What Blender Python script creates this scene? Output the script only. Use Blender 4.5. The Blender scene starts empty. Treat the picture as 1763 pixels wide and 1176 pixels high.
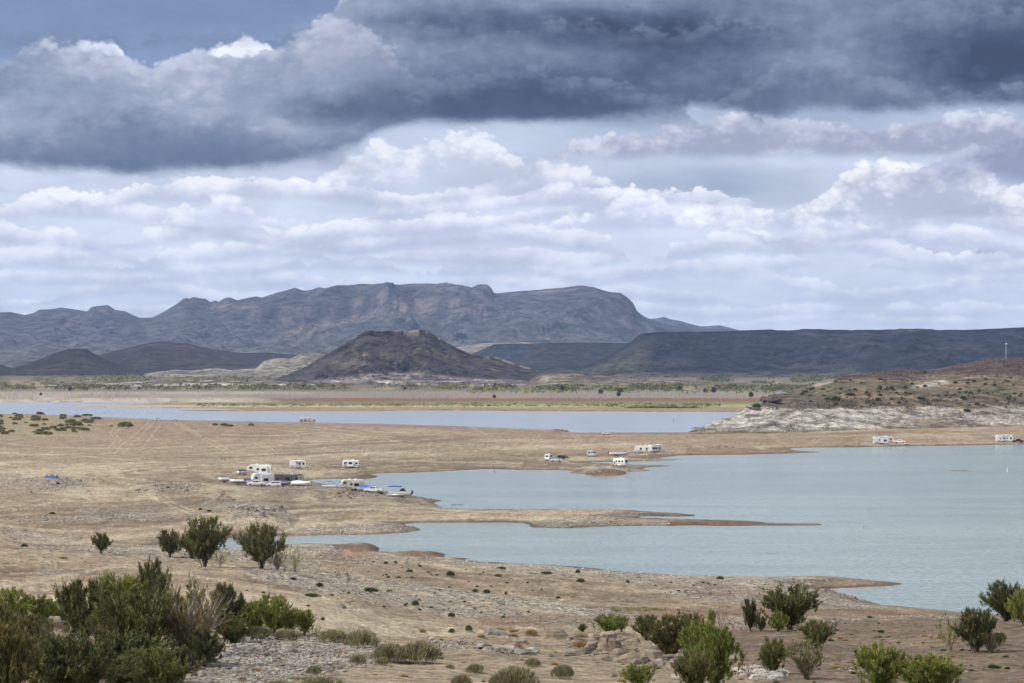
import bpy, bmesh, math, random
import numpy as np
from mathutils import Vector, Matrix

S = bpy.context.scene
COL = S.collection
rnd = random.Random(7)
rng = np.random.default_rng(11)

# ------------------------------------------------------------------ camera
PW, PH, F = 1763.0, 1176.0, 4897.0          # the photograph's frame and a 100 mm lens on 36 mm film
HC = 40.0                                   # eye height above the lake
HOR = 622.0
TH = math.atan((HOR - PH / 2) / F)
cam = bpy.data.cameras.new('camera')
cam.lens = 100.0
cam.sensor_width = 36.0
cam.clip_start = 1.0
cam.clip_end = 90000.0
camo = bpy.data.objects.new('camera', cam)
COL.objects.link(camo)
camo.location = (0, 0, HC)
camo.rotation_euler = (math.pi / 2 + TH, 0, 0)
S.camera = camo

def ray(px, py):
    """slopes of the sight line: x = tx * y, z = HC + tz * y"""
    a, b = px - PW / 2, PH / 2 - py
    dy = F * math.cos(TH) - b * math.sin(TH)
    dz = b * math.cos(TH) + F * math.sin(TH)
    return a / dy, dz / dy

# ------------------------------------------------------------------ node helpers
class G:
    """small wrapper for building node trees"""
    def __init__(s, tree):
        s.t = tree; s.n = tree.nodes; s.l = tree.links
    def new(s, typ, ins=None, **kw):
        nd = s.n.new(typ)
        for k, v in kw.items():
            setattr(nd, k, v)
        if ins:
            for k, v in ins.items():
                s.put(nd.inputs[k], v)
        return nd
    def put(s, sock, v):
        if isinstance(v, bpy.types.NodeSocket):
            s.l.new(v, sock)
        elif v is not None:
            if hasattr(sock, 'default_value'):
                try:
                    n = len(sock.default_value)
                    if n == 4 and len(v) == 3:
                        v = tuple(v) + (1.0,)
                except TypeError:
                    pass
                sock.default_value = v
    def m(s, op, *a, clamp=False):
        nd = s.n.new('ShaderNodeMath'); nd.operation = op; nd.use_clamp = clamp
        for i, v in enumerate(a):
            s.put(nd.inputs[i], v)
        return nd.outputs[0]
    def vec(s, x, y, z=0.0):
        return s.new('ShaderNodeCombineXYZ', {0: x, 1: y, 2: z}).outputs[0]
    def vm(s, op, *a):
        nd = s.n.new('ShaderNodeVectorMath'); nd.operation = op
        for i, v in enumerate(a):
            s.put(nd.inputs[i], v)
        return nd.outputs[0]
    def noise(s, v, scale=1.0, detail=3.0, rough=0.55, dim='3D', w=None, lac=2.0, dist=0.0, kind='FBM'):
        nd = s.n.new('ShaderNodeTexNoise'); nd.noise_dimensions = dim; nd.noise_type = kind
        if dim != '1D':
            s.put(nd.inputs['Vector'], v)
        if w is not None:
            s.put(nd.inputs['W'], w)
        nd.inputs['Scale'].default_value = scale; nd.inputs['Detail'].default_value = detail
        nd.inputs['Roughness'].default_value = rough; nd.inputs['Lacunarity'].default_value = lac
        nd.inputs['Distortion'].default_value = dist
        return nd.outputs['Fac']
    def ss(s, v, a, b, c=0.0, d=1.0, mode='SMOOTHSTEP'):
        nd = s.n.new('ShaderNodeMapRange'); nd.interpolation_type = mode; nd.clamp = True
        for i, q in enumerate((v, a, b, c, d)):
            s.put(nd.inputs[i], q)
        return nd.outputs[0]
    def mix(s, f, a, b, blend='MIX'):
        nd = s.n.new('ShaderNodeMix'); nd.data_type = 'RGBA'; nd.blend_type = blend
        s.put(nd.inputs[0], f); s.put(nd.inputs[6], a); s.put(nd.inputs[7], b)
        return nd.outputs[2]
    def curve(s, v, pts):
        nd = s.n.new('ShaderNodeFloatCurve')
        c = nd.mapping.curves[0]
        while len(c.points) < len(pts):
            c.points.new(0.5, 0.5)
        for p, (x, y) in zip(c.points, pts):
            p.location = (x, y); p.handle_type = 'AUTO'
        nd.mapping.use_clip = False
        nd.mapping.update()
        s.put(nd.inputs['Value'], v)
        return nd.outputs[0]

def lin(r, g, b):
    f = lambda c: ((c / 255 + 0.055) / 1.055) ** 2.4 if c > 10 else c / 255 / 12.92
    return (f(r), f(g), f(b), 1.0)

# ------------------------------------------------------------------ sky: Nishita sky under layered cloud
SUN_EL, SUN_AZ = math.radians(46), math.radians(-112)     # azimuth from +Y towards +X (negative: to the left)
world = bpy.data.worlds.new('World')
S.world = world
world.use_nodes = True
world.cycles.sampling_method = 'MANUAL'
world.cycles.sample_map_resolution = 512
g = G(world.node_tree)
g.n.clear()
sky = g.new('ShaderNodeTexSky', sky_type='NISHITA', sun_disc=False, sun_elevation=SUN_EL, sun_rotation=SUN_AZ,
            air_density=1.0, dust_density=1.2, ozone_density=1.5, altitude=1400)
tc = g.new('ShaderNodeTexCoord').outputs['Generated']
sx = g.new('ShaderNodeSeparateXYZ', {0: tc})
X, Y, Z = sx.outputs
hyp = g.m('MAXIMUM', g.m('SQRT', g.m('ADD', g.m('MULTIPLY', X, X), g.m('MULTIPLY', Y, Y))), 0.02)
U = g.m('MULTIPLY', g.m('ARCTAN2', X, Y), 4.897)          # azimuth, 1 unit = 11.7 degrees
V = g.m('MULTIPLY', g.m('DIVIDE', Z, hyp), 4.897)         # tangent of the elevation, same unit
def uu(px): return (px - 881.5) / 1000
def vv(py): return (622 - py) / 1000
UV = g.vec(U, V, 0)
# puffy edge displacement fields, shared by all layers
puffA = g.m('SUBTRACT', g.noise(g.vec(U, g.m('MULTIPLY', V, 1.5), 3.1), 9.0, 6, 0.54, lac=2.2), 0.5)
puffB = g.m('SUBTRACT', g.noise(g.vec(U, g.m('MULTIPLY', V, 1.9), 8.7), 24.0, 5, 0.62), 0.5)
# billow: rounded cauliflower lumps
vor = g.new('ShaderNodeTexVoronoi', {'Vector': g.vec(g.m('ADD', U, g.m('MULTIPLY', puffB, 0.02)), g.m('MULTIPLY', V, 1.4), 0), 'Scale': 26.0, 'Detail': 2.0, 'Roughness': 0.6},
            feature='SMOOTH_F1', voronoi_dimensions='2D')
vor.inputs['Smoothness'].default_value = 0.45
bil = g.m('SUBTRACT', 0.45, vor.outputs['Distance'])

def bump(u0, v0, su, sv, amp=1.0):
    a = g.m('DIVIDE', g.m('SUBTRACT', U, uu(u0)), su / 1000)
    b = g.m('DIVIDE', g.m('SUBTRACT', V, vv(v0)), sv / 1000)
    return g.m('MULTIPLY', g.m('EXPONENT', g.m('MULTIPLY', g.m('ADD', g.m('MULTIPLY', a, a), g.m('MULTIPLY', b, b)), -1.0)), amp)
def total(lst):
    o = lst[0]
    for q in lst[1:]:
        o = g.m('ADD', o, q)
    return o

# clear air between the clouds: pale veil low down, open blue higher up
veil = g.ss(V, 0.62, 0.16, 0.0, 0.80)
veil = g.m('ADD', veil, g.m('MULTIPLY', g.m('SUBTRACT', g.noise(g.vec(U, g.m('MULTIPLY', V, 3.5), 1.3), 3.2, 5, 0.55), 0.5), 0.7))
veil = g.m('SUBTRACT', veil, total([bump(1230, 325, 180, 40, 0.5), bump(960, 330, 90, 22, .35), bump(1575, 443, 50, 16, 0.7), bump(1690, 437, 40, 10, 0.6), bump(1755, 300, 60, 30, .6), bump(180, 60, 300, 90, 0.3)]), clamp=True)
skyc = g.new('ShaderNodeVectorMath', operation='SCALE')
g.put(skyc.inputs[0], g.vm('MULTIPLY', sky.outputs[0], (0.86, 0.80, 0.98))); skyc.inputs['Scale'].default_value = 0.070
col = g.mix(veil, skyc.outputs[0], lin(226, 234, 250))

def layer(col, base, height, seed, fu=3.0, cover=0.5, bright=(246, 247, 253), dark=(196, 204, 226), gain=1.0, soft=0.014, urange=None):
    """one row of flat-based cumulus; base and height in photo rows"""
    vb = vv(base)
    n1 = g.noise(None, fu * 1.0, 5, 0.52, dim='1D', w=g.m('ADD', U, seed * 7.31))
    presence = g.ss(n1, 0.5 - cover * 0.35, 0.62 - cover * 0.2, 0.0, 1.0)
    h = g.m('MULTIPLY', g.m('MULTIPLY', presence, g.m('ADD', 0.35, n1)), height / 1000)
    disp = g.m('ADD', g.m('MULTIPLY', puffA, height / 1000 * 0.95 * gain), g.m('MULTIPLY', bil, height / 1000 * 0.25 * gain))
    wob = g.m('MULTIPLY', puffA, 0.012)
    drift = g.m('MULTIPLY', g.m('SUBTRACT', g.noise(None, 2.2, 2, 0.5, dim='1D', w=g.m('ADD', U, seed * 3.77 + 40)), 0.5), height / 1000 * 2.1)
    vb = g.m('ADD', vb, drift)
    vbn = g.m('ADD', vb, wob)
    top = g.m('ADD', g.m('ADD', vb, h), disp)
    mt = g.ss(g.m('SUBTRACT', top, V), 0.0, 0.006)
    mb = g.ss(g.m('SUBTRACT', V, vbn), -0.003, soft)
    a = g.m('MULTIPLY', g.m('MULTIPLY', mt, mb), g.ss(presence, 0.02, 0.35))
    t = g.m('DIVIDE', g.m('SUBTRACT', V, vb), height / 1000)
    t = g.m('ADD', t, g.m('ADD', g.m('MULTIPLY', bil, 0.18), g.m('MULTIPLY', puffA, 1.1)))
    shade = g.ss(t, 0.0, 0.85)
    c = g.mix(shade, lin(*dark), lin(*bright))
    if urange:
        a = g.m('MULTIPLY', a, g.m('MULTIPLY', g.ss(U, uu(urange[0] - 60), uu(urange[0] + 40)), g.ss(U, uu(urange[1] + 60), uu(urange[1] - 40))))
    return g.mix(g.m('MULTIPLY', a, 0.97), col, c)

B1, D1 = (236, 240, 249), (203, 210, 228)
for i, (base, h, fu, cov) in enumerate([(570, 30, 5.0, .9), (550, 34, 4.6, .7), (528, 40, 4.1, .7), (503, 42, 3.7, .7),
                                        (480, 46, 4.3, .7), (456, 48, 3.4, .7), (430, 50, 3.1, .65), (406, 54, 2.9, .7),
                                        (384, 52, 2.3, .55), (352, 50, 2.0, .40)]):
    k = i / 9
    col = layer(col, base, h, i + 1.7, fu, cov, tuple(int(a + (b - a) * k) for a, b in zip(B1, (240, 241, 247))),
                tuple(int(a + (b - a) * k) for a, b in zip(D1, (186, 193, 211))))

def cumulus(col, pts, base, bright, dark, gain=0.05, soft=0.016, sh=0.10, edge=0.012, rim=0.0, frange=None, alpha=1.0):
    """a cloud whose crest follows pts (photo columns, rows)"""
    lo, hi = pts[0][0], pts[-1][0]
    un = g.m('DIVIDE', g.m('SUBTRACT', U, uu(lo)), (hi - lo) / 1000)
    t = g.curve(un, [((x - lo) / (hi - lo), vv(y)) for x, y in pts])
    if isinstance(base, (int, float)):
        vb = g.m('ADD', vv(base), g.m('MULTIPLY', puffA, 0.03))
    else:
        lo2, hi2 = base[0][0], base[-1][0]
        vb = g.curve(g.m('DIVIDE', g.m('SUBTRACT', U, uu(lo2)), (hi2 - lo2) / 1000), [((x - lo2) / (hi2 - lo2), vv(y)) for x, y in base])
        vb = g.m('ADD', vb, g.m('MULTIPLY', puffA, 0.05))
    top = g.m('ADD', t, g.m('ADD', g.m('MULTIPLY', puffA, gain), g.m('MULTIPLY', bil, gain * 0.35)))
    d = g.m('SUBTRACT', top, V)
    a = g.m('MULTIPLY', g.ss(d, 0.0, edge), g.ss(g.m('SUBTRACT', V, vb), -0.004, soft))
    depth = g.m('ADD', g.m('DIVIDE', d, sh), g.m('ADD', g.m('MULTIPLY', bil, -0.7), g.m('MULTIPLY', puffA, -2.4)))
    c = g.mix(g.ss(depth, 0.0, 1.0), bright if not isinstance(bright, tuple) else lin(*bright), dark if not isinstance(dark, tuple) else lin(*dark))
    return g.mix(g.m('MULTIPLY', a, alpha) if alpha < 1 else a, col, c)

# nearer cumulus heaps above the low rows
col = cumulus(col, [(890, 400), (960, 366), (1030, 350), (1060, 330), (1095, 318), (1130, 330), (1165, 350), (1210, 358), (1270, 352), (1340, 350), (1420, 350), (1470, 372)], 400, (247, 248, 252), (196, 203, 222), 0.04, sh=0.07)
col = cumulus(col, [(230, 400), (300, 372), (350, 345), (385, 330), (420, 338), (450, 365), (500, 372), (560, 385)], 392, (240, 243, 250), (204, 211, 230), 0.04, sh=0.07, soft=0.02)
col = cumulus(col, [(1370, 345), (1420, 318), (1450, 290), (1490, 275), (1530, 272), (1600, 282), (1680, 290), (1730, 320), (1780, 345), (1900, 330), (2000, 350)], 388, (243, 243, 246), (180, 185, 203), 0.05, sh=0.09, soft=0.02)
col = cumulus(col, [(500, 330), (560, 292), (610, 255), (660, 232), (700, 250), (750, 225), (830, 222), (900, 262), (960, 268), (1040, 300)], 335, (232, 234, 241), (192, 198, 216), 0.05, sh=0.11, soft=0.03)
col = cumulus(col, [(930, 262), (1000, 232), (1100, 215), (1200, 196), (1290, 186), (1400, 200), (1520, 205), (1640, 190), (1800, 200), (2000, 220)], 278, (208, 211, 223), (156, 161, 182), 0.05, sh=0.08, soft=0.02)
col = cumulus(col, [(1560, 290), (1640, 262), (1720, 225), (1800, 215), (2000, 230)], 325, (182, 186, 205), (140, 146, 172), 0.05, sh=0.07, soft=0.03)
col = cumulus(col, [(335, 100), (375, 72), (400, 66), (425, 55), (450, 60), (470, 74), (485, 100)], 130, (255, 255, 255), (228, 234, 246), 0.035, sh=0.06)
col = cumulus(col, [(110, 100), (140, 76), (180, 68), (205, 70), (222, 100)], 130, (240, 245, 252), (205, 213, 230), 0.03, sh=0.05)

tex = g.m('SUBTRACT', g.noise(g.vec(g.m('ADD', U, g.m('MULTIPLY', puffA, 0.10)), g.m('MULTIPLY', V, 2.8), 6.6), 5.0, 7, 0.6), 0.5)
col = g.vm('SCALE', col); g.put(col.node.inputs['Scale'], g.m('ADD', 1.20, g.m('ADD', g.m('MULTIPLY', tex, 0.55), g.m('MULTIPLY', puffA, 0.22))))
# the great grey shelf of cloud
streak = g.m('SUBTRACT', g.noise(g.vec(g.m('ADD', U, g.m('MULTIPLY', puffA, 0.2)), g.m('MULTIPLY', V, 2.6), 5.5), 3.4, 6, 0.55), 0.5)
dk = total([bump(930, 190, 380, 42, 0.36), bump(1120, 60, 300, 34, 0.30), bump(1730, 105, 190, 60, 0.44), bump(1790, 40, 190, 90, 0.20), bump(1230, 70, 260, 60, 0.14), bump(700, 40, 260, 20, 0.14), bump(600, 245, 200, 20, 0.10), bump(880, 25, 330, 22, 0.2), bump(330, 285, 380, 34, 0.28),
            bump(1650, 190, 230, 20, 0.32), bump(1050, 110, 650, 120, 0.20), bump(40, 150, 110, 60, 0.10)])
lt = total([bump(170, 120, 190, 60, 0.22), bump(560, 60, 90, 60, 0.38), bump(380, 170, 200, 60, 0.12), bump(1500, 175, 160, 26, 0.16),
            bump(1420, 80, 110, 50, 0.10), bump(120, 235, 160, 26, 0.12), bump(900, 90, 200, 24, 0.12), bump(1380, 110, 90, 20, 0.12)])
lump = g.m('SUBTRACT', g.noise(g.vec(g.m('ADD', U, g.m('MULTIPLY', puffA, 0.12)), g.m('MULTIPLY', V, 1.7), 2.2), 6.5, 7, 0.56, lac=2.1), 0.5)
tone = g.m('ADD', g.m('SUBTRACT', lt, dk), g.m('ADD', g.m('ADD', 0.67, g.m('MULTIPLY', lump, 0.55)), g.m('ADD', g.m('MULTIPLY', streak, 0.95), g.m('ADD', g.m('MULTIPLY', puffA, 0.22), g.m('MULTIPLY', bil, 0.10)))))
ramp = g.new('ShaderNodeValToRGB', {0: tone})
el = ramp.color_ramp.elements
el[0].position = 0.0; el[0].color = lin(52, 60, 88)
el[1].position = 1.0; el[1].color = lin(216, 220, 234)
for p, c in ((0.25, (86, 99, 126)), (0.5, (122, 135, 161)), (0.75, (160, 171, 194))):
    e = el.new(p); e.color = lin(*c)
shelf_top = [(-900, 60), (-200, 120), (0, 108), (60, 72), (120, 74), (200, 82), (250, 104), (290, 100), (345, 80), (420, 84), (500, 62), (540, 30), (600, -30), (720, -250), (1000, -500), (3000, -600)]
shelf_bot = [(-900, 260), (0, 300), (300, 302), (480, 292), (580, 272), (660, 236), (740, 218), (900, 220), (1010, 212), (1100, 204), (1190, 190), (1260, 196), (1330, 214), (1400, 196), (1500, 198), (1763, 190), (3000, 230)]
col = cumulus(col, shelf_top, shelf_bot, (205, 212, 230), ramp.outputs[0], 0.045, soft=0.020, sh=0.05, edge=0.012)
for pts, base, br, dk_, al in (
        ([(-300, 40), (560, 40), (700, 26), (850, 40), (1000, 20), (1120, 38), (1250, 26), (1400, 44), (1560, 20), (1763, 10), (2300, 0)], 92, (132, 143, 168), (74, 86, 114), .50),
        ([(440, 190), (560, 150), (640, 118), (760, 126), (880, 104), (1000, 118), (1100, 138), (1190, 176), (1260, 215)], 224, (128, 140, 165), (64, 76, 104), .60),
        ([(-400, 240), (-100, 190), (60, 205), (160, 172), (240, 158), (320, 188), (400, 176), (480, 205), (580, 250)], 302, (160, 169, 191), (100, 112, 140), .55),
        ([(1170, 190), (1260, 146), (1330, 108), (1400, 92), (1480, 116), (1560, 138), (1700, 146), (1900, 140), (2300, 160)], 200, (140, 150, 174), (80, 92, 120), .55),
        ([(470, 120), (520, 66), (560, 34), (600, 18), (640, 40), (690, 90)], 140, (205, 211, 227), (150, 157, 181), .60),
        ([(1240, 250), (1290, 212), (1340, 200), (1400, 214), (1460, 236)], 236, (176, 182, 202), (128, 136, 162), .6)):
    col = cumulus(col, pts, base, br, dk_, 0.07, soft=0.035, sh=0.07, edge=0.016, alpha=al)
# beyond the frame the overcast goes on overhead, broken by blue
ovn = g.noise(g.vec(g.m('DIVIDE', X, g.m('MAXIMUM', Z, 0.08)), g.m('DIVIDE', Y, g.m('MAXIMUM', Z, 0.08)), 0), 0.55, 6, 0.55)
ocol = g.mix(g.ss(ovn, 0.40, 0.75), lin(246, 248, 252), lin(165, 173, 198))
oa = g.m('MULTIPLY', g.ss(ovn, 0.34, 0.50), g.ss(V, 0.70, 1.15))
col = g.mix(oa, col, ocol)
bg = g.new('ShaderNodeBackground', {'Color': col, 'Strength': 1.0})
out = g.new('ShaderNodeOutputWorld')
g.l.new(bg.outputs[0], out.inputs[0])

sun = bpy.data.lights.new('sun', 'SUN')
sun.energy = 4.4
sun.angle = math.radians(2.0)
sun.color = (1.0, 0.955, 0.88)
suno = bpy.data.objects.new('sun', sun)
COL.objects.link(suno)
sd = Vector((math.sin(SUN_AZ) * math.cos(SUN_EL), math.cos(SUN_AZ) * math.cos(SUN_EL), math.sin(SUN_EL)))
suno.rotation_euler = sd.to_track_quat('Z', 'Y').to_euler()
suno.location = (0, 0, 500)
S.view_settings.view_transform = 'Standard'
S.view_settings.look = 'None'
S.view_settings.exposure = 0.0
S.view_settings.gamma = 1.0
S.render.engine = 'CYCLES'
S.cycles.max_bounces = 4
S.cycles.diffuse_bounces = 2
S.cycles.glossy_bounces = 2
S.cycles.transparent_max_bounces = 6
S.cycles.volume_bounces = 0

# ------------------------------------------------------------------ value noise on arrays
_perm = np.random.default_rng(5).permutation(4096)
_tab = np.random.default_rng(6).random(4096) * 2 - 1
def vnoise(x, y):
    xi, yi = np.floor(x).astype(np.int64), np.floor(y).astype(np.int64)
    fx, fy = x - xi, y - yi
    fx, fy = fx * fx * (3 - 2 * fx), fy * fy * (3 - 2 * fy)
    h = lambda a, b: _tab[(_perm[(a & 4095)] + b * 131 + (b >> 3)) & 4095]
    a, b, c, d = h(xi, yi), h(xi + 1, yi), h(xi, yi + 1), h(xi + 1, yi + 1)
    return (a + (b - a) * fx) * (1 - fy) + (c + (d - c) * fx) * fy
def fbm(x, y, octv=5, gain=0.5, lac=2.03, ridged=False):
    s, a, n = 0, 1.0, 0
    for i in range(octv):
        v = vnoise(x + i * 37.7, y - i * 51.3)
        if ridged:
            v = 1 - 2 * np.abs(v)
        s = s + v * a; n += a
        a *= gain
        x, y = x * lac * 0.8 - y * lac * 0.6, x * lac * 0.6 + y * lac * 0.8
    return s / n
def sstep(x, a, b):
    t = np.clip((x - a) / (b - a), 0, 1)
    return t * t * (3 - 2 * t)

# ------------------------------------------------------------------ tagging, meshes, materials
def tag(o, label=None, cat=None, group=None, kind=None):
    if label: o['label'] = label
    if cat: o['category'] = cat
    if group: o['group'] = group
    if kind: o['kind'] = kind
    return o
def mesh_np(name, V, Fq, mats=(), cols=None, smooth=True, fcol=None):
    """mesh from numpy: V (n,3), Fq (m,3|4) or list of such"""
    me = bpy.data.meshes.new(name)
    if not isinstance(Fq, list):
        Fq = [Fq]
    loops = np.concatenate([f.reshape(-1) for f in Fq]).astype(np.int32)
    tot = np.concatenate([np.full(len(f), f.shape[1], np.int32) for f in Fq])
    start = np.concatenate([[0], np.cumsum(tot)[:-1]]).astype(np.int32)
    me.vertices.add(len(V)); me.vertices.foreach_set('co', np.asarray(V, np.float32).reshape(-1))
    me.loops.add(len(loops)); me.loops.foreach_set('vertex_index', loops)
    me.polygons.add(len(tot)); me.polygons.foreach_set('loop_start', start)
    try:
        me.polygons.foreach_set('loop_total', tot)
    except Exception:
        pass
    me.polygons.foreach_set('use_smooth', np.full(len(tot), smooth))
    for m_ in mats:
        me.materials.append(m_)
    if cols is not None:
        for nm, arr in cols.items():
            if arr.ndim == 2:
                at = me.attributes.new(nm, 'FLOAT_COLOR', 'POINT')
                c = np.ones((len(V), 4), np.float32); c[:, :3] = arr
                at.data.foreach_set('color', c.reshape(-1))
            else:
                at = me.attributes.new(nm, 'FLOAT', 'POINT')
                at.data.foreach_set('value', arr.astype(np.float32))
    me.update(calc_edges=True)
    me.validate()
    return me
def link(name, me, parent=None, loc=None):
    o = bpy.data.objects.new(name, me)
    COL.objects.link(o)
    if parent: o.parent = parent
    if loc is not None: o.location = loc
    return o
def grid_faces(nr, nc):
    i = np.arange(nr - 1)[:, None] * nc + np.arange(nc - 1)[None, :]
    return np.stack([i, i + 1, i + nc + 1, i + nc], -1).reshape(-1, 4)
MATS = {}
def mat(name, color=(0.5, 0.5, 0.5), rough=0.6, metal=0.0, spec=0.5):
    if name in MATS: return MATS[name]
    m_ = bpy.data.materials.new(name); m_.use_nodes = True
    q = G(m_.node_tree); b = q.n['Principled BSDF']
    tcn = q.new('ShaderNodeTexCoord').outputs['Object']
    n = q.noise(tcn, 3.0, 5, 0.6)
    q.put(b.inputs['Base Color'], q.mix(n, tuple(c * 0.86 for c in color[:3]), tuple(min(1, c * 1.10) for c in color[:3])))
    b.inputs['Roughness'].default_value = rough; b.inputs['Metallic'].default_value = metal
    b.inputs['Specular IOR Level'].default_value = spec
    MATS[name] = m_
    return m_

# ------------------------------------------------------------------ shorelines, traced in the photograph and laid on the lake's plane
def ground0(pts, z=0.0):
    out = []
    for px, py in pts:
        tx, tz = ray(px, py)
        d = (z - HC) / tz
        out.append((tx * d, d))
    return np.array(out)
LAKE = [(2700, 764), (1763, 765), (1700, 766), (1600, 768), (1510, 769), (1450, 770), (1390, 770.5), (1352, 772.5), (1372, 775.5), (1418, 778.5), (1380, 780.3), (1300, 782.5),
        (1200, 783.5), (1165, 784.5), (1143, 787), (1120, 789.5), (1140, 791), (1178, 791.6), (1150, 793), (1100, 794.5), (1050, 795), (1010, 796), (1040, 798), (1090, 800),
        (1140, 801), (1176, 801.6), (1140, 803), (1112, 804.5), (1106, 807), (1127, 809), (1105, 811.5), (1060, 813), (1030, 816.5), (1005, 816), (980, 814), (998, 810),
        (960, 809), (900, 809), (870, 808.5), (840, 807.5), (780, 811), (720, 813), (645, 815.5), (615, 817.5), (638, 821), (620, 824.5), (560, 824.5), (533, 826.5), (548, 832),
        (585, 838), (640, 843), (700, 849), (710, 853), (740, 859), (762, 861.5), (748, 866), (752, 871), (768, 874.5), (800, 876), (900, 876.5), (960, 876.5), (1000, 875.5),
        (1085, 878), (1140, 882), (1195, 886), (1196, 888.5), (1160, 889.5), (1120, 889.5), (1088, 890.5), (1150, 893.5), (1200, 894), (1290, 896.5), (1320, 901), (1360, 901.7),
        (1400, 901.5), (1418, 904), (1395, 906), (1320, 905.2), (1200, 904.5), (1100, 905.5), (1040, 907), (980, 909.5), (930, 908), (915, 905), (900, 901.5), (870, 900), (800, 899.6),
        (740, 900.6), (690, 901.8), (715, 908), (726, 913), (700, 917), (660, 920), (600, 921.5), (550, 921.8), (500, 923.5), (450, 924), (400, 926), (350, 931), (300, 934.5),
        (262, 938), (300, 941), (345, 943), (400, 945.5), (430, 943.5), (460, 940), (500, 937), (530, 935.5), (575, 937), (620, 936), (645, 942), (652, 949), (690, 951.5), (745, 950.5),
        (760, 955), (765, 958), (808, 962), (795, 964.5), (820, 967), (870, 970.5), (930, 972.5), (1000, 975.5), (1050, 981), (1100, 985.5), (1160, 989), (1250, 992), (1330, 993.5), (1400, 992),
        (1440, 994), (1500, 999), (1563, 1005.5), (1520, 1009), (1450, 1013), (1422, 1014.5), (1445, 1022), (1480, 1032), (1530, 1042), (1600, 1050), (1660, 1055), (1720, 1062), (1800, 1070), (2700, 1180)]
RIVER = [(-900, 689), (0, 692.5), (150, 692.5), (220, 693), (310, 692.3), (250, 695), (160, 698.5), (80, 699.7), (150, 701), (250, 702), (330, 702.7), (440, 704), (400, 705), (330, 705.7),
         (300, 707), (350, 708), (450, 708), (600, 708.3), (760, 706.7), (900, 708), (1000, 708.6), (1150, 709), (1260, 709.8), (1345, 709), (1360, 720), (1270, 734), (1185, 744), (1100, 744.8), (1040, 744.8),
         (985, 744.5), (975, 740.5), (900, 738), (800, 734.5), (700, 731), (600, 728.7), (520, 727), (420, 725.5), (330, 723.5), (270, 722), (200, 719.5), (150, 717), (60, 715.5), (0, 715.5), (-900, 706)]
BAR = [(1585, 808), (1615, 808.2), (1640, 809.2), (1670, 810), (1698, 810.8), (1670, 811.8), (1645, 811.3), (1620, 809.8)]
BAR2 = [(1380, 884.6), (1400, 884.6), (1402, 885.6), (1382, 885.6)]
BAR3 = [(1185, 738.5), (1200, 735.5), (1213, 736), (1206, 738.6)]
W_LAKE, W_RIVER, W_BAR, W_BAR2, W_BAR3 = (ground0(p) for p in (LAKE, RIVER, BAR, BAR2, BAR3))

def poly_sd(P, x, y):
    """signed distance (inside positive) of points to a closed polygon"""
    best = np.full(x.shape, 1e18); ins = np.zeros(x.shape, bool)
    n = len(P)
    for i in range(n):
        x0, y0 = P[i]; x1, y1 = P[(i + 1) % n]
        ex, ey = x1 - x0, y1 - y0
        t = np.clip(((x - x0) * ex + (y - y0) * ey) / (ex * ex + ey * ey + 1e-9), 0, 1)
        dx, dy = x - x0 - t * ex, y - y0 - t * ey
        np.minimum(best, dx * dx + dy * dy, out=best)
        c = (y0 > y) != (y1 > y)
        if c.any():
            ins ^= c & (x < (x1 - x0) * (y - y0) / (y1 - y0 + 1e-12) + x0)
    d = np.sqrt(best)
    return np.where(ins, d, -d)

# ------------------------------------------------------------------ the ground's height: fitted through levels read off the photograph
PTS = [  # (column, row, height above the lake)
    (-100, 713, 4), (0, 713, 4), (100, 713, 3.6), (160, 717, 2.5), (0, 750, 3), (160, 750, 2.2), (300, 760, 2), (500, 770, 2), (700, 760, 2), (900, 765, 1.5), (300, 730, 1.8), (600, 738, 1.6), (850, 745, 1.4),
    (-200, 800, 3.2), (0, 800, 3), (250, 800, 2.6), (430, 790, 2), (0, 850, 4), (200, 850, 3), (400, 860, 3), (600, 862, 2.6), (700, 870, 1.6), (850, 887, 1.3), (1000, 893, 1.3), (1050, 884, 1.0),
    (-200, 900, 5), (0, 900, 4.5), (200, 900, 3), (400, 905, 1.8), (600, 907, 1.2), (100, 925, 4), (450, 838, 3.0), (520, 842, 3.0), (600, 848, 2.6), (400, 832, 2.6),
    (1100, 765, 1.3), (1300, 755, 1.5), (1600, 752, 2.2), (1750, 752, 2.4), (1450, 760, 1.3), (2000, 752, 2.4), (1280, 888, .6),
    (0, 940, 9), (-200, 940, 10), (174, 951, 10.5), (293, 959, 12.5), (355, 975, 14), (450, 978, 14), (510, 984, 13), (600, 1000, 10.5), (0, 965, 13), (-200, 1000, 18), (0, 1000, 17), (200, 1000, 17),
    (400, 1015, 17), (500, 1035, 17), (600, 1030, 14), (500, 1060, 18.5), (700, 1060, 12.5), (620, 956, 2.2), (560, 945, 1.8), (500, 950, 3.5), (420, 955, 7), (700, 965, 1.6), (800, 978, 1.4), (700, 990, 4), (900, 1000, 2.6),
    (1000, 1000, 2), (1200, 1005, 1.6), (1370, 1002, 1.3), (1500, 1004, .5), (700, 1017, 9), (800, 1026, 8), (900, 1035, 7), (1010, 1043, 6), (720, 1003, 4.6), (820, 1012, 3.6), (920, 1022, 3),
    (1030, 1032, 2.6), (900, 1060, 9.5), (800, 1060, 11), (1000, 1065, 8), (1150, 1050, 4), (1250, 1040, 3), (1350, 1035, 2), (1150, 1070, 6), (1300, 1055, 3.5), (1500, 1050, 2.0), (1000, 1080, 10),
    (800, 1080, 12.5), (1420, 1020, 1.0), (1450, 1035, 1.2)]
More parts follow.
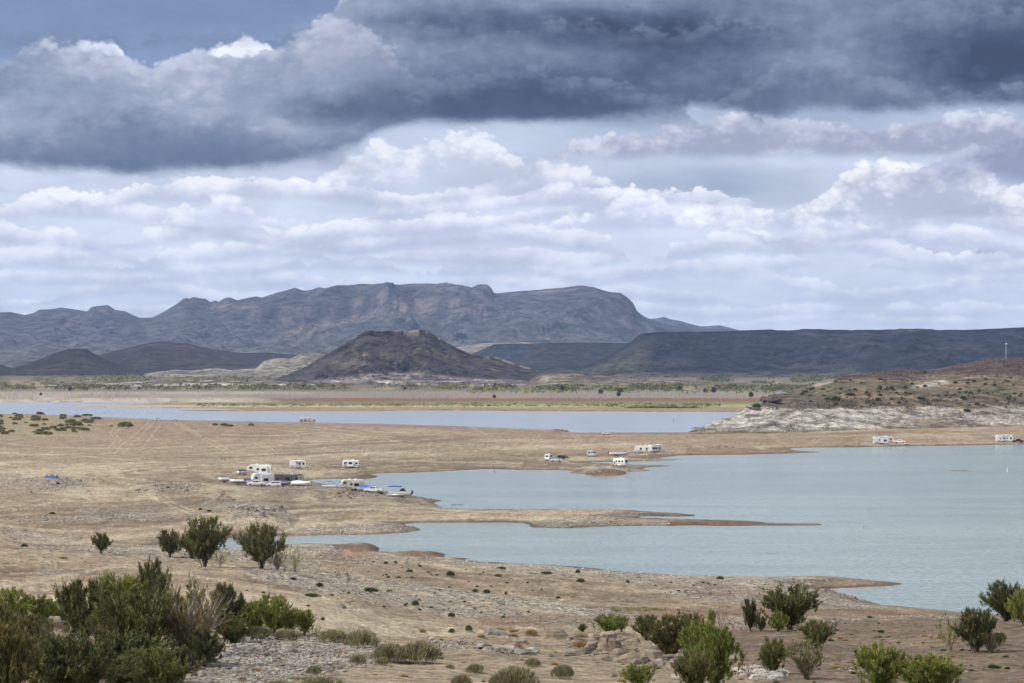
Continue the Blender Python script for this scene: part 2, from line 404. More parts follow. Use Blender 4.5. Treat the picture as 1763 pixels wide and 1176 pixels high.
NEAR = [  # (column, distance, height): the foreground shelf, its crest and the hollow behind it
    (881, 8, 38.2), (0, 8, 38.2), (1763, 8, 38.2), (881, 16, 37.6), (-3000, 30, 36.5), (4700, 30, 36.5), (-3000, 100, 30.5), (4700, 100, 30), (-3000, 300, 17), (-1500, 600, 4), (881, 30, 35.6), (0, 40, 34.6), (1763, 40, 34.6), (881, 60, 32.4), (200, 60, 32.6), (1500, 60, 32.3), (881, 72, 31.2), (200, 72, 31.5), (1500, 72, 31.1),
    (880, 85, 30.2), (400, 85, 30.5), (0, 85, 30.7), (1250, 85, 30.1), (1700, 90, 29.6), (600, 110, 28.9), (880, 112, 28.6), (1100, 112, 28.3), (300, 110, 29.2), (0, 105, 30.2),
    (600, 130, 27.5), (880, 134, 27.2), (1000, 132, 27.4), (1150, 130, 27.5), (420, 130, 27.8), (100, 120, 29.2), (-200, 120, 29.5), (250, 125, 28.6),
    (500, 165, 23), (800, 175, 20), (1000, 175, 19), (100, 180, 22.5), (-200, 180, 23), (300, 180, 22), (650, 240, 16.5), (850, 240, 15), (1000, 240, 13), (500, 240, 18), (100, 235, 20),
    (1300, 115, 28.6), (1500, 115, 28.4), (1700, 115, 28.6), (1300, 160, 25.4), (1500, 172, 24.4), (1700, 168, 25.0), (1900, 168, 25), (1220, 160, 24.2), (1230, 190, 21.0),
    (1300, 195, 21.6), (1150, 200, 17), (1300, 250, 13), (1500, 240, 15), (1700, 240, 16), (1250, 320, 7), (1500, 320, 7), (1700, 320, 9), (1700, 400, 3), (2000, 320, 9),
    (0, 3000, 1.0), (881, 3000, 1.0), (1763, 3000, 1.2), (0, 4000, 3), (881, 4000, 3), (1763, 4000, 3), (881, 5200, 7), (0, 5200, 7), (1763, 5200, 7), (0, 7000, 12), (881, 7000, 12), (1763, 7000, 12),
    (0, 9500, 14), (881, 9500, 14), (1763, 9500, 14), (881, 20000, 20), (0, 20000, 20), (1763, 20000, 20)]
def to_uw(tx, d): return tx * F / 400.0, np.log(d) * 3.0
cu, cw, cz = [], [], []
for px, py, z in PTS:
    tx, tz = ray(px, py); d = (z - HC) / tz
    a, b = to_uw(tx, d); cu.append(a); cw.append(b); cz.append(z)
for px, d, z in NEAR:
    a, b = to_uw((px - 881.5) / F, d); cu.append(a); cw.append(b); cz.append(z)
for P in (W_LAKE, W_RIVER):
    for (x, y) in P[::2]:
        a, b = to_uw(x / y, y); cu.append(a); cw.append(b); cz.append(0.3)
cu, cw, cz = map(np.array, (cu, cw, cz))
R = np.sqrt((cu[:, None] - cu) ** 2 + (cw[:, None] - cw) ** 2 + 0.01)
A = np.zeros((len(cu) + 3,) * 2); A[:-3, :-3] = R + np.eye(len(cu)) * 0.01
A[:-3, -3] = A[-3, :-3] = 1; A[:-3, -2] = A[-2, :-3] = cu; A[:-3, -1] = A[-1, :-3] = cw
sol = np.linalg.solve(A, np.concatenate([cz, [0, 0, 0]]))
def rbf(u, w):
    s = sol[-3] + sol[-2] * u + sol[-1] * w
    for i in range(len(cu)):
        s = s + sol[i] * np.sqrt((u - cu[i]) ** 2 + (w - cw[i]) ** 2 + 0.01)
    return s

# rows of the ground mesh, closer together where the ground is seen steeply or near
rows = [8.0]
while rows[-1] < 60000:
    d = rows[-1]
    hgt = np.interp(d, [8, 60, 100, 140, 200, 300, 400, 520, 1e5], [4, 7, 10, 13, 17, 22, 30, 38, 40])
    k = np.interp(d, [8, 60, 85, 140, 200, 380, 430, 2600, 4200, 6000, 9000, 60000], [30, 14, 2.6, 2.2, 3, 2.2, 1.25, 1.05, 1.0, 1.6, 3, 8])
    rows.append(d + d * d / (F * hgt) * k)
rows = np.array(rows)
tcol = np.concatenate([-0.20 - np.geomspace(0.5, 0.002, 26), np.linspace(-0.20, 0.20, 1130), 0.20 + np.geomspace(0.002, 0.5, 26)])
NR, NC = len(rows), len(tcol)
print('ground grid', NR, NC)
TX, DY = np.meshgrid(tcol, rows)
GX = TX * DY

def smooth_eval(fn, step=4):
    """evaluate a smooth function on a coarser grid and interpolate"""
    ri = np.unique(np.append(np.arange(0, NR, step), NR - 1)); ci = np.unique(np.append(np.arange(0, NC, step), NC - 1))
    c = fn(TX[np.ix_(ri, ci)], DY[np.ix_(ri, ci)])
    t = np.stack([np.interp(np.arange(NC), ci, r) for r in c])
    return np.stack([np.interp(np.arange(NR), ri, t[:, j]) for j in range(NC)], 1)
zb = smooth_eval(lambda tx, d: rbf(*to_uw(tx, d)), 4)
n0 = fbm(GX / 18, DY / 26, 4)
n0b = fbm(GX / 2.6 + 7, DY / 5, 4)
wx, wy = GX + n0 * 1.2 + n0b * 1.3, DY + n0 * 5.0 * np.clip(DY / 900, 0.3, 3)
nearw = (DY > 300) & (DY < 5000)
sd = np.full(GX.shape, 1e4)
sub = nearw
xs, ys = wx[sub], wy[sub]
sdl = -poly_sd(W_LAKE, xs, ys); sdr = -poly_sd(W_RIVER, xs, ys)
ss_ = np.minimum(sdl, sdr)
for P in (W_BAR, W_BAR2, W_BAR3):
    ss_ = np.maximum(ss_, np.minimum(poly_sd(P, xs, ys), 6))
sd[sub] = ss_                                    # positive on land
und = fbm(GX / 60, DY / 90, 4) * 0.5 + fbm(GX / 9, DY / 14, 4) * 0.14
amp = np.clip(sd / 25, 0, 1)
steep = 0.05 + 0.10 * sstep(DY, 600, 350)
zland = np.minimum(np.maximum(zb + und * amp * np.interp(DY, [0, 90, 300, 5000, 9000], [.5, .6, 1, 1.2, 4]), np.minimum(0.02 * sd, 0.5)), np.maximum(steep * sd, 0) + 0.02)
zland = np.where(DY < 300, zb + und * 0.6, zland)
rill = fbm(GX / 4.5 + n0 * .8, DY / 9, 5, .55, ridged=True)
zland = zland + (rill - .3) * np.clip(sd / 30, 0, 1) * np.interp(DY, [60, 100, 180, 300, 700, 1800], [.10, .20, .35, .45, .30, .20])
zlow = -np.minimum(-sd * 0.06, 3.0)
GZ = np.where(sd > 0, zland, zlow)
# mud mounds and rock islets at the water's edge, low sand steps
def mound(px, py, z0, rx, ry, h, pw=1.0):
    tx, tz = ray(px, py); d = (z0 - HC) / tz; x = tx * d
    r = np.sqrt(((GX - x) / rx) ** 2 + ((DY - d) / ry) ** 2)
    return h * np.clip(1 - r ** 2, 0, 1) ** pw
_m = mound(616, 947, 0, 4.4, 13, 1.3, .5); GZ = np.where(_m > 0.02, np.maximum(GZ, _m + GZ * 0.4 * (GZ > 0)), GZ)
_m = mound(720, 956, 0, 5.6, 6, 0.8, .4); GZ = np.where(_m > 0.02, np.maximum(GZ, _m + GZ * 0.4 * (GZ > 0)), GZ)
_m = mound(1040, 814, 0, 8, 30, 1.3, .8); GZ = np.where(_m > 0.02, np.maximum(GZ, _m + GZ * 0.4 * (GZ > 0)), GZ)
_m = mound(625, 821, 0, 5, 18, 0.9, .8); GZ = np.where(_m > 0.02, np.maximum(GZ, _m + GZ * 0.4 * (GZ > 0)), GZ)
GZ += mound(420, 893, 2.0, 13, 40, 2.2, .7) + mound(280, 842, 3.0, 10, 45, 1.0, .8) + mound(110, 832, 3.2, 15, 45, 1.2, .8) + mound(40, 838, 3.5, 14, 40, 1.0, .8) + mound(525, 845, 2.6, 14, 40, .9, .8)

# photo coordinates of every ground vertex: used only to look up where the traced patches of gravel, mud and plants lie
ct, st = math.cos(TH), math.sin(TH)
_zz = GZ - HC
_dep = DY * ct + _zz * st
PX = PW / 2 + GX / _dep * F
PY = PH / 2 - (_zz * ct - DY * st) / _dep * F

# column-wise sight-line search on the ground grid
def ground_at(px, py):
    """world point where the sight line through the photo pixel meets the ground"""
    tx, tz = ray(px, py)
    j = np.interp(tx, tcol, np.arange(NC)); j0 = int(min(j, NC - 2)); f = j - j0
    z = GZ[:, j0] * (1 - f) + GZ[:, j0 + 1] * f
    sl = (z - HC) / rows
    k0 = int(np.searchsorted(rows, 55))
    idx = np.nonzero(sl[k0:] >= tz)[0]
    if len(idx) == 0:
        i = NR - 1; d = rows[-1]
        return Vector((tx * d, d, z[-1]))
    i = idx[0] + k0
    if i == 0: i = 1
    a = (tz - sl[i - 1]) / (sl[i] - sl[i - 1] + 1e-12); a = min(max(a, 0), 1)
    d = rows[i - 1] + a * (rows[i] - rows[i - 1])
    return Vector((tx * d, d, z[i - 1] + a * (z[i] - z[i - 1])))
def hz(x, y):
    """height of the ground at world x, y"""
    tx = x / y
    j = min(max(np.interp(tx, tcol, np.arange(NC)), 0), NC - 1.001); i = min(max(np.interp(y, rows, np.arange(NR)), 0), NR - 1.001)
    j0, i0 = int(j), int(i); fj, fi = j - j0, i - i0
    return float((GZ[i0, j0] * (1 - fj) + GZ[i0, j0 + 1] * fj) * (1 - fi) + (GZ[i0 + 1, j0] * (1 - fj) + GZ[i0 + 1, j0 + 1] * fj) * fi)
def hz_arr(x, y):
    tx = x / y
    j = np.clip(np.interp(tx, tcol, np.arange(NC)), 0, NC - 1.001); i = np.clip(np.interp(y, rows, np.arange(NR)), 0, NR - 1.001)
    j0, i0 = j.astype(int), i.astype(int); fj, fi = j - j0, i - i0
    return (GZ[i0, j0] * (1 - fj) + GZ[i0, j0 + 1] * fj) * (1 - fi) + (GZ[i0 + 1, j0] * (1 - fj) + GZ[i0 + 1, j0 + 1] * fj) * fi

nA = fbm(GX / 7, DY / 11, 5)
nB = fbm(GX / 45 + 9, DY / 60, 5)
nC = fbm(GX / 1.6, DY / 2.2, 4)
nP = fbm(PX / 26, PY / 9, 5)                       # wander of the traced outlines
def soft(poly, w=4.0, wander=6.0):
    P = np.array([(x, y * 3.0) for x, y in poly])
    m = (PX > P[:, 0].min() - 30) & (PX < P[:, 0].max() + 30) & (PY * 3 > P[:, 1].min() - 60) & (PY * 3 < P[:, 1].max() + 60)
    o = np.zeros(PX.shape)
    if m.any():
        o[m] = sstep(poly_sd(P, PX[m] + nP[m] * wander, (PY[m] + nP[m] * wander * 0.25) * 3.0), -w, w)
    return o
gravel = np.zeros(PX.shape)
for poly, s in (
        ([(560, 903), (690, 902), (726, 913), (690, 919), (560, 922), (470, 924), (500, 912)], 1),
        ([(915, 903), (960, 893), (1030, 889), (1090, 891), (1150, 897), (1150, 905), (1040, 908), (930, 909)], 1),
        ([(1030, 879), (1120, 882), (1140, 889), (1090, 888)], .8),
        ([(400, 968), (470, 972), (560, 985), (650, 996), (760, 1010), (900, 1030), (1010, 1042), (1130, 1060), (1000, 1080), (860, 1068), (700, 1050), (560, 1022), (430, 992)], 1),
        ([(470, 942), (560, 935), (600, 940), (560, 960), (640, 957), (760, 961), (870, 972), (1000, 977), (1150, 990), (1330, 995), (1430, 997), (1430, 1014), (1470, 1035), (1560, 1048), (1400, 1050), (1300, 1040),
          (1180, 1030), (1080, 1005), (900, 988), (760, 972), (640, 970), (520, 972)], .85),
        ([(170, 938), (260, 940), (300, 946), (480, 943), (600, 942), (560, 965), (400, 966), (190, 957)], .8),
        ([(40, 892), (130, 888), (250, 886), (340, 880), (350, 892), (180, 900), (60, 902)], .6),
        ([(150, 868), (300, 872), (330, 884), (200, 890), (130, 880)], .35),
        ([(340, 862), (500, 858), (500, 900), (380, 900)], .5),
        ([(200, 828), (340, 832), (330, 856), (220, 850)], .35), ([(0, 815), (150, 820), (150, 850), (0, 850)], .45),
        ([(400, 838), (640, 852), (720, 875), (520, 872), (400, 860)], .30),
        ([(560, 822), (640, 816), (640, 826), (540, 826)], .5), ([(1000, 787), (1110, 790), (1180, 792), (1100, 796), (1010, 797)], .45),
        ([(960, 806), (1120, 806), (1110, 814), (1030, 818), (970, 816)], .7),
        ([(1240, 1064), (1400, 1062), (1763, 1058), (1763, 1066), (1500, 1070), (1300, 1078), (1180, 1100)], .85),
        ([(0, 905), (130, 925), (200, 955), (60, 950), (0, 930)], .5), ([(60, 980), (140, 984), (130, 994), (50, 990)], .5)):
    gravel = np.maximum(gravel, s * soft(poly))
gravel = gravel * sstep(nA, -0.45, 0.1)
fore = sstep(DY, 172, 160)
gravel = np.maximum(gravel, fore * sstep(nA + nB * 1.3, 0.0, 0.5) * 0.75)
gravel = np.maximum(gravel, fore * soft([(330, 1100), (620, 1085), (700, 1130), (520, 1176), (300, 1200)]) * .9)
gravel *= np.where(sd > 0, 1, 0)
mud = np.zeros(PX.shape)
for poly, s in (
        ([(572, 937), (600, 935), (640, 938), (654, 949), (610, 952), (575, 944)], 1), ([(660, 951), (700, 948), (750, 950), (764, 959), (690, 958)], 1),
        ([(560, 946), (640, 952), (660, 962), (600, 968), (540, 962)], .6),
        ([(1350, 1000), (1440, 994), (1563, 1004), (1500, 1013), (1380, 1014)], .9), ([(1060, 882), (1130, 884), (1200, 886), (1196, 890), (1120, 890)], 1),
        ([(1150, 894), (1290, 895), (1420, 903), (1320, 906), (1150, 906)], .9), ([(1180, 772), (1300, 772), (1400, 776), (1300, 784), (1180, 784)], .75), ([(1320, 772), (1450, 770), (1500, 768), (1420, 781), (1300, 783)], .5),
        ([(1100, 1052), (1200, 1050), (1290, 1056), (1200, 1066), (1090, 1062)], .8), ([(820, 1062), (960, 1058), (1090, 1066), (960, 1078), (830, 1075)], .7), ([(1000, 1040), (1230, 1052), (1250, 1075), (1100, 1085), (1020, 1060)], .45),
        ([(1185, 1020), (1270, 1018), (1280, 1026), (1180, 1028)], .6), ([(1200, 1000), (1240, 1000), (1235, 1008), (1190, 1008)], .5),
        ([(980, 906), (1100, 904), (1120, 909), (980, 911)], .8), ([(1300, 1050), (1480, 1047), (1700, 1055), (1763, 1062), (1500, 1064), (1320, 1062)], .75), ([(0, 985), (60, 975), (66, 990), (0, 998)], .5)):
    mud = np.maximum(mud, s * soft(poly, 3, 5))
wet = np.maximum(sstep(sd, 5 + 4 * nA, 0.5), .55 * sstep(sd + nB * 6, 15, 3) * np.clip((DY - 380) / 200, 0, 1)) * (sd > 0) * (DY < 2200)

def tri(*a): return np.array(a, np.float64)
SAND, PALE, BROWN, RED, GRAV = tri(.315, .250, .186), tri(.475, .405, .310), tri(.175, .136, .104), tri(.150, .082, .052), tri(.43, .395, .345)
def mixc(c, col_, f): return c + (col_ - c) * f[..., None]
rings = fbm(sd / 5 + nA * 1.2, sd / 80 + GX / 160, 5)             # old water lines, parallel to the shore
lev = fbm(GZ * 2.2 + nB * .8, GX / 220 + 3, 4)
C = np.ones(PX.shape + (3,)) * SAND
C = mixc(C, PALE, sstep(rings * .8 + nB * .8 + lev * .5, -.05, .55) * .9)
C = mixc(C, BROWN, sstep(-rings * .8 - nB * .6 + lev * .5 + nA * .35, .12, .6) * .75)
fs = fbm(GX / 40 + 2, (GZ * 9 + sd / 3) + nB * 2, 5) + .4 * nC
C = mixc(C, tri(.155, .118, .090), sstep(fs, .22, .55) * .55)
C = mixc(C, tri(.47, .40, .30), sstep(-fs, .25, .6) * .45)
C = mixc(C, tri(.29, .205, .150), sstep(DY, 1150, 1700) * .55 * (sd > 0))
C = mixc(C, GRAV, gravel * .75)
C = mixc(C, tri(.185, .105, .068), mud * (0.65 + .3 * nA))
# streaked bare silt: pale sweeps left by wheels and water at the lake's edge
def stroke(pts, w, s, colr, C, jag=0.0):
    P = np.array(pts, float)
    lo, hi = P.min(0) - 12, P.max(0) + 12
    m = (PX > lo[0]) & (PX < hi[0]) & (PY > lo[1]) & (PY < hi[1]) & (sd > 0)
    if not m.any(): return C
    x, y = PX[m] + nP[m] * jag, PY[m] + nP[m] * jag * .3
    best = np.full(x.shape, 1e9)
    for (x0, y0), (x1, y1) in zip(P[:-1], P[1:]):
        ex, ey = x1 - x0, y1 - y0
        t = np.clip(((x - x0) * ex + (y - y0) * ey) / (ex * ex + ey * ey + 1e-9), 0, 1)
        best = np.minimum(best, np.hypot(x - x0 - t * ex, y - y0 - t * ey))
    k = np.zeros(PX.shape); k[m] = sstep(best, w, w * .35) * (s[m] if isinstance(s, np.ndarray) else s)
    return mixc(C, colr, k)
def wave(pts, n=14):
    """smooth curve through points"""
    P = np.array(pts, float); t = np.arange(len(P)); q = np.linspace(0, len(P) - 1, n * (len(P) - 1) + 1)
    out = []
    for v in q:
        i = min(int(v), len(P) - 2); f = v - i
        p0, p1, p2, p3 = P[max(i - 1, 0)], P[i], P[i + 1], P[min(i + 2, len(P) - 1)]
        out.append(.5 * (2 * p1 + (p2 - p0) * f + (2 * p0 - 5 * p1 + 4 * p2 - p3) * f * f + (3 * p1 - p0 - 3 * p2 + p3) * f ** 3))
    return out
TRACK = tri(.50, .42, .31)
for pts in ([(300, 728), (330, 745), (370, 768), (400, 785)], [(308, 728), (340, 746), (382, 768), (410, 786)], [(438, 762), (465, 777), (472, 790)], [(446, 762), (472, 776), (479, 790)],
            [(255, 728), (235, 745), (215, 762), (200, 776)], [(264, 729), (246, 746), (228, 764), (214, 779)], [(275, 732), (262, 750), (250, 765)], [(205, 730), (190, 745), (200, 757), (188, 770)], [(212, 730), (199, 746), (208, 757), (197, 770)],
            [(500, 741), (515, 752), (505, 762)], [(380, 748), (470, 750), (560, 746), (650, 752)], [(930, 745), (924, 757), (905, 770)], [(985, 748), (992, 760), (975, 772)], [(992, 748), (1000, 760), (984, 772)],
            [(1320, 744), (1335, 756), (1345, 763)], [(1326, 744), (1341, 756), (1352, 763)], [(1410, 748), (1402, 758), (1392, 764)], [(1418, 748), (1410, 758), (1400, 764)], [(812, 735), (822, 741), (840, 748)], [(540, 735), (600, 742), (700, 745)],
            [(125, 822), (158, 835), (160, 852), (145, 858)], [(132, 821), (166, 835), (170, 852), (154, 859)], [(145, 822), (178, 836), (182, 850)], [(190, 838), (205, 850), (200, 862)], [(270, 850), (290, 868), (330, 885)], [(280, 850), (300, 866), (345, 884)],
            [(0, 815), (60, 810), (140, 812), (200, 818)], [(20, 880), (120, 862), (260, 858), (350, 850)], [(60, 780), (200, 790), (330, 800), (450, 796)], [(100, 800), (250, 806), (380, 812)], [(350, 838), (380, 846), (370, 858), (352, 866)],
            [(360, 837), (392, 846), (382, 860)], [(1045, 757), (1080, 762), (1150, 760)], [(660, 755), (730, 770), (800, 772)], [(0, 762), (90, 770), (220, 772), (330, 768)], [(230, 700), (250, 710)]):
    C = stroke(wave(pts, 6), 1.2, .66 * (.55 + .45 * sstep(nA, -.3, .2)), TRACK, C, 2)
PALE2 = tri(.50, .43, .33)
for pts, w, s in (([(60, 918), (110, 935), (190, 925), (330, 914), (480, 905), (560, 902), (650, 898), (900, 893), (930, 893)], 5, .6), ([(150, 935), (260, 922), (400, 912), (560, 906)], 3, .5), ([(0, 905), (120, 915), (300, 905), (420, 898), (520, 890)], 4, .45),
                  ([(430, 886), (520, 880), (620, 876), (700, 880), (850, 888)], 3, .5), ([(510, 868), (640, 866), (720, 868)], 2.5, .5), ([(720, 858), (735, 868), (790, 880), (900, 882), (1000, 880)], 4, .5),
                  ([(600, 890), (750, 888), (880, 892)], 2.5, .5), ([(0, 1012), (120, 990), (200, 975), (260, 972)], 4, .5), ([(70, 960), (100, 975), (70, 985), (20, 988)], 3, .45), ([(200, 975), (330, 990), (420, 1010), (500, 1020)], 3, .45),
                  ([(900, 768), (1000, 766), (1080, 764)], 3, .4), ([(1480, 764), (1600, 764), (1763, 762)], 2, .55), ([(930, 792), (1000, 788), (1060, 786)], 3, .45), ([(1000, 803), (1080, 803), (1130, 801)], 2, .5), ([(640, 790), (760, 795), (900, 797)], 2.5, .4)):
    C = stroke(wave(pts, 5), w, s, PALE2, C, 8)
DARKS = tri(.17, .125, .092)
for pts, w, s in (([(620, 812), (700, 808), (800, 805), (870, 806)], 3, .45), ([(660, 899), (800, 897), (900, 898), (912, 904)], 2.4, .75), ([(0, 926), (60, 938), (200, 940), (262, 938)], 3, .5), ([(262, 934), (330, 930), (400, 923), (500, 920)], 2.6, .7),
                  ([(990, 783), (1100, 787), (1190, 782), (1330, 780)], 2.4, .5), ([(1430, 769), (1550, 766.5), (1763, 764)], 1.5, .8), ([(960, 797), (1060, 793), (1100, 793)], 2, .6), ([(760, 803), (960, 806)], 2, .5),
                  ([(360, 858), (560, 868), (600, 864)], 1.6, .35), ([(430, 880), (560, 872), (640, 870)], 1.6, .35), ([(1000, 1043), (1090, 1050), (1200, 1050)], 2.5, .6), ([(1000, 1023), (1080, 1025), (1230, 1022)], 2, .5), ([(0, 862), (60, 850), (150, 862)], 3, .35),
                  ([(1250, 1075), (1330, 1068), (1400, 1060)], 2, .3), ([(640, 985), (760, 990), (900, 1003)], 3, .3), ([(1400, 752), (1500, 748), (1620, 746)], 1.2, .4), ([(700, 875), (780, 882), (900, 886)], 1.3, .4), ([(470, 893), (600, 884), (760, 884)], 1.3, .35)):
    C = stroke(wave(pts, 5), w, s, DARKS, C, 7)
rl = sstep(.25 - rill, 0, .35) * (sd > 0)
C = mixc(C, C * .80, rl * .7)
C = mixc(C, np.minimum(C * 1.18, .6), sstep(rill, .62, .85) * .7)
C = mixc(C, C * 0.48, wet * .8)
# foreground: grey-tan rubble and bare silt on the hump at the right
hump = fore * soft([(1230, 1085), (1340, 1068), (1763, 1062), (1900, 1062), (1900, 1300), (1350, 1300), (1290, 1140), (1220, 1110)], 14, 14)
C = mixc(C, tri(.27, .215, .162), fore * .7)
C = mixc(C, tri(.17, .128, .098), fore * sstep(nB + nA * .6, .0, .5) * .6)
C = mixc(C, tri(.37, .335, .285), fore * gravel * .6)
C = mixc(C, tri(.150, .112, .085), hump * .85)
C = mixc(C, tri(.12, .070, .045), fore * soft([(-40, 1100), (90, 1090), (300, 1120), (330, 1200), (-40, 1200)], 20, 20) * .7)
# far flats: sand, green rim, red weed, grey dead timber, olive brush
farm = (DY > 2450) & (DY < 9000)
q = PY + nP * .8
def band(a, b, x0=-1e9, x1=1e9, e=.8, ex=60):
    return farm * sstep(q, a - e, a + e) * sstep(q, b + e, b - e) * sstep(PX + nP * 60, x0 - ex, x0 + ex) * sstep(PX + nP * 60, x1 + ex, x1 - ex)
C = mixc(C, tri(.46, .385, .28), band(697, 712))
C = mixc(C, tri(.36, .355, .20), band(696, 703, 780, 1300) * .8)
C = mixc(C, tri(.17, .205, .075), band(690.5, 695.5, 330, 1330) * (.6 + .4 * sstep(nA, -.4, .2)))
C = mixc(C, tri(.150, .185, .065), band(697, 700.5, 1080, 1240) * .9)
C = mixc(C, tri(.200, .105, .075), band(685, 690.8, 440, 1330) * .9)
C = mixc(C, tri(.47, .42, .36), band(679, 693, -900, 460) * (.5 + .5 * sstep(nP, -.3, .2)))
C = mixc(C, tri(.265, .24, .20), band(672, 685, 100, 1500) * (.55 + .45 * sstep(nP, -.3, .2)))
C = mixc(C, tri(.40, .37, .33), band(674, 679, -900, 520) * .8)
C = mixc(C, tri(.16, .155, .105), band(640, 674) * .9)
C = mixc(C, tri(.33, .26, .17), band(655, 672) * sstep(nP, .1, .45) * .8)
C = mixc(C, tri(.11, .12, .09), farm * sstep(q, 652, 646))
C = mixc(C, tri(.12, .12, .10), sstep(DY, 7500, 9500))
# sage flat on the left hill
sage = soft([(-60, 706), (160, 714), (165, 740), (120, 752), (0, 755), (-60, 755)], 10, 14) * (DY < 2400)
C = mixc(C, tri(.30, .265, .165), sage * .6)
C = mixc(C, tri(.10, .11, .09), (sd <= 0).astype(float))
C = mixc(C, tri(.19, .125, .082), ((sd <= 0) & (GZ > .02)).astype(float))
C = C * (1 + .13 * nC + .09 * nA)[..., None] * np.array([.90, .89, .825])
C = np.clip(C, .02, .8)

def ground_material():
    m_ = bpy.data.materials.new('ground'); m_.use_nodes = True
    q = G(m_.node_tree); b = q.n['Principled BSDF']
    col_ = q.new('ShaderNodeAttribute', attribute_name='soil').outputs['Color']
    gr = q.new('ShaderNodeAttribute', attribute_name='gravel').outputs['Fac']
    geo = q.new('ShaderNodeNewGeometry'); P = geo.outputs['Position']
    dist = q.new('ShaderNodeSeparateXYZ', {0: P}).outputs[1]
    far = q.ss(dist, 180, 420)
    # pebbles: light stones with dark gaps, finer near the eye
    v1 = q.new('ShaderNodeTexVoronoi', {'Vector': P, 'Scale': 1.5}, feature='F1'); v2 = q.new('ShaderNodeTexVoronoi', {'Vector': P, 'Scale': 5.5}, feature='F1')
    peb = q.mix(far, v2.outputs['Color'], v1.outputs['Color'])
    pv = q.new('ShaderNodeSeparateColor', {0: peb}).outputs[0]
    gapn = q.noise(P, 2.6, 4, .7); gapf = q.noise(P, 9.0, 4, .7)
    gap = q.m('ADD', q.m('MULTIPLY', gapn, far), q.m('MULTIPLY', gapf, q.m('SUBTRACT', 1.0, far)))
    spk = q.m('ADD', q.ss(pv, 0, 1, .62, 1.38), q.ss(gap, .36, .56, -.42, .10))
    spk = q.m('ADD', 1.0, q.m('MULTIPLY', q.m('SUBTRACT', spk, 1.0), q.m('ADD', q.ss(far, 0, 1, .72, .42), q.m('MULTIPLY', gr, .95))))
    fine = q.noise(P, 1.1, 7, .68); big = q.noise(P, .13, 4, .6)
    k = q.m('MULTIPLY', spk, q.m('ADD', q.ss(fine, .32, .68, .62, 1.30), q.ss(big, .3, .7, -.10, .10)))
    c = q.new('ShaderNodeVectorMath', operation='SCALE'); q.put(c.inputs[0], col_); q.put(c.inputs['Scale'], k)
    # scattered dark twigs and stones
    v3 = q.new('ShaderNodeTexVoronoi', {'Vector': P, 'Scale': .55, 'Randomness': 1.0}, feature='F1')
    dot = q.ss(v3.outputs['Distance'], .16, .08)
    cc = q.mix(q.m('MULTIPLY', dot, q.ss(q.noise(P, .2, 2), .48, .6)), c.outputs[0], (.10, .085, .06))
    q.put(b.inputs['Base Color'], cc)
    b.inputs['Roughness'].default_value = .95; b.inputs['Specular IOR Level'].default_value = .15
    mid_ = q.noise(q.vm('MULTIPLY', P, (.35, .2, 1)), 1.0, 6, .6)
    hh = q.m('ADD', q.m('ADD', q.m('MULTIPLY', gap, q.m('ADD', .25, gr)), q.m('MULTIPLY', fine, .5)), q.m('MULTIPLY', mid_, q.m('MULTIPLY', far, .7)))
    bp = q.new('ShaderNodeBump', {'Height': hh, 'Strength': .8}); q.put(bp.inputs['Distance'], q.ss(far, 0, 1, .20, .7))
    q.put(b.inputs['Normal'], bp.outputs[0])
    return m_
V_ = np.stack([GX, DY, GZ], -1).reshape(-1, 3)
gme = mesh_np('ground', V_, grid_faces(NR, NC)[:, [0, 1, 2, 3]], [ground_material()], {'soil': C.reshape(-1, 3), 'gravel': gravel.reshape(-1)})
tag(link('ground', gme), kind='structure')

# ------------------------------------------------------------------ water
def water_material():
    m_ = bpy.data.materials.new('lake_water'); m_.use_nodes = True
    q = G(m_.node_tree); b = q.n['Principled BSDF']
    P = q.new('ShaderNodeNewGeometry').outputs['Position']
    dist = q.new('ShaderNodeSeparateXYZ', {0: P}).outputs[1]
    w1 = q.noise(P, .85, 5, .62); w2 = q.noise(q.vm('MULTIPLY', P, (.35, 1.0, 1)), .30, 3, .6)
    cat = q.noise(q.vm('MULTIPLY', P, (.004, .012, 1)), 1.0, 4, .6)
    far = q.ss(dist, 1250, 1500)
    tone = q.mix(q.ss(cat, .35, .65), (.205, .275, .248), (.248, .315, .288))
    tone = q.mix(far, tone, (.29, .345, .37))  # pale sky reflection put into the silty far water's colour
    rip = q.m('ADD', q.m('MULTIPLY', q.m('ADD', q.ss(w1, .40, .60, .70, 1.22), q.ss(w2, .4, .6, -.06, .06)), q.ss(q.noise(q.vm('MULTIPLY', P, (.006, .03, 1)), 1.0, 4, .6), .35, .65, .88, 1.1)), 0.0)  # light and dark of ripples and wind streaks, put into the base colour
    c = q.new('ShaderNodeVectorMath', operation='SCALE'); q.put(c.inputs[0], tone); q.put(c.inputs['Scale'], rip)
    q.put(b.inputs['Base Color'], c.outputs[0])
    b.inputs['Roughness'].default_value = .16; b.inputs['IOR'].default_value = 1.33
    bp = q.new('ShaderNodeBump', {'Height': q.m('ADD', w1, q.m('MULTIPLY', w2, .6)), 'Strength': 1.0}); q.put(bp.inputs['Distance'], q.m('MULTIPLY', q.ss(cat, .3, .7, .08, .18), q.ss(dist, 600, 1500, 1.0, .12)))
    q.put(b.inputs['Normal'], bp.outputs[0])
    return m_
wv = np.array([(-9000, 300, 0), (9000, 300, 0), (9000, 3300, 0), (-9000, 3300, 0)], float)
tag(link('lake_water', mesh_np('lake_water', wv, np.array([[0, 1, 2, 3]]), [water_material()])), kind='structure')

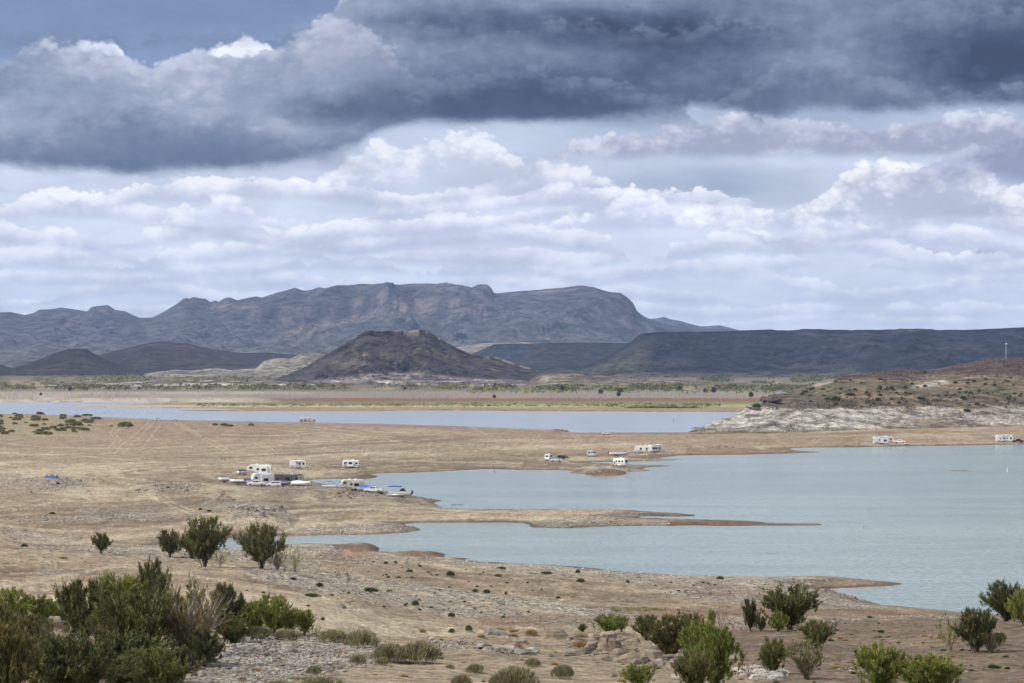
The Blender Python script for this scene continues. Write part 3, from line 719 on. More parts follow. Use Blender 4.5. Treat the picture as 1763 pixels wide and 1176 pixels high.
# ------------------------------------------------------------------ mountains, mesas and hills
def rock_material(name, scale=.02, shrub=.12, shrub_amt=.5, bump=8.0, vein=.3, peb=0.0, pebscale=.5):
    m_ = bpy.data.materials.new(name); m_.use_nodes = True
    q = G(m_.node_tree); b = q.n['Principled BSDF']
    col_ = q.new('ShaderNodeAttribute', attribute_name='soil').outputs['Color']
    gr = q.new('ShaderNodeAttribute', attribute_name='gravel').outputs['Fac']
    P = q.new('ShaderNodeNewGeometry').outputs['Position']
    n1 = q.noise(P, scale, 8, .68); n2 = q.noise(q.vm('MULTIPLY', P, (1, .5, 3.0)), scale * 3, 5, .65)
    k = q.m('ADD', q.ss(n1, .34, .66, .42, 1.58), q.ss(n2, .3, .7, -vein, vein))
    v = q.new('ShaderNodeTexVoronoi', {'Vector': P, 'Scale': shrub, 'Randomness': 1.0}, feature='F1')
    dots = q.m('MULTIPLY', q.ss(v.outputs['Distance'], .42, .22), q.ss(q.noise(P, scale * .7, 3), .42, .6, .25, 1.0))
    c = q.new('ShaderNodeVectorMath', operation='SCALE'); q.put(c.inputs[0], col_); q.put(c.inputs['Scale'], k)
    cc = q.mix(q.m('MULTIPLY', dots, q.m('MULTIPLY', q.m('SUBTRACT', 1.0, gr), shrub_amt)), c.outputs[0], (.045, .055, .032))
    h = n1
    if peb:
        v2 = q.new('ShaderNodeTexVoronoi', {'Vector': P, 'Scale': pebscale}, feature='F1')
        r = q.new('ShaderNodeSeparateColor', {0: v2.outputs['Color']}).outputs[0]
        gap = q.ss(v2.outputs['Distance'], .25, .7, 1.0, .5)
        f = q.m('MULTIPLY', q.ss(r, 0, 1, .55, 1.25), gap)
        f = q.m('ADD', 1.0, q.m('MULTIPLY', q.m('SUBTRACT', f, 1.0), q.m('MULTIPLY', q.m('ADD', gr, .35), peb)))
        c2 = q.new('ShaderNodeVectorMath', operation='SCALE'); q.put(c2.inputs[0], cc); q.put(c2.inputs['Scale'], f)
        cc = c2.outputs[0]
    q.put(b.inputs['Base Color'], cc)
    b.inputs['Roughness'].default_value = 1.0; b.inputs['Specular IOR Level'].default_value = .1
    bp = q.new('ShaderNodeBump', {'Height': h, 'Strength': 1.0, 'Distance': bump}); q.put(b.inputs['Normal'], bp.outputs[0])
    return m_

def massif(name, sil, dbase, dcrest, zbase, prof, ncol, nrow, material, colorf, gully=(400, .10), jag=1.0, back=.35, warp=.25, seed=0, label=None, cat=None, terr=0.0, smooth=0):
    """a ridge: crest line from sil (column,row), depth and thickness from dbase/dcrest, gullied slopes in front and a back slope"""
    sx_ = np.array([p[0] for p in sil], float); sy_ = np.array([p[1] for p in sil], float)
    px = np.linspace(sx_[0], sx_[-1], ncol)
    tx = (px - PW / 2) / F
    db = np.interp(px, *zip(*dbase)) if isinstance(dbase, list) else np.full(ncol, float(dbase))
    dc = np.interp(px, *zip(*dcrest)) if isinstance(dcrest, list) else np.full(ncol, float(dcrest))
    zc = HC - np.array([ray(PW / 2, y)[1] for y in np.interp(px, sx_, sy_)]) * -1 * dc
    H = np.maximum(zc - zbase, 0.0)
    s = np.concatenate([np.linspace(0, 1, nrow), 1 + np.linspace(0, back, max(8, nrow // 8) + 1)[1:]])
    Sg, Tg = np.meshgrid(s, tx, indexing='ij')
    Pg = np.broadcast_to(px, Sg.shape)
    Dg = db[None, :] + (dc - db)[None, :] * Sg
    Xg = Tg * Dg
    lam, ga = gully
    wv_ = fbm(Xg / lam * .7 + seed, Dg / lam * .4, 4)
    gl = fbm(Xg / lam + wv_ * 1.3 + seed * 3, Dg / lam * .22 + seed, 6, .55, ridged=True)
    sh = Sg + wv_ * warp * np.clip(Sg, 0, 1) * (1 - np.clip(Sg, 0, 1)) * 2
    hf = np.interp(sh, *zip(*prof)) if not callable(prof) else prof(sh, Pg, wv_)
    env = np.clip(Sg, 0, 1) ** .6 * np.clip(1 - Sg, 0, 1) ** .7 * 1.7
    hb_ = hf
    hf = hf + (gl - .25) * ga * env
    hf = np.where(hb_ > .98, np.maximum(hf, hb_), hf)
    if terr:
        st_ = np.sin(hf * terr * 6.283 + wv_ * 3) * .35 / terr
        hf = hf + st_ * env
    hf = np.clip(hf, 0, 1.02)
    bk = np.clip(Sg - 1, 0, back) / back
    hf = np.where(Sg > 1, 1 - bk ** 1.3, hf)
    w0_ = wv_
    pxj = fbm(Xg / (lam * .12) + 5, Dg / (lam * .12), 4) * jag * dc.mean() / F
    He = np.broadcast_to(H[None, :], Sg.shape)
    if smooth:                       # low slopes follow the broad shape of the ridge, only the crest its steps
        kx = np.arange(-3 * smooth, 3 * smooth + 1); kw_ = np.exp(-.5 * (kx / smooth) ** 2); kw_ /= kw_.sum()
        Hs = np.convolve(np.pad(H, 3 * smooth, mode='edge'), kw_, mode='valid')
        He = Hs[None, :] + (H - Hs)[None, :] * sstep(hf + w0_ * .15, .62, .97)
    Zg = zbase + He * hf + pxj * np.clip(hf * 3, 0, 1) * np.clip(H[None, :] / (H.max() * .1 + 1e-9), 0, 1)
    Zg = np.where((Sg == 0) | (Sg >= 1 + back - 1e-6), zbase - 6, Zg)
    col_, grv = colorf(Pg, Sg, hf, Zg, Xg, Dg, wv_, gl)
    Vv = np.stack([Xg, Dg, Zg], -1).reshape(-1, 3)
    me = mesh_np(name, Vv, grid_faces(len(s), ncol), [material], {'soil': np.clip(col_, .01, .8).reshape(-1, 3), 'gravel': np.asarray(grv, float).reshape(-1)})
    o = link(name, me)
    tag(o, label, cat, kind='structure')
    return o, (Pg, Sg, Xg, Dg, Zg)

M_FAR = rock_material('far_rock', .009, .016, .55, 90, .35)
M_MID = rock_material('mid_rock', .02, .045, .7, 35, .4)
M_BUT = rock_material('butte_rock', .035, .07, .7, 16, .4)
def solid(c): return np.array(c, float)

def c_range(P, Sg, hf, Z, X, D, w, gl):
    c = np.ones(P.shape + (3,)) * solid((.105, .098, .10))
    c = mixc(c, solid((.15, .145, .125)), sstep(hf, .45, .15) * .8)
    slope = sstep(np.abs(np.gradient(Z, axis=0)) / (np.abs(np.gradient(D, axis=0)) + 1), .35, 1.1)
    stri = fbm(X / 60, Z / 700, 4)
    c = mixc(c, solid((.20, .165, .155)), slope * sstep(stri, -.3, .1) * sstep(hf, .35, .5))
    band_ = sstep(hf + w * .12, .50, .58) * sstep(hf + w * .12, .80, .72) * (sstep(P, 380, 460) * sstep(P, 870, 840) + sstep(P, 1000, 1040) * .5 + sstep(P, 90, 110) * sstep(P, 150, 130))
    c = mixc(c, solid((.23, .18, .165)), band_ * sstep(fbm(X / 45, Z / 500, 4), -.1, .25) * .8)
    c = mixc(c, solid((.06, .055, .06)), band_ * sstep(-fbm(X / 45, Z / 500, 4), .05, .3) * .8)
    c = mixc(c, solid((.085, .075, .07)), sstep(-gl, -.25, .15) * .55)
    c = mixc(c, solid((.30, .24, .19)), sstep(fbm(X / 500, Z / 90 + 3, 5), .18, .5) * .55)
    c = mixc(c, solid((.42, .35, .27)), sstep(fbm(X / 300 + 9, D / 900, 4), .25, .5) * sstep(hf, .25, .08) * .8)
    return c, np.zeros(P.shape)
def prof_range(s, P, w):
    top = .72 + .10 * np.sin(P / 130.0) + w * .10
    a = np.interp(s, [0, .35, .6, .72, .76, .80, 1.0], [0, .17, .36, .48, .60, .84, 1.0])
    b = np.interp(s, [0, .3, .6, .85, 1.0], [0, .16, .42, .78, 1.0])
    k = sstep(P, 380, 460) * sstep(P, 900, 840) + sstep(P, 990, 1030) + .6 * sstep(P, 80, 120) * sstep(P, 240, 200)
    return b + (a - b) * np.clip(k, 0, 1)
RANGE = [(-420, 560), (-300, 548), (-200, 541), (-100, 546), (-40, 541), (0, 538), (18, 537), (30, 540), (42, 543), (58, 539), (68, 533), (90, 532), (104, 529), (125, 532), (150, 536), (158, 528), (172, 526), (186, 525), (198, 534), (215, 536), (228, 542), (240, 547), (262, 547),
         (275, 541), (292, 531), (303, 524), (312, 517), (319, 513), (326, 514), (333, 511), (345, 513), (354, 514), (362, 520), (372, 517), (376, 520), (388, 513), (396, 512), (408, 517), (425, 513), (440, 510), (452, 512), (478, 504), (494, 499), (508, 495.5), (522, 500), (528, 500), (545, 497), (560, 499),
         (580, 493.5), (600, 493), (620, 491), (640, 491.5), (664, 489.5), (690, 490), (705, 488.5), (740, 488), (775, 490), (795, 490.5), (806, 494), (812, 496), (822, 491), (838, 490.5), (846, 496), (850, 505), (875, 503), (910, 500), (940, 498), (970, 495), (1000, 491), (1020, 494), (1040, 500), (1055, 503.5), (1068, 504), (1080, 512), (1090, 522), (1097, 536),
         (1110, 545), (1125, 552), (1160, 561), (1200, 565), (1260, 568), (1400, 572), (1600, 580)]
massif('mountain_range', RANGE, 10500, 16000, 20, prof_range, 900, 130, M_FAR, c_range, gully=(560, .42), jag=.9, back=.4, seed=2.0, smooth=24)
massif('distant_ridge', [(1080, 575), (1105, 560), (1118, 549), (1132, 548), (1143, 545.5), (1155, 550), (1170, 552), (1190, 558), (1205, 562), (1225, 561), (1240, 560), (1255, 564), (1275, 569), (1350, 572)], 19000, 21000, 20, [(0, 0), (1, 1)], 150, 20, M_FAR,
       lambda P, Sg, hf, Z, X, D, w, gl: (np.ones(P.shape + (3,)) * solid((.10, .10, .11)), np.zeros(P.shape)), gully=(500, .2), jag=.3, seed=4)
massif('tan_plateau', [(700, 612), (790, 597), (830, 591), (870, 590), (900, 589), (940, 591), (1010, 594), (1100, 600)], 9600, 11500, 20, [(0, 0), (1, 1)], 160, 26, M_FAR,
       lambda P, Sg, hf, Z, X, D, w, gl: (np.ones(P.shape + (3,)) * solid((.36, .31, .24)), np.zeros(P.shape)), gully=(300, .2), jag=.3, seed=5)

def c_dark(base, alt, pale=None):  # cloud shadow over these hills and mesas is put into the darker rock colours
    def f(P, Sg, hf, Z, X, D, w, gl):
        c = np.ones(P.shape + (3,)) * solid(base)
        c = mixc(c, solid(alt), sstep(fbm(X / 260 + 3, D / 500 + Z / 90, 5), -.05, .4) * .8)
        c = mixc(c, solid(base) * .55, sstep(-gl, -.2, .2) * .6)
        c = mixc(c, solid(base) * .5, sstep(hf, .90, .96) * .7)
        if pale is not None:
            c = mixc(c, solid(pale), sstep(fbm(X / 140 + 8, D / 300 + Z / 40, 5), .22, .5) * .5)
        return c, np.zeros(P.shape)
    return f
LH1 = [(-420, 650), (-250, 625), (-120, 632), (-40, 624), (0, 627), (20, 634), (45, 628), (70, 618), (95, 608), (112, 602), (120, 600.5), (148, 600.5), (160, 608), (185, 620), (215, 632), (240, 641), (290, 652), (330, 658)]
LH2 = [(130, 640), (170, 611), (190, 606), (215, 600), (240, 594), (258, 590), (275, 587.5), (300, 591), (320, 590.5), (345, 597), (380, 603), (420, 608), (450, 607), (500, 610), (560, 614), (640, 624), (700, 640)]
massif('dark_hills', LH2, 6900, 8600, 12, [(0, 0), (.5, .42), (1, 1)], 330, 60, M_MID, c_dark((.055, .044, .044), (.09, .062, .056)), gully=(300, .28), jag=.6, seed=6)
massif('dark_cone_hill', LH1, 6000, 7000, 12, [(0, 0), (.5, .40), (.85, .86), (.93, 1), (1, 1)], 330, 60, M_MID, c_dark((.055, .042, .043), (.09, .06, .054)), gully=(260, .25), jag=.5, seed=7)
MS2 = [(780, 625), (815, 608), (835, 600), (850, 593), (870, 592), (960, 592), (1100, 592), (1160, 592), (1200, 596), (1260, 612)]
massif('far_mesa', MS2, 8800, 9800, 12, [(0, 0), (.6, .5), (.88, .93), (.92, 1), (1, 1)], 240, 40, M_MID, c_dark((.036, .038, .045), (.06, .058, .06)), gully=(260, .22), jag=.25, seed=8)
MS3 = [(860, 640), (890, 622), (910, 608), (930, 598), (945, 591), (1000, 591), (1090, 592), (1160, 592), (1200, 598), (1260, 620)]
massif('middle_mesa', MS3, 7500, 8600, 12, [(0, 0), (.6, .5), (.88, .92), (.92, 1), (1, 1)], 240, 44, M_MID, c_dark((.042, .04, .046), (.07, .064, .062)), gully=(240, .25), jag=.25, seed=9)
MESA = [(960, 650), (1000, 636), (1030, 622), (1045, 615), (1060, 605), (1082, 592), (1100, 578), (1108, 575), (1160, 572.5), (1240, 570.5), (1320, 569), (1430, 568.5), (1560, 568.7), (1640, 568.5), (1690, 567), (1730, 565), (1763, 563.5), (1900, 559), (2200, 560)]
def prof_mesa(s, P, w):
    sp = sstep(np.sin(P / 47.0 + w * 3) + np.sin(P / 121.0), -.4, 1.2)
    a = np.interp(s, [0, .3, .6, .88, .93, 1], [0, .13, .42, .90, .99, 1.0]); b = np.interp(s, [0, .25, .55, .80, .86, 1], [0, .20, .56, .88, .97, 1.0])
    return a + (b - a) * sp
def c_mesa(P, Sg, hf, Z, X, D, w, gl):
    c, gr_ = c_dark((.028, .030, .045), (.046, .047, .060), (.09, .085, .085))(P, Sg, hf, Z, X, D, w, gl)  # cloud shadow and blue haze put into the mesa's rock colour
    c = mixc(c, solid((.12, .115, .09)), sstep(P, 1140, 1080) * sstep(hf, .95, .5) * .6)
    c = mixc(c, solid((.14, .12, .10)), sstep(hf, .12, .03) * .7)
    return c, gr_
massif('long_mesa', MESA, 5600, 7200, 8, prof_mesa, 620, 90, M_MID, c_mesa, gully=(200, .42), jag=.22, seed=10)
def c_pale(P, Sg, hf, Z, X, D, w, gl):
    c = np.ones(P.shape + (3,)) * solid((.235, .215, .165))
    c = mixc(c, solid((.36, .33, .26)), sstep(fbm(X / 60 + 3, D / 90, 5), -.1, .4) * .8)
    c = mixc(c, solid((.12, .115, .095)), sstep(-gl, -.2, .25) * .8)
    return c, np.zeros(P.shape)
massif('pale_scrub_hills', [(180, 660), (230, 651), (250, 643), (275, 640), (300, 636.5), (330, 638), (355, 635), (375, 633), (395, 637), (412, 636), (440, 634), (455, 622), (472, 617), (500, 617), (520, 609), (545, 607), (580, 606), (620, 606), (680, 620), (760, 650)], 5600, 6300, 7,
       [(0, 0), (.5, .55), (1, 1)], 300, 50, M_BUT, c_pale, gully=(110, .45), jag=.5, seed=11)
def c_butte(P, Sg, hf, Z, X, D, w, gl):
    c = np.ones(P.shape + (3,)) * solid((.055, .048, .052))
    c = mixc(c, solid((.092, .078, .074)), sstep(fbm(X / 50 + 3, D / 160 + Z / 30, 5), -.1, .4) * .7)
    c = mixc(c, solid((.052, .046, .048)), sstep(-gl, -.25, .15) * .7)
    sc = fbm(P / 16, Z / 14, 4)
    c = mixc(c, solid((.20, .16, .13)), sstep(np.hypot((P - 622) / 22, (hf - .48) / .16), 1.15, .5) * sstep(sc, -.25, .2) * .75)
    c = mixc(c, solid((.035, .033, .036)), sstep(hf, .90, .925) * sstep(hf, .99, .975))
    c = mixc(c, solid((.34, .30, .22)), sstep(hf, .978, .988) * sstep(fbm(P / 9, P * 0, 3), -.1, .3) * sstep(P, 640, 650) * .7)
    lay = fbm(P / 45, Z / 2.6 + fbm(P / 80, P * 0, 3) * 1.6, 4)
    lowp = sstep(hf, .23, .13)
    c = mixc(c, solid((.22, .185, .175)), lowp * .8)
    c = mixc(c, solid((.44, .40, .37)), lowp * sstep(lay, .08, .32) * .95)
    c = mixc(c, solid((.10, .085, .085)), lowp * sstep(-lay, .12, .4) * .8)
    c = mixc(c, solid((.16, .15, .085)), sstep(P, 520, 600) * sstep(P, 940, 880) * sstep(fbm(X / 30, D / 40, 3), .15, .5) * .35)
    return c, np.zeros(P.shape)
BUTTE = [(380, 671), (430, 664), (470, 655), (505, 641), (530, 630), (547, 619), (560, 610.5), (575, 603), (600, 588), (618, 578.5), (628, 573), (636, 571), (660, 570.8), (700, 570.5), (732, 570.5), (738, 573), (752, 581), (772, 593), (790, 602), (812, 611), (835, 613.5), (855, 615.5), (875, 622),
         (900, 630), (930, 639), (960, 648), (1000, 655), (1050, 664)]
def prof_butte(s, P, w):
    return np.interp(s, [0, .16, .34, .60, .86, .90, .906, 1], [0, .12, .22, .52, .84, .89, .995, 1.0])
massif('flat_topped_butte', BUTTE, 4250, 4900, 4, prof_butte, 560, 110, M_BUT, c_butte, gully=(80, .36), jag=.4, back=1.2, seed=12)
def c_knoll(P, Sg, hf, Z, X, D, w, gl):
    c = np.ones(P.shape + (3,)) * solid((.17, .15, .105))
    c = mixc(c, solid((.30, .26, .19)), sstep(fbm(X / 25 + 3, D / 60, 5), -.05, .4) * .7)
    c = mixc(c, solid((.07, .06, .045)), sstep(hf, .70, .85) * sstep(P, 1030, 1010) * .8)
    c = mixc(c, solid((.40, .36, .30)), sstep(np.hypot((P - 938) / 9, (hf - .5) / .3), 1.2, .6) * .5)
    return c, np.zeros(P.shape)
massif('brush_knoll', [(880, 668), (905, 660), (917, 650), (930, 643), (950, 638.5), (980, 637.5), (1003, 640), (1018, 645), (1040, 646.5), (1100, 650), (1180, 654), (1300, 660)], 4150, 4500, 4, [(0, 0), (.5, .5), (1, 1)], 260, 44, M_BUT, c_knoll, gully=(40, .3), jag=.5, back=1.0, seed=13)
def c_strata(P, Sg, hf, Z, X, D, w, gl):
    lay = fbm(P / 60, Z / 1.5 + fbm(P / 50, P * 0, 3) * 1.2, 4)
    c = np.ones(P.shape + (3,)) * solid((.20, .175, .14))
    c = mixc(c, solid((.46, .43, .38)), sstep(lay, .02, .3))
    c = mixc(c, solid((.11, .10, .085)), sstep(-lay, .05, .35) * .9)
    return c, np.zeros(P.shape)
massif('badland_bluffs', [(60, 664), (120, 660), (150, 655.5), (175, 656), (200, 659), (230, 657), (270, 655), (320, 656.5), (370, 655), (420, 658), (470, 655), (520, 660), (560, 663), (600, 668), (650, 664), (700, 661), (760, 665), (840, 660), (900, 668)], 4080, 4180, 3, [(0, 0), (.5, .6), (1, 1)], 420, 24, M_BUT, c_strata,
       gully=(40, .5), jag=.5, back=1.0, seed=14)

# the near hill across the inlet: basalt crest, grassy slope, bleached boulders below the old water line
HILL = [(1183, 744.3), (1200, 738), (1215, 732), (1230, 725), (1250, 718), (1270, 712), (1279, 707), (1284, 700), (1296, 696), (1310, 695), (1318, 686), (1326, 679), (1340, 678), (1352, 677), (1366, 672), (1380, 667), (1400, 662), (1430, 654), (1440, 651), (1452, 647.5), (1475, 645), (1500, 643), (1523, 637),
        (1550, 635.5), (1590, 637), (1620, 634), (1648, 628), (1680, 622), (1700, 618), (1725, 615.5), (1750, 616), (1790, 620), (1900, 612), (2100, 600), (2400, 640)]
def prof_hill(s, P, w):
    a = np.interp(s, [0, .03, .16, .24, .30, .55, .80, 1], [0, .05, .34, .40, .54, .68, .86, 1])
    b = np.interp(s, [0, .1, .55, .75, 1], [0, .12, .56, .8, 1])
    k = sstep(P, 1330, 1280)
    return a + (b - a) * k
def c_hill(P, Sg, hf, Z, X, D, w, gl):
    n = fbm(X / 9, D / 14 + Z / 4, 5); n2 = fbm(X / 30 + 4, D / 50, 4); n3 = fbm(X / 3, Z / 1.0, 4)
    c = np.ones(P.shape + (3,)) * solid((.135, .108, .074))
    c = mixc(c, solid((.20, .155, .098)), sstep(n2 + n * .4, -.05, .4) * .8)
    c = mixc(c, solid((.10, .10, .062)), sstep(-n2 + n * .4, .05, .5) * .7)
    zz = Z + n * 1.6 + w * 2
    sumz = np.interp(P, [1180, 1430, 1440, 1480, 1600, 1763, 2400], [90, 80, 27.5, 28, 29.5, 31, 33])
    c = mixc(c, solid((.072, .048, .042)), sstep(zz, sumz - 1.0, sumz + 1.5) * .85)
    rk = sstep(zz, 12.4, 13.6) * sstep(zz, 19, 17)
    c = mixc(c, solid((.085, .07, .06)), rk * .85); c = mixc(c, solid((.24, .17, .11)), rk * sstep(n3, .1, .4) * .6)
    c = mixc(c, solid((.12, .095, .08)), sstep(P, 1400, 1330) * sstep(zz, 13, 15) * .7)
    wt = sstep(zz, 13.6, 12.2) * sstep(Z, 1.5, 4.0)
    gaps = sstep(np.abs(P - 1548 - (Z - 8) * 4 + n * 10), 14, 4) + sstep(np.abs(P - 1338 - (Z - 8) * 6 + n * 12), 16, 5) * .8 + sstep(P + n * 20, 1560, 1575) * sstep(P + n * 20, 1660, 1610) * sstep(Z, 8.6, 6.6)
    wt = wt * (1 - np.clip(gaps, 0, 1) * .85)
    c = mixc(c, solid((.47, .44, .385)), wt * (1 - .35 * sstep(P, 1540, 1640)) * (.75 + .25 * sstep(n3, -.3, .2)))
    c = mixc(c, solid((.16, .135, .115)), wt * sstep(-n3, .12, .4) * .5)
    c = mixc(c, solid((.34, .31, .27)), sstep(np.hypot((P - 1603) / 28, (Z - 25.0 - (P - 1603) * .04) / 1.8) + n * .6, 1.1, .7) * .8)
    c = mixc(c, solid((.30, .27, .23)), sstep(np.hypot((P - 1418) / 18, (Z - 25.5 - (P - 1418) * .10) / 1.6) + n * .6, 1.1, .7) * .8)
    c = mixc(c, solid((.11, .09, .075)), sstep(Z, 4.5, 1.5) * sstep(P, 1500, 1560) * .8)
    return c, wt
M_HILL = rock_material('hill_rock', .08, .35, .30, 1.6, .25, peb=.65, pebscale=.75)
HB = [(1183, 1545), (1300, 1530), (1450, 1540), (1600, 1575), (1763, 1600), (2400, 1650)]
HCST = [(1183, 1550), (1215, 1590), (1250, 1640), (1279, 1690), (1300, 1720), (1345, 1800), (1430, 1930), (1520, 2030), (1600, 2090), (1763, 2150), (2400, 2300)]
hill_o, hillg = massif('rocky_hill', HILL, HB, HCST, 1.0, prof_hill, 760, 150, M_HILL, c_hill, gully=(38, .13), jag=.9, back=.6, seed=15, warp=.15)
HP, HS, HX, HD, HZ = hillg
def hill_at(px, py):
    """first point of the hill met by a sight line"""
    tx, tz = ray(px, py)
    j = int(round(np.interp(px, HP[0], np.arange(HP.shape[1]))))
    zc_ = HZ[1:, j]; dc_ = HD[1:, j]
    sl = (zc_ - HC) / dc_
    idx = np.nonzero(sl >= tz)[0]
    i = idx[0] if len(idx) else int(np.argmax(sl))
    return Vector((tx * dc_[i], dc_[i], zc_[i]))

# ------------------------------------------------------------------ rocks
def stone_arrays(seed, flat=.35, n=7, layers=3):
    """a broken slab: a few bedding planes stepping in and out"""
    r = np.random.default_rng(seed)
    a = np.sort(r.random(n) * .6 + np.arange(n)) / n * 2 * math.pi
    rad = .5 * (.75 + .4 * r.random(n))
    V, Fc = [], []
    zs = np.sort(np.concatenate([[0, 1], r.random(layers - 2) * .6 + .2])) if layers > 2 else np.array([0, 1.])
    off = (0, 0)
    for k, z in enumerate(zs):
        g_ = 1 - .16 * k + (r.random() - .5) * .14
        off = (off[0] + (r.random() - .5) * .10, off[1] + (r.random() - .5) * .10)
        for i in range(n):
            q_ = rad[i] * g_ * (1 + (r.random() - .5) * .12)
            V.append((math.cos(a[i]) * q_ + off[0], math.sin(a[i]) * q_ * .8 + off[1], (z - .25) * flat + (r.random() - .5) * .05 * flat + .14 * flat * math.cos(a[i] + seed)))
    for k in range(len(zs) - 1):
        for i in range(n):
            j = (i + 1) % n
            b, t = k * n, (k + 1) * n
            Fc.append((b + i, b + j, t + j, t + i))
    top = (len(zs) - 1) * n
    V.append((off[0], off[1], (1 - .25) * flat + .03)); c = len(V) - 1
    T = [(top + i, top + (i + 1) % n, c) for i in range(n)]
    return np.array(V), np.array(Fc), np.array(T)
def rock_mat(name, c1, c2, sc=2.5, strat=8.0):
    m_ = bpy.data.materials.new(name); m_.use_nodes = True
    q = G(m_.node_tree); b = q.n['Principled BSDF']
    P = q.new('ShaderNodeNewGeometry').outputs['Position']
    rr = q.new('ShaderNodeObjectInfo').outputs['Random']
    n = q.noise(P, sc, 6, .65); s_ = q.noise(q.vm('MULTIPLY', P, (.5, .5, strat)), 1.2, 4, .6)
    f = q.m('ADD', q.m('MULTIPLY', q.ss(n, .3, .7), .6), q.m('MULTIPLY', q.ss(s_, .35, .65), .4))
    c = q.mix(f, c1, c2)
    sc_ = q.new('ShaderNodeVectorMath', operation='SCALE'); q.put(sc_.inputs[0], c); q.put(sc_.inputs['Scale'], q.ss(rr, 0, 1, .72, 1.25, 'LINEAR'))
    q.put(b.inputs['Base Color'], sc_.outputs[0]); b.inputs['Roughness'].default_value = .95; b.inputs['Specular IOR Level'].default_value = .2
    bp = q.new('ShaderNodeBump', {'Height': q.m('ADD', n, s_), 'Strength': .9, 'Distance': .08}); q.put(b.inputs['Normal'], bp.outputs[0])
    return m_
R_TAN = rock_mat('sandstone', (.105, .080, .060), (.30, .245, .185))
R_GREY = rock_mat('grey_shale', (.105, .092, .080), (.37, .34, .30))
R_PALE = rock_mat('bleached_rock', (.24, .22, .185), (.50, .465, .405))
R_DARK = rock_mat('dark_basalt', (.055, .045, .04), (.16, .125, .10))
def stone_mesh(seed, mat_, flat=.35, n=7, layers=3):
    v, f, t = stone_arrays(seed, flat, n, layers)
    return mesh_np('stone', v, [f, t], [mat_], smooth=False)
STONES = {k: [stone_mesh(i * 7 + 1, m_, fl, 7, 4) for i, fl in enumerate((.22, .3, .38, .28, .45, .2, .34, .26))] for k, m_ in (('tan', R_TAN), ('grey', R_GREY), ('pale', R_PALE), ('dark', R_DARK))}
BASE_ST = [stone_arrays(i + 50, .5, 5, 2) for i in range(6)]
def scatter_mesh(name, pos, size, mat_, parent=None, flat=1.0, tilt=.3):
    """many small stones joined in one mesh"""
    Vs, Fs, Ts = [], [], []; o = 0
    n = len(pos); an = rng.random(n) * 6.283; tl = (rng.random((n, 2)) - .5) * tilt
    for i in range(n):
        v, f, t = BASE_ST[i % 6]
        c, s = math.cos(an[i]), math.sin(an[i])
        x, y, z = v[:, 0], v[:, 1], v[:, 2] * flat
        q_ = np.stack([x * c - y * s, x * s + y * c, z + x * tl[i, 0] + y * tl[i, 1]], 1) * size[i] + pos[i]
        Vs.append(q_); Fs.append(f + o); Ts.append(t + o); o += len(v)
    me = mesh_np(name, np.concatenate(Vs), [np.concatenate(Fs), np.concatenate(Ts)], [mat_], smooth=False)
    return link(name, me, parent)
def outcrop(label, px, py, rx, ry, nbig, nsmall, size, kind='grey', group=None, hill=False, flat=1.0, dip=.0):
    """a patch of broken rock: single stones as parts, the rubble between them as one part"""
    at = hill_at if hill else ground_at
    c = at(px, py)
    e = bpy.data.objects.new('rock_outcrop', None); COL.objects.link(e); e.location = c
    tag(e, label, 'rock outcrop', group)
    Rx = rx * c.y / F; y0 = at(px, py + ry).y; y1 = at(px, py - ry).y; Ry = max((y1 - y0) / 2, Rx * .3); cy = (y0 + y1) / 2
    def spot():
        while True:
            a, b = rnd.gauss(0, .5), rnd.gauss(0, .5)
            if a * a + b * b < 1.1:
                x, y = c.x + a * Rx, cy + b * Ry
                z = hz(x, y) if not hill else c.z
                if z > .02: return x, y, z
    for i in range(nbig):
        x, y, z = spot()
        s = size * (.55 + rnd.random() ** 2 * 1.1)
        o = bpy.data.objects.new('stone', STONES[kind][i % 8]); COL.objects.link(o); o.parent = e
        o.location = (x - c.x, y - c.y, z - c.z + s * .02)
        o.rotation_euler = ((rnd.random() - .5) * .5 + dip, (rnd.random() - .5) * .5, rnd.random() * 6.28)
        o.scale = (s * 1.3, s * .9, s * flat)
    if nsmall:
        P = np.array([spot() for _ in range(nsmall)]) - np.array(c)
        o = scatter_mesh('rubble', P, size * (.12 + .35 * rng.random(nsmall) ** 2), {'tan': R_TAN, 'grey': R_GREY, 'pale': R_PALE, 'dark': R_DARK}[kind], e)
        o['kind'] = 'stuff'
    return e
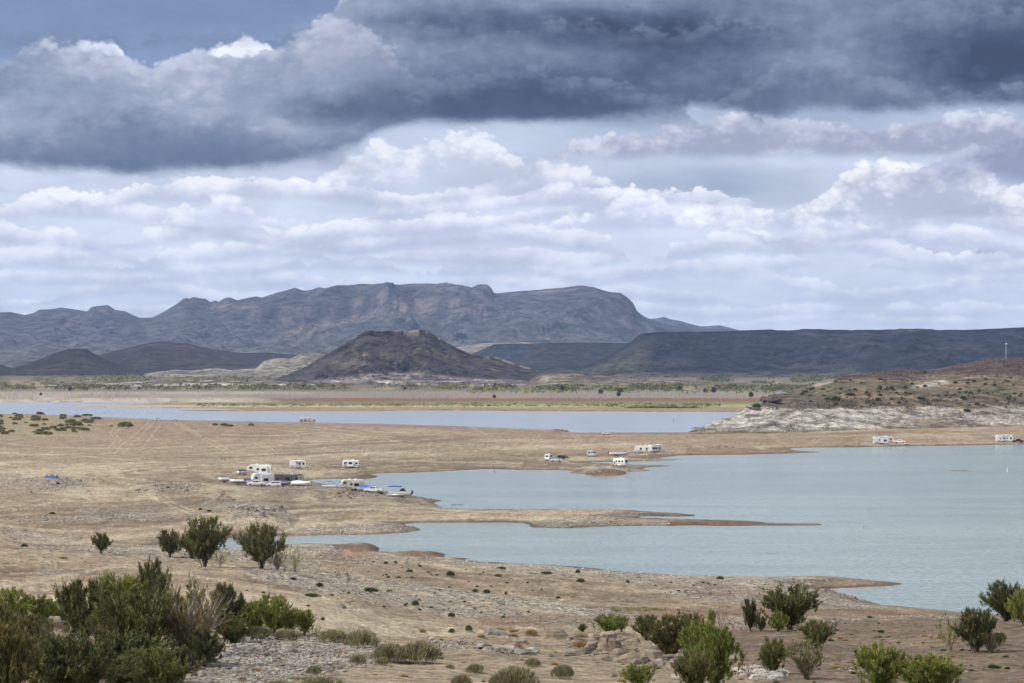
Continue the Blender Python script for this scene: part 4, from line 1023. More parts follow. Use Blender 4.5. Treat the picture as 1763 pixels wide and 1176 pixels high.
for a in ((
    'heap of dark broken sandstone slabs on the flat above the left inlet', 425, 882, 52, 13, 70, 420, 1.5, 'grey'),
    ('low ledge of thin grey rock curving behind the dark slab heap', 370, 862, 42, 4, 24, 120, 1.0, 'grey'),
    ('scattered grey rock slabs on the tan flat left of the main camp', 285, 843, 50, 13, 60, 260, 1.3, 'grey'),
    ('tilted grey rocks spread below the blue tarpaulin', 105, 836, 38, 14, 40, 200, 1.2, 'grey'),
    ('grey rock litter at the left edge beyond the sandy bend', 25, 830, 45, 10, 36, 200, 1.2, 'grey'),
    ('small grey rock patch at the left edge above the dry channel', 68, 894, 48, 7, 34, 220, .8, 'grey'),
    ('thin line of rocks ending in a dark ledge left of the slab heap', 185, 889, 50, 6, 30, 220, .7, 'grey'),
    ('rocks scattered on the mound in front of the waterside camp', 520, 842, 70, 12, 50, 260, .9, 'grey'),
    ('dark upright slabs breaking out of the mound beside the camp', 592, 852, 32, 7, 40, 120, 1.1, 'tan'),
    ('trail of rocks running down from the pontoon boat', 690, 858, 50, 8, 22, 120, .7, 'grey'),
    ('dark rocky tip of the little spit behind the camp', 618, 820.5, 18, 2.5, 26, 120, .9, 'tan'),
    ('dark rock pile forming an islet in front of the lone motorhome', 1030, 813, 34, 3.5, 60, 220, 1.0, 'tan'),
    ('grey rocks along the water behind the lone motorhome', 1085, 789, 70, 4, 44, 220, .8, 'grey'),
    ('pale rock pile at the left edge beside the dry channel', 25, 925, 34, 12, 40, 200, .8, 'grey'),
    ('faint grey rocks on the distant flat above the camp', 620, 776, 40, 6, 24, 120, 1.1, 'grey'),
    ('small rock patch on the flat left of the old tyre tracks', 378, 792, 18, 3, 14, 60, 1.1, 'grey'),
    ('dark flat rocks on the reddish sand spit', 1240, 770, 26, 2.5, 24, 60, 1.2, 'tan'),
    ('dark rocks on the point above the far channel', 960, 739, 20, 2, 20, 60, 1.2, 'tan'),
    ('small dark islet of rock at the foot of the bleached hill', 1197, 737.5, 7, 1, 10, 20, 1.6, 'tan'),
    ('ledge of dark rocks at the shore behind the right shrubs', 1450, 1023, 36, 9, 40, 160, .8, 'tan'),
    ('cracked pale shelf above the red mud point', 1365, 1002, 36, 5, 40, 200, .8, 'grey'),
    ('loose grey stones on the bank below the bare bush', 600, 1044, 26, 6, 14, 60, .5, 'grey'),
    ('thin shale plates in the foreground left of the golden tufts', 872, 1121, 40, 6, 60, 200, .7, 'grey', None, False, .6),
    ('layered shale breaking out between the right foreground bushes', 1315, 1162, 40, 9, 60, 200, .6, 'pale', None, False, .6),
    ('grey shale slope beside the big left thicket', 400, 1122, 70, 22, 90, 900, .42, 'grey', None, False, .6),
    ('shale plates in the foreground below the pale sagebrush row', 520, 1135, 90, 24, 90, 900, .36, 'grey', None, False, .6),
    ('small shale chips along the crest right of the sagebrush row', 770, 1112, 60, 10, 40, 500, .35, 'grey', None, False, .6),
    ('pale rock ledge between the bushes at the lower left', 62, 1078, 36, 9, 26, 120, 1.0, 'pale', None, False, .6),
    ('broken sandstone blocks piled between the large slabs of the rock shelf', 1050, 1120, 75, 18, 90, 300, .9, 'tan', None, False, 1.0),
    ('jumbled sandstone blocks at the right end of the rock shelf', 1130, 1140, 42, 18, 50, 160, .9, 'tan', None, False, 1.0),
    ('shale chips along the crest above the rock slabs', 1010, 1092, 80, 5, 60, 500, .5, 'tan', None, False, .6)):
    outcrop(*a)
# large slabs on the foreground shelf, each lying by itself
for px, py, w, h, kind, lab in (
        (858, 1094, 46, 13, 'grey', 'flat grey slab at the left end of the foreground rock shelf'),
        (892, 1108, 54, 20, 'tan', 'broad tan slab with a dark underside left of the golden tufts'),
        (958, 1099, 58, 18, 'tan', 'smooth tan slab dipping right between two golden tufts'),
        (1000, 1117, 30, 26, 'tan', 'upright tan boulder with dry grass leaning on it'),
        (1032, 1119, 30, 24, 'tan', 'wedge shaped tan boulder in the middle of the rock shelf'),
        (1072, 1107, 58, 20, 'tan', 'wide tan slab topping the right end of the rock shelf'),
        (1110, 1122, 54, 24, 'tan', 'thick cracked slab overhanging a dark hollow'),
        (1106, 1134, 48, 18, 'dark', 'dark shadowed block under the overhanging slab'),  # shade below the overhang put into this block by its dark stone
        (1038, 1136, 50, 18, 'tan', 'long low slab below the wedge shaped boulder'),
        (1136, 1148, 30, 22, 'grey', 'small pyramid shaped rock beside the right bushes'),
        (990, 1124, 36, 9, 'grey', 'thin grey plate lying below the upright boulder'),
        (946, 1130, 22, 8, 'grey', 'small grey plate left of the long low slab'),
        (712, 1137, 15, 8, 'grey', 'single grey stone beside the large sagebrush'),
        (742, 1102, 12, 7, 'pale', 'small white stone on the crest right of the sagebrush'),
        (586, 1046, 17, 8, 'grey', 'lone grey boulder on the gravel bank'),
        (1180, 1166, 50, 14, 'pale', 'pale slab partly hidden under the yellow green bushes'),
        (60, 1074, 46, 20, 'pale', 'pale rounded boulder between the lower left bushes'),
        (100, 1082, 40, 18, 'tan', 'tan boulder right of the pale rounded one'),
        (30, 1156, 40, 18, 'tan', 'reddish tan rock in the lower left corner')):
    c = ground_at(px, py); s = w * c.y / F
    o = bpy.data.objects.new('rock_slab', STONES[kind][rnd.randrange(8)]); COL.objects.link(o)
    o.location = c + Vector((0, 0, -.03)); o.scale = (s * 1.25, s * 1.0, h * c.y / F / .34 * 1.05)
    o.rotation_euler = (rnd.uniform(.10, .34), rnd.uniform(-.2, .2), rnd.uniform(-.5, .5)); tag(o, lab, 'rock', 'large slabs on the foreground shelf')
# loose stones over the gravel: nobody could count them
def pick(n, mask):
    idx = np.nonzero(mask.reshape(-1))[0]
    wgt = ((DY.reshape(-1)[idx] / 150.0) ** 0).astype(float)
    s = rng.choice(idx, n); r_, c_ = s // NC, s % NC
    x = GX.reshape(-1)[s] + (rng.random(n) - .5) * .2; y = DY.reshape(-1)[s] + (rng.random(n) - .5) * .4
    return np.stack([x, y, hz_arr(x, y)], 1)
inview = (np.abs(TX) < .195) & (sd > .5)
P = pick(5200, inview & (gravel > .45) & (DY > 180) & (DY < 520)); tag(scatter_mesh('bank_gravel', P, .10 + .30 * rng.random(len(P)) ** 3, R_PALE), kind='stuff')
P = pick(7000, inview & (gravel > .2) & (DY > 78) & (DY < 180)); tag(scatter_mesh('shale_chips', P, .05 + .20 * rng.random(len(P)) ** 3, R_GREY, flat=.6), kind='stuff')
P = pick(900, inview & (gravel > .4) & (DY > 520) & (DY < 1400)); tag(scatter_mesh('shore_gravel', P, .25 + .45 * rng.random(len(P)) ** 2, R_PALE), kind='stuff')
P = pick(500, inview & (DY > 300) & (DY < 1700)); tag(scatter_mesh('loose_stones', P, .12 + .4 * rng.random(len(P)) ** 3, R_TAN), kind='stuff')
# boulders of the bleached band, and dark basalt on the hill
hi = np.nonzero(((HZ > 1.5) & (HZ < 13.4) & (HS > 0) & (HS < .35) & (HP < 1800)).reshape(-1))[0]
s = rng.choice(hi, 1000); P = np.stack([HX.reshape(-1)[s], HD.reshape(-1)[s], HZ.reshape(-1)[s]], 1) + (rng.random((1000, 3)) - .5) * (1, 1, .3)
tag(scatter_mesh('bleached_boulders', P, .35 + 1.0 * rng.random(1000) ** 3, R_PALE), kind='stuff')
hi = np.nonzero((((HZ > 12.5) & (HZ < 19) & (HS > 0) & (HS < .5) | (HZ > 29) | ((HP < 1340) & (HZ > 12))) & (HS < 1) & (HP < 1800)).reshape(-1))[0]
s = rng.choice(hi, 2600); P = np.stack([HX.reshape(-1)[s], HD.reshape(-1)[s], HZ.reshape(-1)[s]], 1)
tag(scatter_mesh('basalt_blocks', P, .4 + 1.7 * rng.random(2600) ** 3, R_DARK), kind='stuff')
for a in (('jagged dark basalt knob on the hill shoulder above the channel', 1328, 690, 11, 6, 26, 60, 5.0, 'dark', None, True), ('dark basalt outcrop at the hill tip over the bleached boulders', 1298, 704, 12, 3, 22, 50, 3.2, 'dark', None, True)):
    outcrop(*a)

# ------------------------------------------------------------------ vegetation
def leaf_mat(name, c1, c2, c3, rust=.0):
    m_ = bpy.data.materials.new(name); m_.use_nodes = True
    q = G(m_.node_tree); b = q.n['Principled BSDF']
    t = q.new('ShaderNodeAttribute', attribute_name='tone').outputs['Fac']
    rr = q.new('ShaderNodeObjectInfo').outputs['Random']
    r = q.new('ShaderNodeValToRGB', {0: q.m('ADD', t, q.ss(rr, 0, 1, -.12, .12, 'LINEAR'))})
    e = r.color_ramp.elements; e[0].position = 0; e[0].color = (*c1, 1); e[1].position = .86; e[1].color = (*c2, 1)
    k = e.new(1.0); k.color = (*c3, 1)
    q.put(b.inputs['Base Color'], r.outputs[0]); b.inputs['Roughness'].default_value = .8; b.inputs['Specular IOR Level'].default_value = .15
    tr = q.new('ShaderNodeBsdfTranslucent', {'Color': r.outputs[0]})
    mx = q.new('ShaderNodeMixShader', {0: .22}); q.l.new(b.outputs[0], mx.inputs[1]); q.l.new(tr.outputs[0], mx.inputs[2])
    q.l.new(mx.outputs[0], q.n['Material Output'].inputs[0])
    return m_
L_DARK = leaf_mat('tamarisk_dark', (.042, .054, .024), (.155, .165, .065), (.28, .18, .08))
L_MID = leaf_mat('tamarisk_mid', (.06, .072, .028), (.215, .215, .080), (.32, .22, .09))
L_YEL = leaf_mat('tamarisk_yellow', (.085, .11, .026), (.29, .32, .08), (.38, .32, .11))
L_RUST = leaf_mat('tamarisk_rusty', (.07, .075, .03), (.21, .18, .07), (.34, .18, .08))
L_SAGE = leaf_mat('sagebrush', (.13, .125, .065), (.36, .34, .20), (.48, .43, .28))
L_GOLD = leaf_mat('dry_grass', (.20, .125, .055), (.46, .315, .155), (.56, .43, .25))
L_LOW = leaf_mat('low_green', (.045, .065, .032), (.12, .15, .06), (.17, .18, .08))
L_OLIVE = leaf_mat('olive_bush', (.12, .115, .05), (.30, .27, .125), (.36, .31, .18))
W_GREY = mat('bare_twigs', (.26, .22, .19), .9); W_DARK = mat('dark_stems', (.075, .055, .045), .9); W_RED = mat('reddish_twigs', (.15, .105, .085), .9)

def tubes(paths, radii, sides=4):
    """tapered tubes along polylines, joined"""
    Vs, Fs = [], []; o = 0
    for P_, r_ in zip(paths, radii):
        P_ = np.asarray(P_, float); n = len(P_)
        d = np.gradient(P_, axis=0); d /= np.linalg.norm(d, axis=1)[:, None] + 1e-9
        a = np.cross(d, (0.31, .2, .93)); a /= np.linalg.norm(a, axis=1)[:, None] + 1e-9; b = np.cross(d, a)
        rr = np.linspace(r_, r_ * .3, n)
        an = np.arange(sides) / sides * 6.2832
        ring = P_[:, None, :] + (a[:, None, :] * np.cos(an)[None, :, None] + b[:, None, :] * np.sin(an)[None, :, None]) * rr[:, None, None]
        Vs.append(ring.reshape(-1, 3))
        for k in range(n - 1):
            for i in range(sides):
                j = (i + 1) % sides
                Fs.append((o + k * sides + i, o + k * sides + j, o + (k + 1) * sides + j, o + (k + 1) * sides + i))
        o += n * sides
    return np.concatenate(Vs), np.array(Fs)
def leaves(pos, dirs, ln, wd, tone, r):
    n = len(pos)
    side = np.cross(dirs, r.normal(size=(n, 3))); side /= np.linalg.norm(side, axis=1)[:, None] + 1e-9
    V = np.stack([pos, pos + dirs * ln[:, None] * .45 + side * wd[:, None], pos + dirs * ln[:, None], pos + dirs * ln[:, None] * .45 - side * wd[:, None]], 1).reshape(-1, 3)
    Fc = np.arange(n * 4).reshape(n, 4)
    return V, Fc, np.repeat(tone, 4)
def bush_meshes(seed, W=1.0, H=1.0, stems=11, twigs=13, per=34, leaf=(.085, .009), lmat=L_DARK, wmat=W_DARK, base=.06, foliage=1.0, up=.5, low=.14, fill=85, name='foliage'):
    """an upright feathery shrub of unit height: bent stems fanning from the root, side twigs, sprays of fine leaves"""
    r = np.random.default_rng(seed)
    paths, radii, sp, sdir, stn = [], [], [], [], []
    for i in range(stems):
        a = i / stems * 6.283 + r.random() * .6; lean = (r.random() ** .7) * .5 * W
        hgt = H * (1 - .55 * (lean / (.5 * W + 1e-6)) ** 2 * (.4 + .6 * r.random())) * (.72 + .28 * r.random())
        t = np.linspace(0, 1, 6)
        cur = t ** (1.15 + r.random() * .5)
        x = np.cos(a) * (base * r.random() + lean * cur * (1 + .3 * t)); y = np.sin(a) * (base * r.random() + lean * cur * (1 + .3 * t))
        z = hgt * t ** .9
        P_ = np.stack([x, y, z], 1) + r.normal(size=(6, 3)) * .012 * t[:, None]
        paths.append(P_); radii.append(.010 + .006 * r.random())
        for j in range(twigs):
            tt = low + (1 - low) * (j + r.random()) / twigs
            k = min(int(tt * 5), 4); f = tt * 5 - k
            p0 = P_[k] * (1 - f) + P_[k + 1] * f; dm = P_[k + 1] - P_[k]; dm /= np.linalg.norm(dm)
            d = dm + r.normal(size=3) * .55 + (np.cos(a) * .25, np.sin(a) * .25, up * .5); d /= np.linalg.norm(d)
            L = (.10 + .20 * r.random()) * (1.15 - tt * .45)
            q1 = p0 + d * L * .5 + (0, 0, .01); q2 = p0 + d * L + (0, 0, .035)
            paths.append([p0, q1, q2]); radii.append(.0035)
            if r.random() < foliage:
                n = int(per * (.6 + .8 * r.random())); u = r.random(n) ** .8
                pp = p0 + (q2 - p0) * u[:, None] + r.normal(size=(n, 3)) * .020
                dd = (q2 - p0) / L + r.normal(size=(n, 3)) * .38 + (0, 0, .30)
                dd /= np.linalg.norm(dd, axis=1)[:, None]
                sp.append(pp); sdir.append(dd); stn.append(np.clip(.42 + (r.random() - .5) * .5 + r.normal(size=n) * .16 + .15 * (u - .5), 0, 1))
    npl = int(fill * foliage)
    for i in range(npl):
        a = r.random() * 6.283; zz = .12 + .80 * r.random() ** .85
        prof_ = math.sin(min(1, zz * 1.15 + .06) * 2.75) ** .6
        q_ = .5 * W * prof_ * (.45 + .55 * r.random() ** .5) * (1 + .18 * math.sin(a * 3 + seed))
        p0 = np.array((math.cos(a) * q_, math.sin(a) * q_, H * zz)); d = np.array((math.cos(a) * .45, math.sin(a) * .45, .9)) + r.normal(size=3) * .3; d /= np.linalg.norm(d)
        L = .06 + .12 * r.random(); q2 = p0 + d * L; n = int(per * .9); u = r.random(n)
        dd = d + r.normal(size=(n, 3)) * .42 + (0, 0, .2); dd /= np.linalg.norm(dd, axis=1)[:, None]
        sp.append(p0 + (q2 - p0) * u[:, None] + r.normal(size=(n, 3)) * .016); sdir.append(dd); stn.append(np.clip(.46 + (r.random() - .5) * .6 + r.normal(size=n) * .15, 0, 1))
    wv_, wf = tubes(paths, radii, 3)
    ref = np.concatenate(sp) if sp else wv_
    kxy = .5 * W / (np.percentile(np.hypot(ref[:, 0], ref[:, 1]), 97) + .02); kz = H / (np.percentile(ref[:, 2], 99) + .03)
    kk = np.array([kxy, kxy, kz])
    wood = mesh_np('stems', wv_ * kk, wf, [wmat], smooth=False)
    fol = None
    if sp:
        sp, sdir, stn = np.concatenate(sp), np.concatenate(sdir), np.concatenate(stn)
        n = len(sp)
        v, f, tn = leaves(sp, sdir, leaf[0] * (.5 + r.random(n)), leaf[1] * (.6 + .8 * r.random(n)), stn, r)
        v = v * kk; v[:, 2] = np.maximum(v[:, 2], .01)
        fol = mesh_np(name, v, f, [lmat], {'tone': tn}, smooth=False)
    return wood, fol
def tuft_mesh(seed, n, lmat, spread=.5, h=1.0, wd=.012, dome=.6, ln=.4, name='tuft'):
    """a dome of fine blades standing on the ground; unit width"""
    r = np.random.default_rng(seed)
    a = r.random(n) * 6.283; q_ = r.random(n) ** .55 * spread
    lump = .82 + .3 * np.sin(a * 3 + seed) * (q_ / spread) * .6 + .1 * np.sin(a * 7 + seed * 2)
    q_ = q_ * lump
    top = h * np.sqrt(np.clip(1 - (q_ / (spread * 1.12)) ** 2, .04, 1)) * (.8 + .25 * r.random(n))
    z0 = top * r.random(n) ** .5 * dome
    pos = np.stack([np.cos(a) * q_ * .92, np.sin(a) * q_ * .92, z0], 1)
    d = np.stack([np.cos(a) * q_ / spread * .8, np.sin(a) * q_ / spread * .8, np.full(n, .9)], 1) + r.normal(size=(n, 3)) * .28
    d /= np.linalg.norm(d, axis=1)[:, None]
    L = np.minimum(ln * (.5 + r.random(n) * .8), np.maximum(top - z0, .1) * 1.15)
    v, f, tn = leaves(pos, d, L, np.full(n, wd) * (.6 + r.random(n)), np.clip(.30 + .45 * r.random(n) + .2 * np.sin(a * 5 + q_ * 9), 0, 1), r)
    v[:, 2] = np.maximum(v[:, 2], 0)
    return mesh_np(name, v, f, [lmat], {'tone': tn}, smooth=False)

VAR = {   # unit shrubs, scaled to each plant's own height and width
    'dark': [bush_meshes(1, 1.05, 1, 16, 15, 38, lmat=L_DARK), bush_meshes(2, .95, 1, 15, 15, 38, lmat=L_DARK), bush_meshes(3, 1.2, 1, 17, 15, 36, lmat=L_MID)],
    'mid': [bush_meshes(4, 1.0, 1, 16, 14, 36, lmat=L_MID), bush_meshes(5, 1.1, 1, 16, 14, 36, lmat=L_MID)],
    'yellow': [bush_meshes(6, 1.0, 1, 16, 14, 36, lmat=L_YEL, wmat=W_RED), bush_meshes(7, 1.1, 1, 16, 14, 36, lmat=L_YEL, wmat=W_RED)],
    'rusty': [bush_meshes(8, 1.0, 1, 16, 14, 36, lmat=L_RUST, wmat=W_RED)],
    'thin': [bush_meshes(9, .8, 1, 8, 8, 18, fill=40, lmat=L_MID, wmat=W_GREY, foliage=.45), bush_meshes(10, .9, 1, 9, 8, 16, fill=40, lmat=L_YEL, wmat=W_GREY, foliage=.35)],
    'twiggy': [bush_meshes(11, 1.1, 1, 30, 12, 14, lmat=L_RUST, wmat=W_GREY, foliage=.25, low=.15), bush_meshes(12, 1.0, 1, 26, 12, 16, lmat=L_MID, wmat=W_RED, foliage=.35)],
    'bare': [bush_meshes(13, 1.1, 1, 9, 9, 0, wmat=W_RED, foliage=0, low=.2), bush_meshes(14, .9, 1, 7, 8, 0, wmat=W_GREY, foliage=0, low=.2)],
    'dense': [bush_meshes(15, 1.2, 1, 26, 16, 34, leaf=(.07, .009), lmat=L_DARK, low=.05), bush_meshes(16, 1.3, 1, 26, 16, 34, leaf=(.07, .009), lmat=L_MID, low=.05)],
}
def shrub(kind, px, py, h, w, label, group=None, cat='shrub', var=None, D=None, name='tamarisk_bush'):
    """px, py: foot of the shrub in the photograph; h, w its size there"""
    c = ground_at(px, py)
    if D:
        tx = (px - PW / 2) / F; c = Vector((tx * D, D, hz(tx * D, D)))
    wood, fol = VAR[kind][(var if var is not None else rnd.randrange(99)) % len(VAR[kind])]
    e = bpy.data.objects.new(name, None); COL.objects.link(e)
    e.location = c - Vector((0, 0, .04)); m = c.y / F
    e.scale = (w * m, w * m, h * m); e.rotation_euler = (0, 0, rnd.random() * 6.28)
    tag(e, label, cat, group)
    link('stems', wood, e)
    if fol: link('foliage', fol, e)
    return e
MIDG = 'tamarisk bushes between the tracks and the inlet'
for a in (
    ('mid', 174, 952, 34, 34, 'small round tamarisk alone on the pale bank at the left', MIDG),
    ('dark', 293, 959, 44, 50, 'dense rounded tamarisk left of the tallest one', MIDG),
    ('mid', 352, 976, 82, 84, 'tallest tamarisk on the bank with rusty tips and bare feet', MIDG, 'shrub', 0),
    ('thin', 379, 976, 34, 40, 'low twiggy bush leaning at the foot of the tallest tamarisk', MIDG),
    ('mid', 332, 961, 44, 34, 'narrow tamarisk tucked behind the tallest one', MIDG),
    ('dark', 450, 979, 74, 66, 'tall tamarisk right of the inlet end with bare lower stems', MIDG),
    ('twiggy', 478, 980, 36, 44, 'grey leafless bush at the right foot of the tall tamarisk', MIDG),
    ('thin', 508, 985, 46, 34, 'sparse young bush with a few green tips', MIDG),
    ('bare', 490, 983, 28, 30, 'bare grey bush between two green tamarisks', MIDG),
    ('bare', 547, 988, 26, 26, 'small bare bush on the gravel bank', MIDG),
    ('bare', 600, 1001, 34, 44, 'wide leafless bush standing on the gravel ridge', MIDG),
    ('bare', 582, 990, 24, 30, 'faint bare twigs behind the leafless bush', MIDG),
    ('bare', 700, 972, 20, 26, 'faint dead twigs near the brown mud mound', MIDG),
    ('bare', 720, 974, 14, 20, 'tiny dead twigs right of the brown mud mound', MIDG)):
    shrub(*a)
LG = 'thicket in the lower left corner'
for a in (
    ('dark', 258, 1066, 98, 62, 'tall narrow green tamarisk rising above the left thicket', LG, 'shrub', 0),
    ('twiggy', 284, 1068, 82, 54, 'pale feathery bush right of the tall narrow tamarisk', LG, 'shrub', 1),
    ('yellow', 205, 1080, 88, 96, 'yellow green tamarisk at the back of the left thicket', LG, 'shrub', 0),
    ('dark', 146, 1112, 110, 110, 'dark green tamarisk with rust coloured tips left of centre in the thicket', LG, 'shrub', 1),
    ('yellow', 20, 1076, 62, 70, 'yellow green bush at the left edge of the photo', LG),
    ('yellow', 66, 1082, 56, 60, 'light green bush beside the left edge bush', LG),
    ('mid', 104, 1076, 44, 50, 'small mid green bush behind the pale boulders', LG),
    ('twiggy', 318, 1140, 140, 150, 'big greyish thicket bush with many bare reddish stems', LG, 'shrub', 0),
    ('twiggy', 350, 1110, 100, 90, 'grey stemmed bush at the right of the thicket', LG, 'shrub', 0),
    ('dark', 388, 1100, 92, 62, 'upright dark bush closing the thicket on the right', LG, 'shrub', 1),
    ('yellow', 412, 1088, 52, 52, 'yellow green bush just right of the thicket', LG),
    ('dense', 210, 1180, 90, 150, 'low dense dark green bush at the bottom of the thicket', LG, 'shrub', 0),
    ('dense', 262, 1196, 78, 110, 'bright green low bush at the bottom edge of the photo', LG, 'shrub', 1),
    ('mid', 235, 1140, 120, 130, 'wide green tamarisk in the middle of the thicket', LG, 'shrub', 1),
    ('dense', 120, 1205, 110, 140, 'dark bush low in the thicket near the corner', LG, 'shrub', 0),
    ('rusty', 14, 1215, 140, 110, 'rusty brown bush in the lower left corner', LG),
    ('rusty', -10, 1150, 110, 90, 'olive and rust bush cut by the left edge', LG),
    ('twiggy', 90, 1150, 80, 90, 'bare twiggy bush in front of the pale boulders', LG, 'shrub', 0),
    ('bare', 334, 1030, 36, 44, 'thin dead branches sticking up behind the thicket', LG),
    ('bare', 448, 1060, 44, 46, 'thin dead bush behind the yellow green row', LG),
    ('yellow', 470, 1092, 66, 70, 'yellow green tamarisk right of the left thicket', LG, 'shrub', 1),
    ('yellow', 500, 1092, 46, 36, 'narrow yellow green bush beside the taller one', LG),
    ('yellow', 524, 1094, 44, 34, 'small feathery yellow green bush at the end of the row', LG),
    ('dark', 440, 1088, 50, 50, 'dark green bush between the thicket and the yellow row', LG),
    ('rusty', 60, 1120, 60, 70, 'rust tinted bush left of the pale rounded boulder', LG),
    ('twiggy', 30, 1110, 60, 60, 'dull brown twiggy bush near the left edge', LG, 'shrub', 0),
    ('yellow', 160, 1176, 70, 80, 'yellow green bush in front of the dark one', LG),
    ('twiggy', 180, 1130, 84, 80, 'half bare bush in the heart of the thicket', LG, 'shrub', 1),
    ('rusty', 80, 1200, 90, 90, 'rust tinted bush at the bottom edge beside the corner bush', LG),
    ('dense', 300, 1176, 60, 80, 'low dark bush under the greyish thicket bush', LG, 'shrub', 0),
    ('dark', 352, 1148, 62, 70, 'small dark bush at the lower right foot of the thicket', LG),
    ('mid', 402, 1112, 46, 56, 'low green bush filling the gap before the yellow row', LG),
    ('rusty', 300, 1100, 70, 80, 'rust tipped bush behind the greyish thicket bush', LG),
    ('bare', 372, 1060, 60, 60, 'dead grey branches above the right side of the thicket', LG),
    ('bare', 120, 1090, 66, 60, 'dead branches between the left bushes', LG),
    ('yellow', 445, 1078, 36, 40, 'feathery yellow green bush behind the row', LG),
    ('yellow', 378, 1082, 40, 44, 'yellow green bush at the back right of the thicket', LG),
    ('thin', 545, 1100, 26, 24, 'tiny yellowish bush behind the sagebrush', LG)):
    shrub(*a)
RG = 'bushes on the right hand bank'
for a in (
    ('yellow', 1046, 1090, 32, 50, 'low yellow green bush behind the wide tan slab', RG),
    ('yellow', 1070, 1088, 28, 26, 'small green bush at the right end of the rock shelf crest', RG),
    ('mid', 1003, 1088, 15, 16, 'tiny green bush on the crest between golden tufts', RG),
    ('dark', 1113, 1102, 42, 44, 'round dark green bush right of the rock shelf', RG),
    ('dark', 1190, 1098, 42, 40, 'dark green bush behind the rusty yellow one', RG),
    ('rusty', 1158, 1136, 76, 80, 'broad bush with yellow and rust coloured tips', RG),
    ('yellow', 1205, 1140, 70, 66, 'yellow green bush right of the rusty one', RG),
    ('yellow', 1236, 1190, 110, 90, 'bright yellow green bush at the bottom centre right', RG, 'shrub', 0),
    ('mid', 1196, 1196, 76, 70, 'green bush cut by the bottom edge left of the bright one', RG),
    ('yellow', 1100, 1186, 42, 60, 'low bush cut by the bottom edge below the rock shelf', RG),
    ('bare', 1240, 1094, 66, 56, 'tall dead grey bush behind the yellow green ones', RG),
    ('bare', 1262, 1082, 30, 26, 'small dead bush beside the double green bushes', RG),
    ('yellow', 1226, 1085, 34, 14, 'thin yellow sapling among dead branches', RG),
    ('dark', 1292, 1087, 54, 32, 'narrow dark tamarisk left of the wide one by the water', RG, 'shrub', 0),
    ('dark', 1310, 1087, 26, 22, 'small green bush between the narrow and the wide tamarisk', RG),
    ('mid', 1360, 1084, 74, 88, 'wide spreading tamarisk behind the sand hump', RG, 'shrub', 1),
    ('yellow', 1340, 1087, 34, 34, 'bright small bush in front of the wide tamarisk', RG),
    ('mid', 1406, 1116, 48, 60, 'round green tamarisk on the brow of the sand hump', RG, 'shrub', 0),
    ('mid', 1330, 1162, 62, 46, 'upright green bush below the brow of the hump', RG),
    ('twiggy', 1388, 1170, 72, 84, 'greenish bush with many bare stems on the hump slope', RG, 'shrub', 1),
    ('bare', 1446, 1142, 32, 30, 'small dead bush right of the round tamarisk', RG),
    ('bare', 1290, 1166, 40, 50, 'dry reddish twigs beside the shale ledge', RG),
    ('yellow', 1515, 1190, 78, 96, 'yellow green bush at the bottom edge right of centre', RG),
    ('yellow', 1600, 1190, 62, 110, 'wide low yellow green bush at the bottom edge', RG),
    ('mid', 1575, 1184, 56, 50, 'green bush wedged between the two bottom edge bushes', RG),
    ('thin', 1636, 1122, 66, 56, 'thin blue green bush on the hump near the water', RG),
    ('dark', 1682, 1124, 74, 72, 'dark green tamarisk on the hump near the right edge', RG, 'shrub', 1),
    ('twiggy', 1706, 1124, 40, 50, 'twiggy grey bush at the right foot of the dark tamarisk', RG),
    ('dark', 1720, 1110, 22, 22, 'small dark clump right of the twiggy bush', RG),
    ('dense', 1732, 1070, 66, 66, 'dense dark tamarisk against the water at the right edge', RG, 'shrub', 0),
    ('yellow', 1762, 1076, 60, 50, 'yellow green bush cut by the right edge', RG),
    ('bare', 1436, 1066, 16, 16, 'tiny dead twigs at the water side of the hump', RG)):
    shrub(*a)
# sagebrush, dry grass and low green plants
TUF = {'sage': [tuft_mesh(i, 1500, L_SAGE, .5, .5, .010, .8, .22, 'sage') for i in range(3)], 'gold': [tuft_mesh(i + 9, 420, L_GOLD, .42, .75, .011, .35, .5, 'grass') for i in range(2)],
       'low': [tuft_mesh(i + 20, 420, L_LOW, .5, .5, .035, .8, .2, 'low') for i in range(3)], 'olive': [tuft_mesh(i + 30, 300, L_OLIVE, .5, .42, .05, .8, .2, 'olive') for i in range(3)]}
def tuft(kind, px, py, w, h, name, label, group, cat='bush', at=ground_at):
    c = at(px, py); me = TUF[kind][rnd.randrange(len(TUF[kind]))]
    o = bpy.data.objects.new(name, me); COL.objects.link(o); m = c.y / F
    zt = {'sage': .5, 'gold': .85, 'low': .5, 'olive': .42}[kind]
    o.location = c - Vector((0, 0, .03)); o.scale = (w * m, w * m, h * m / zt); o.rotation_euler = (0, 0, rnd.random() * 6.28)
    return tag(o, label, cat, group)
SG = 'pale sagebrush clumps in the foreground'
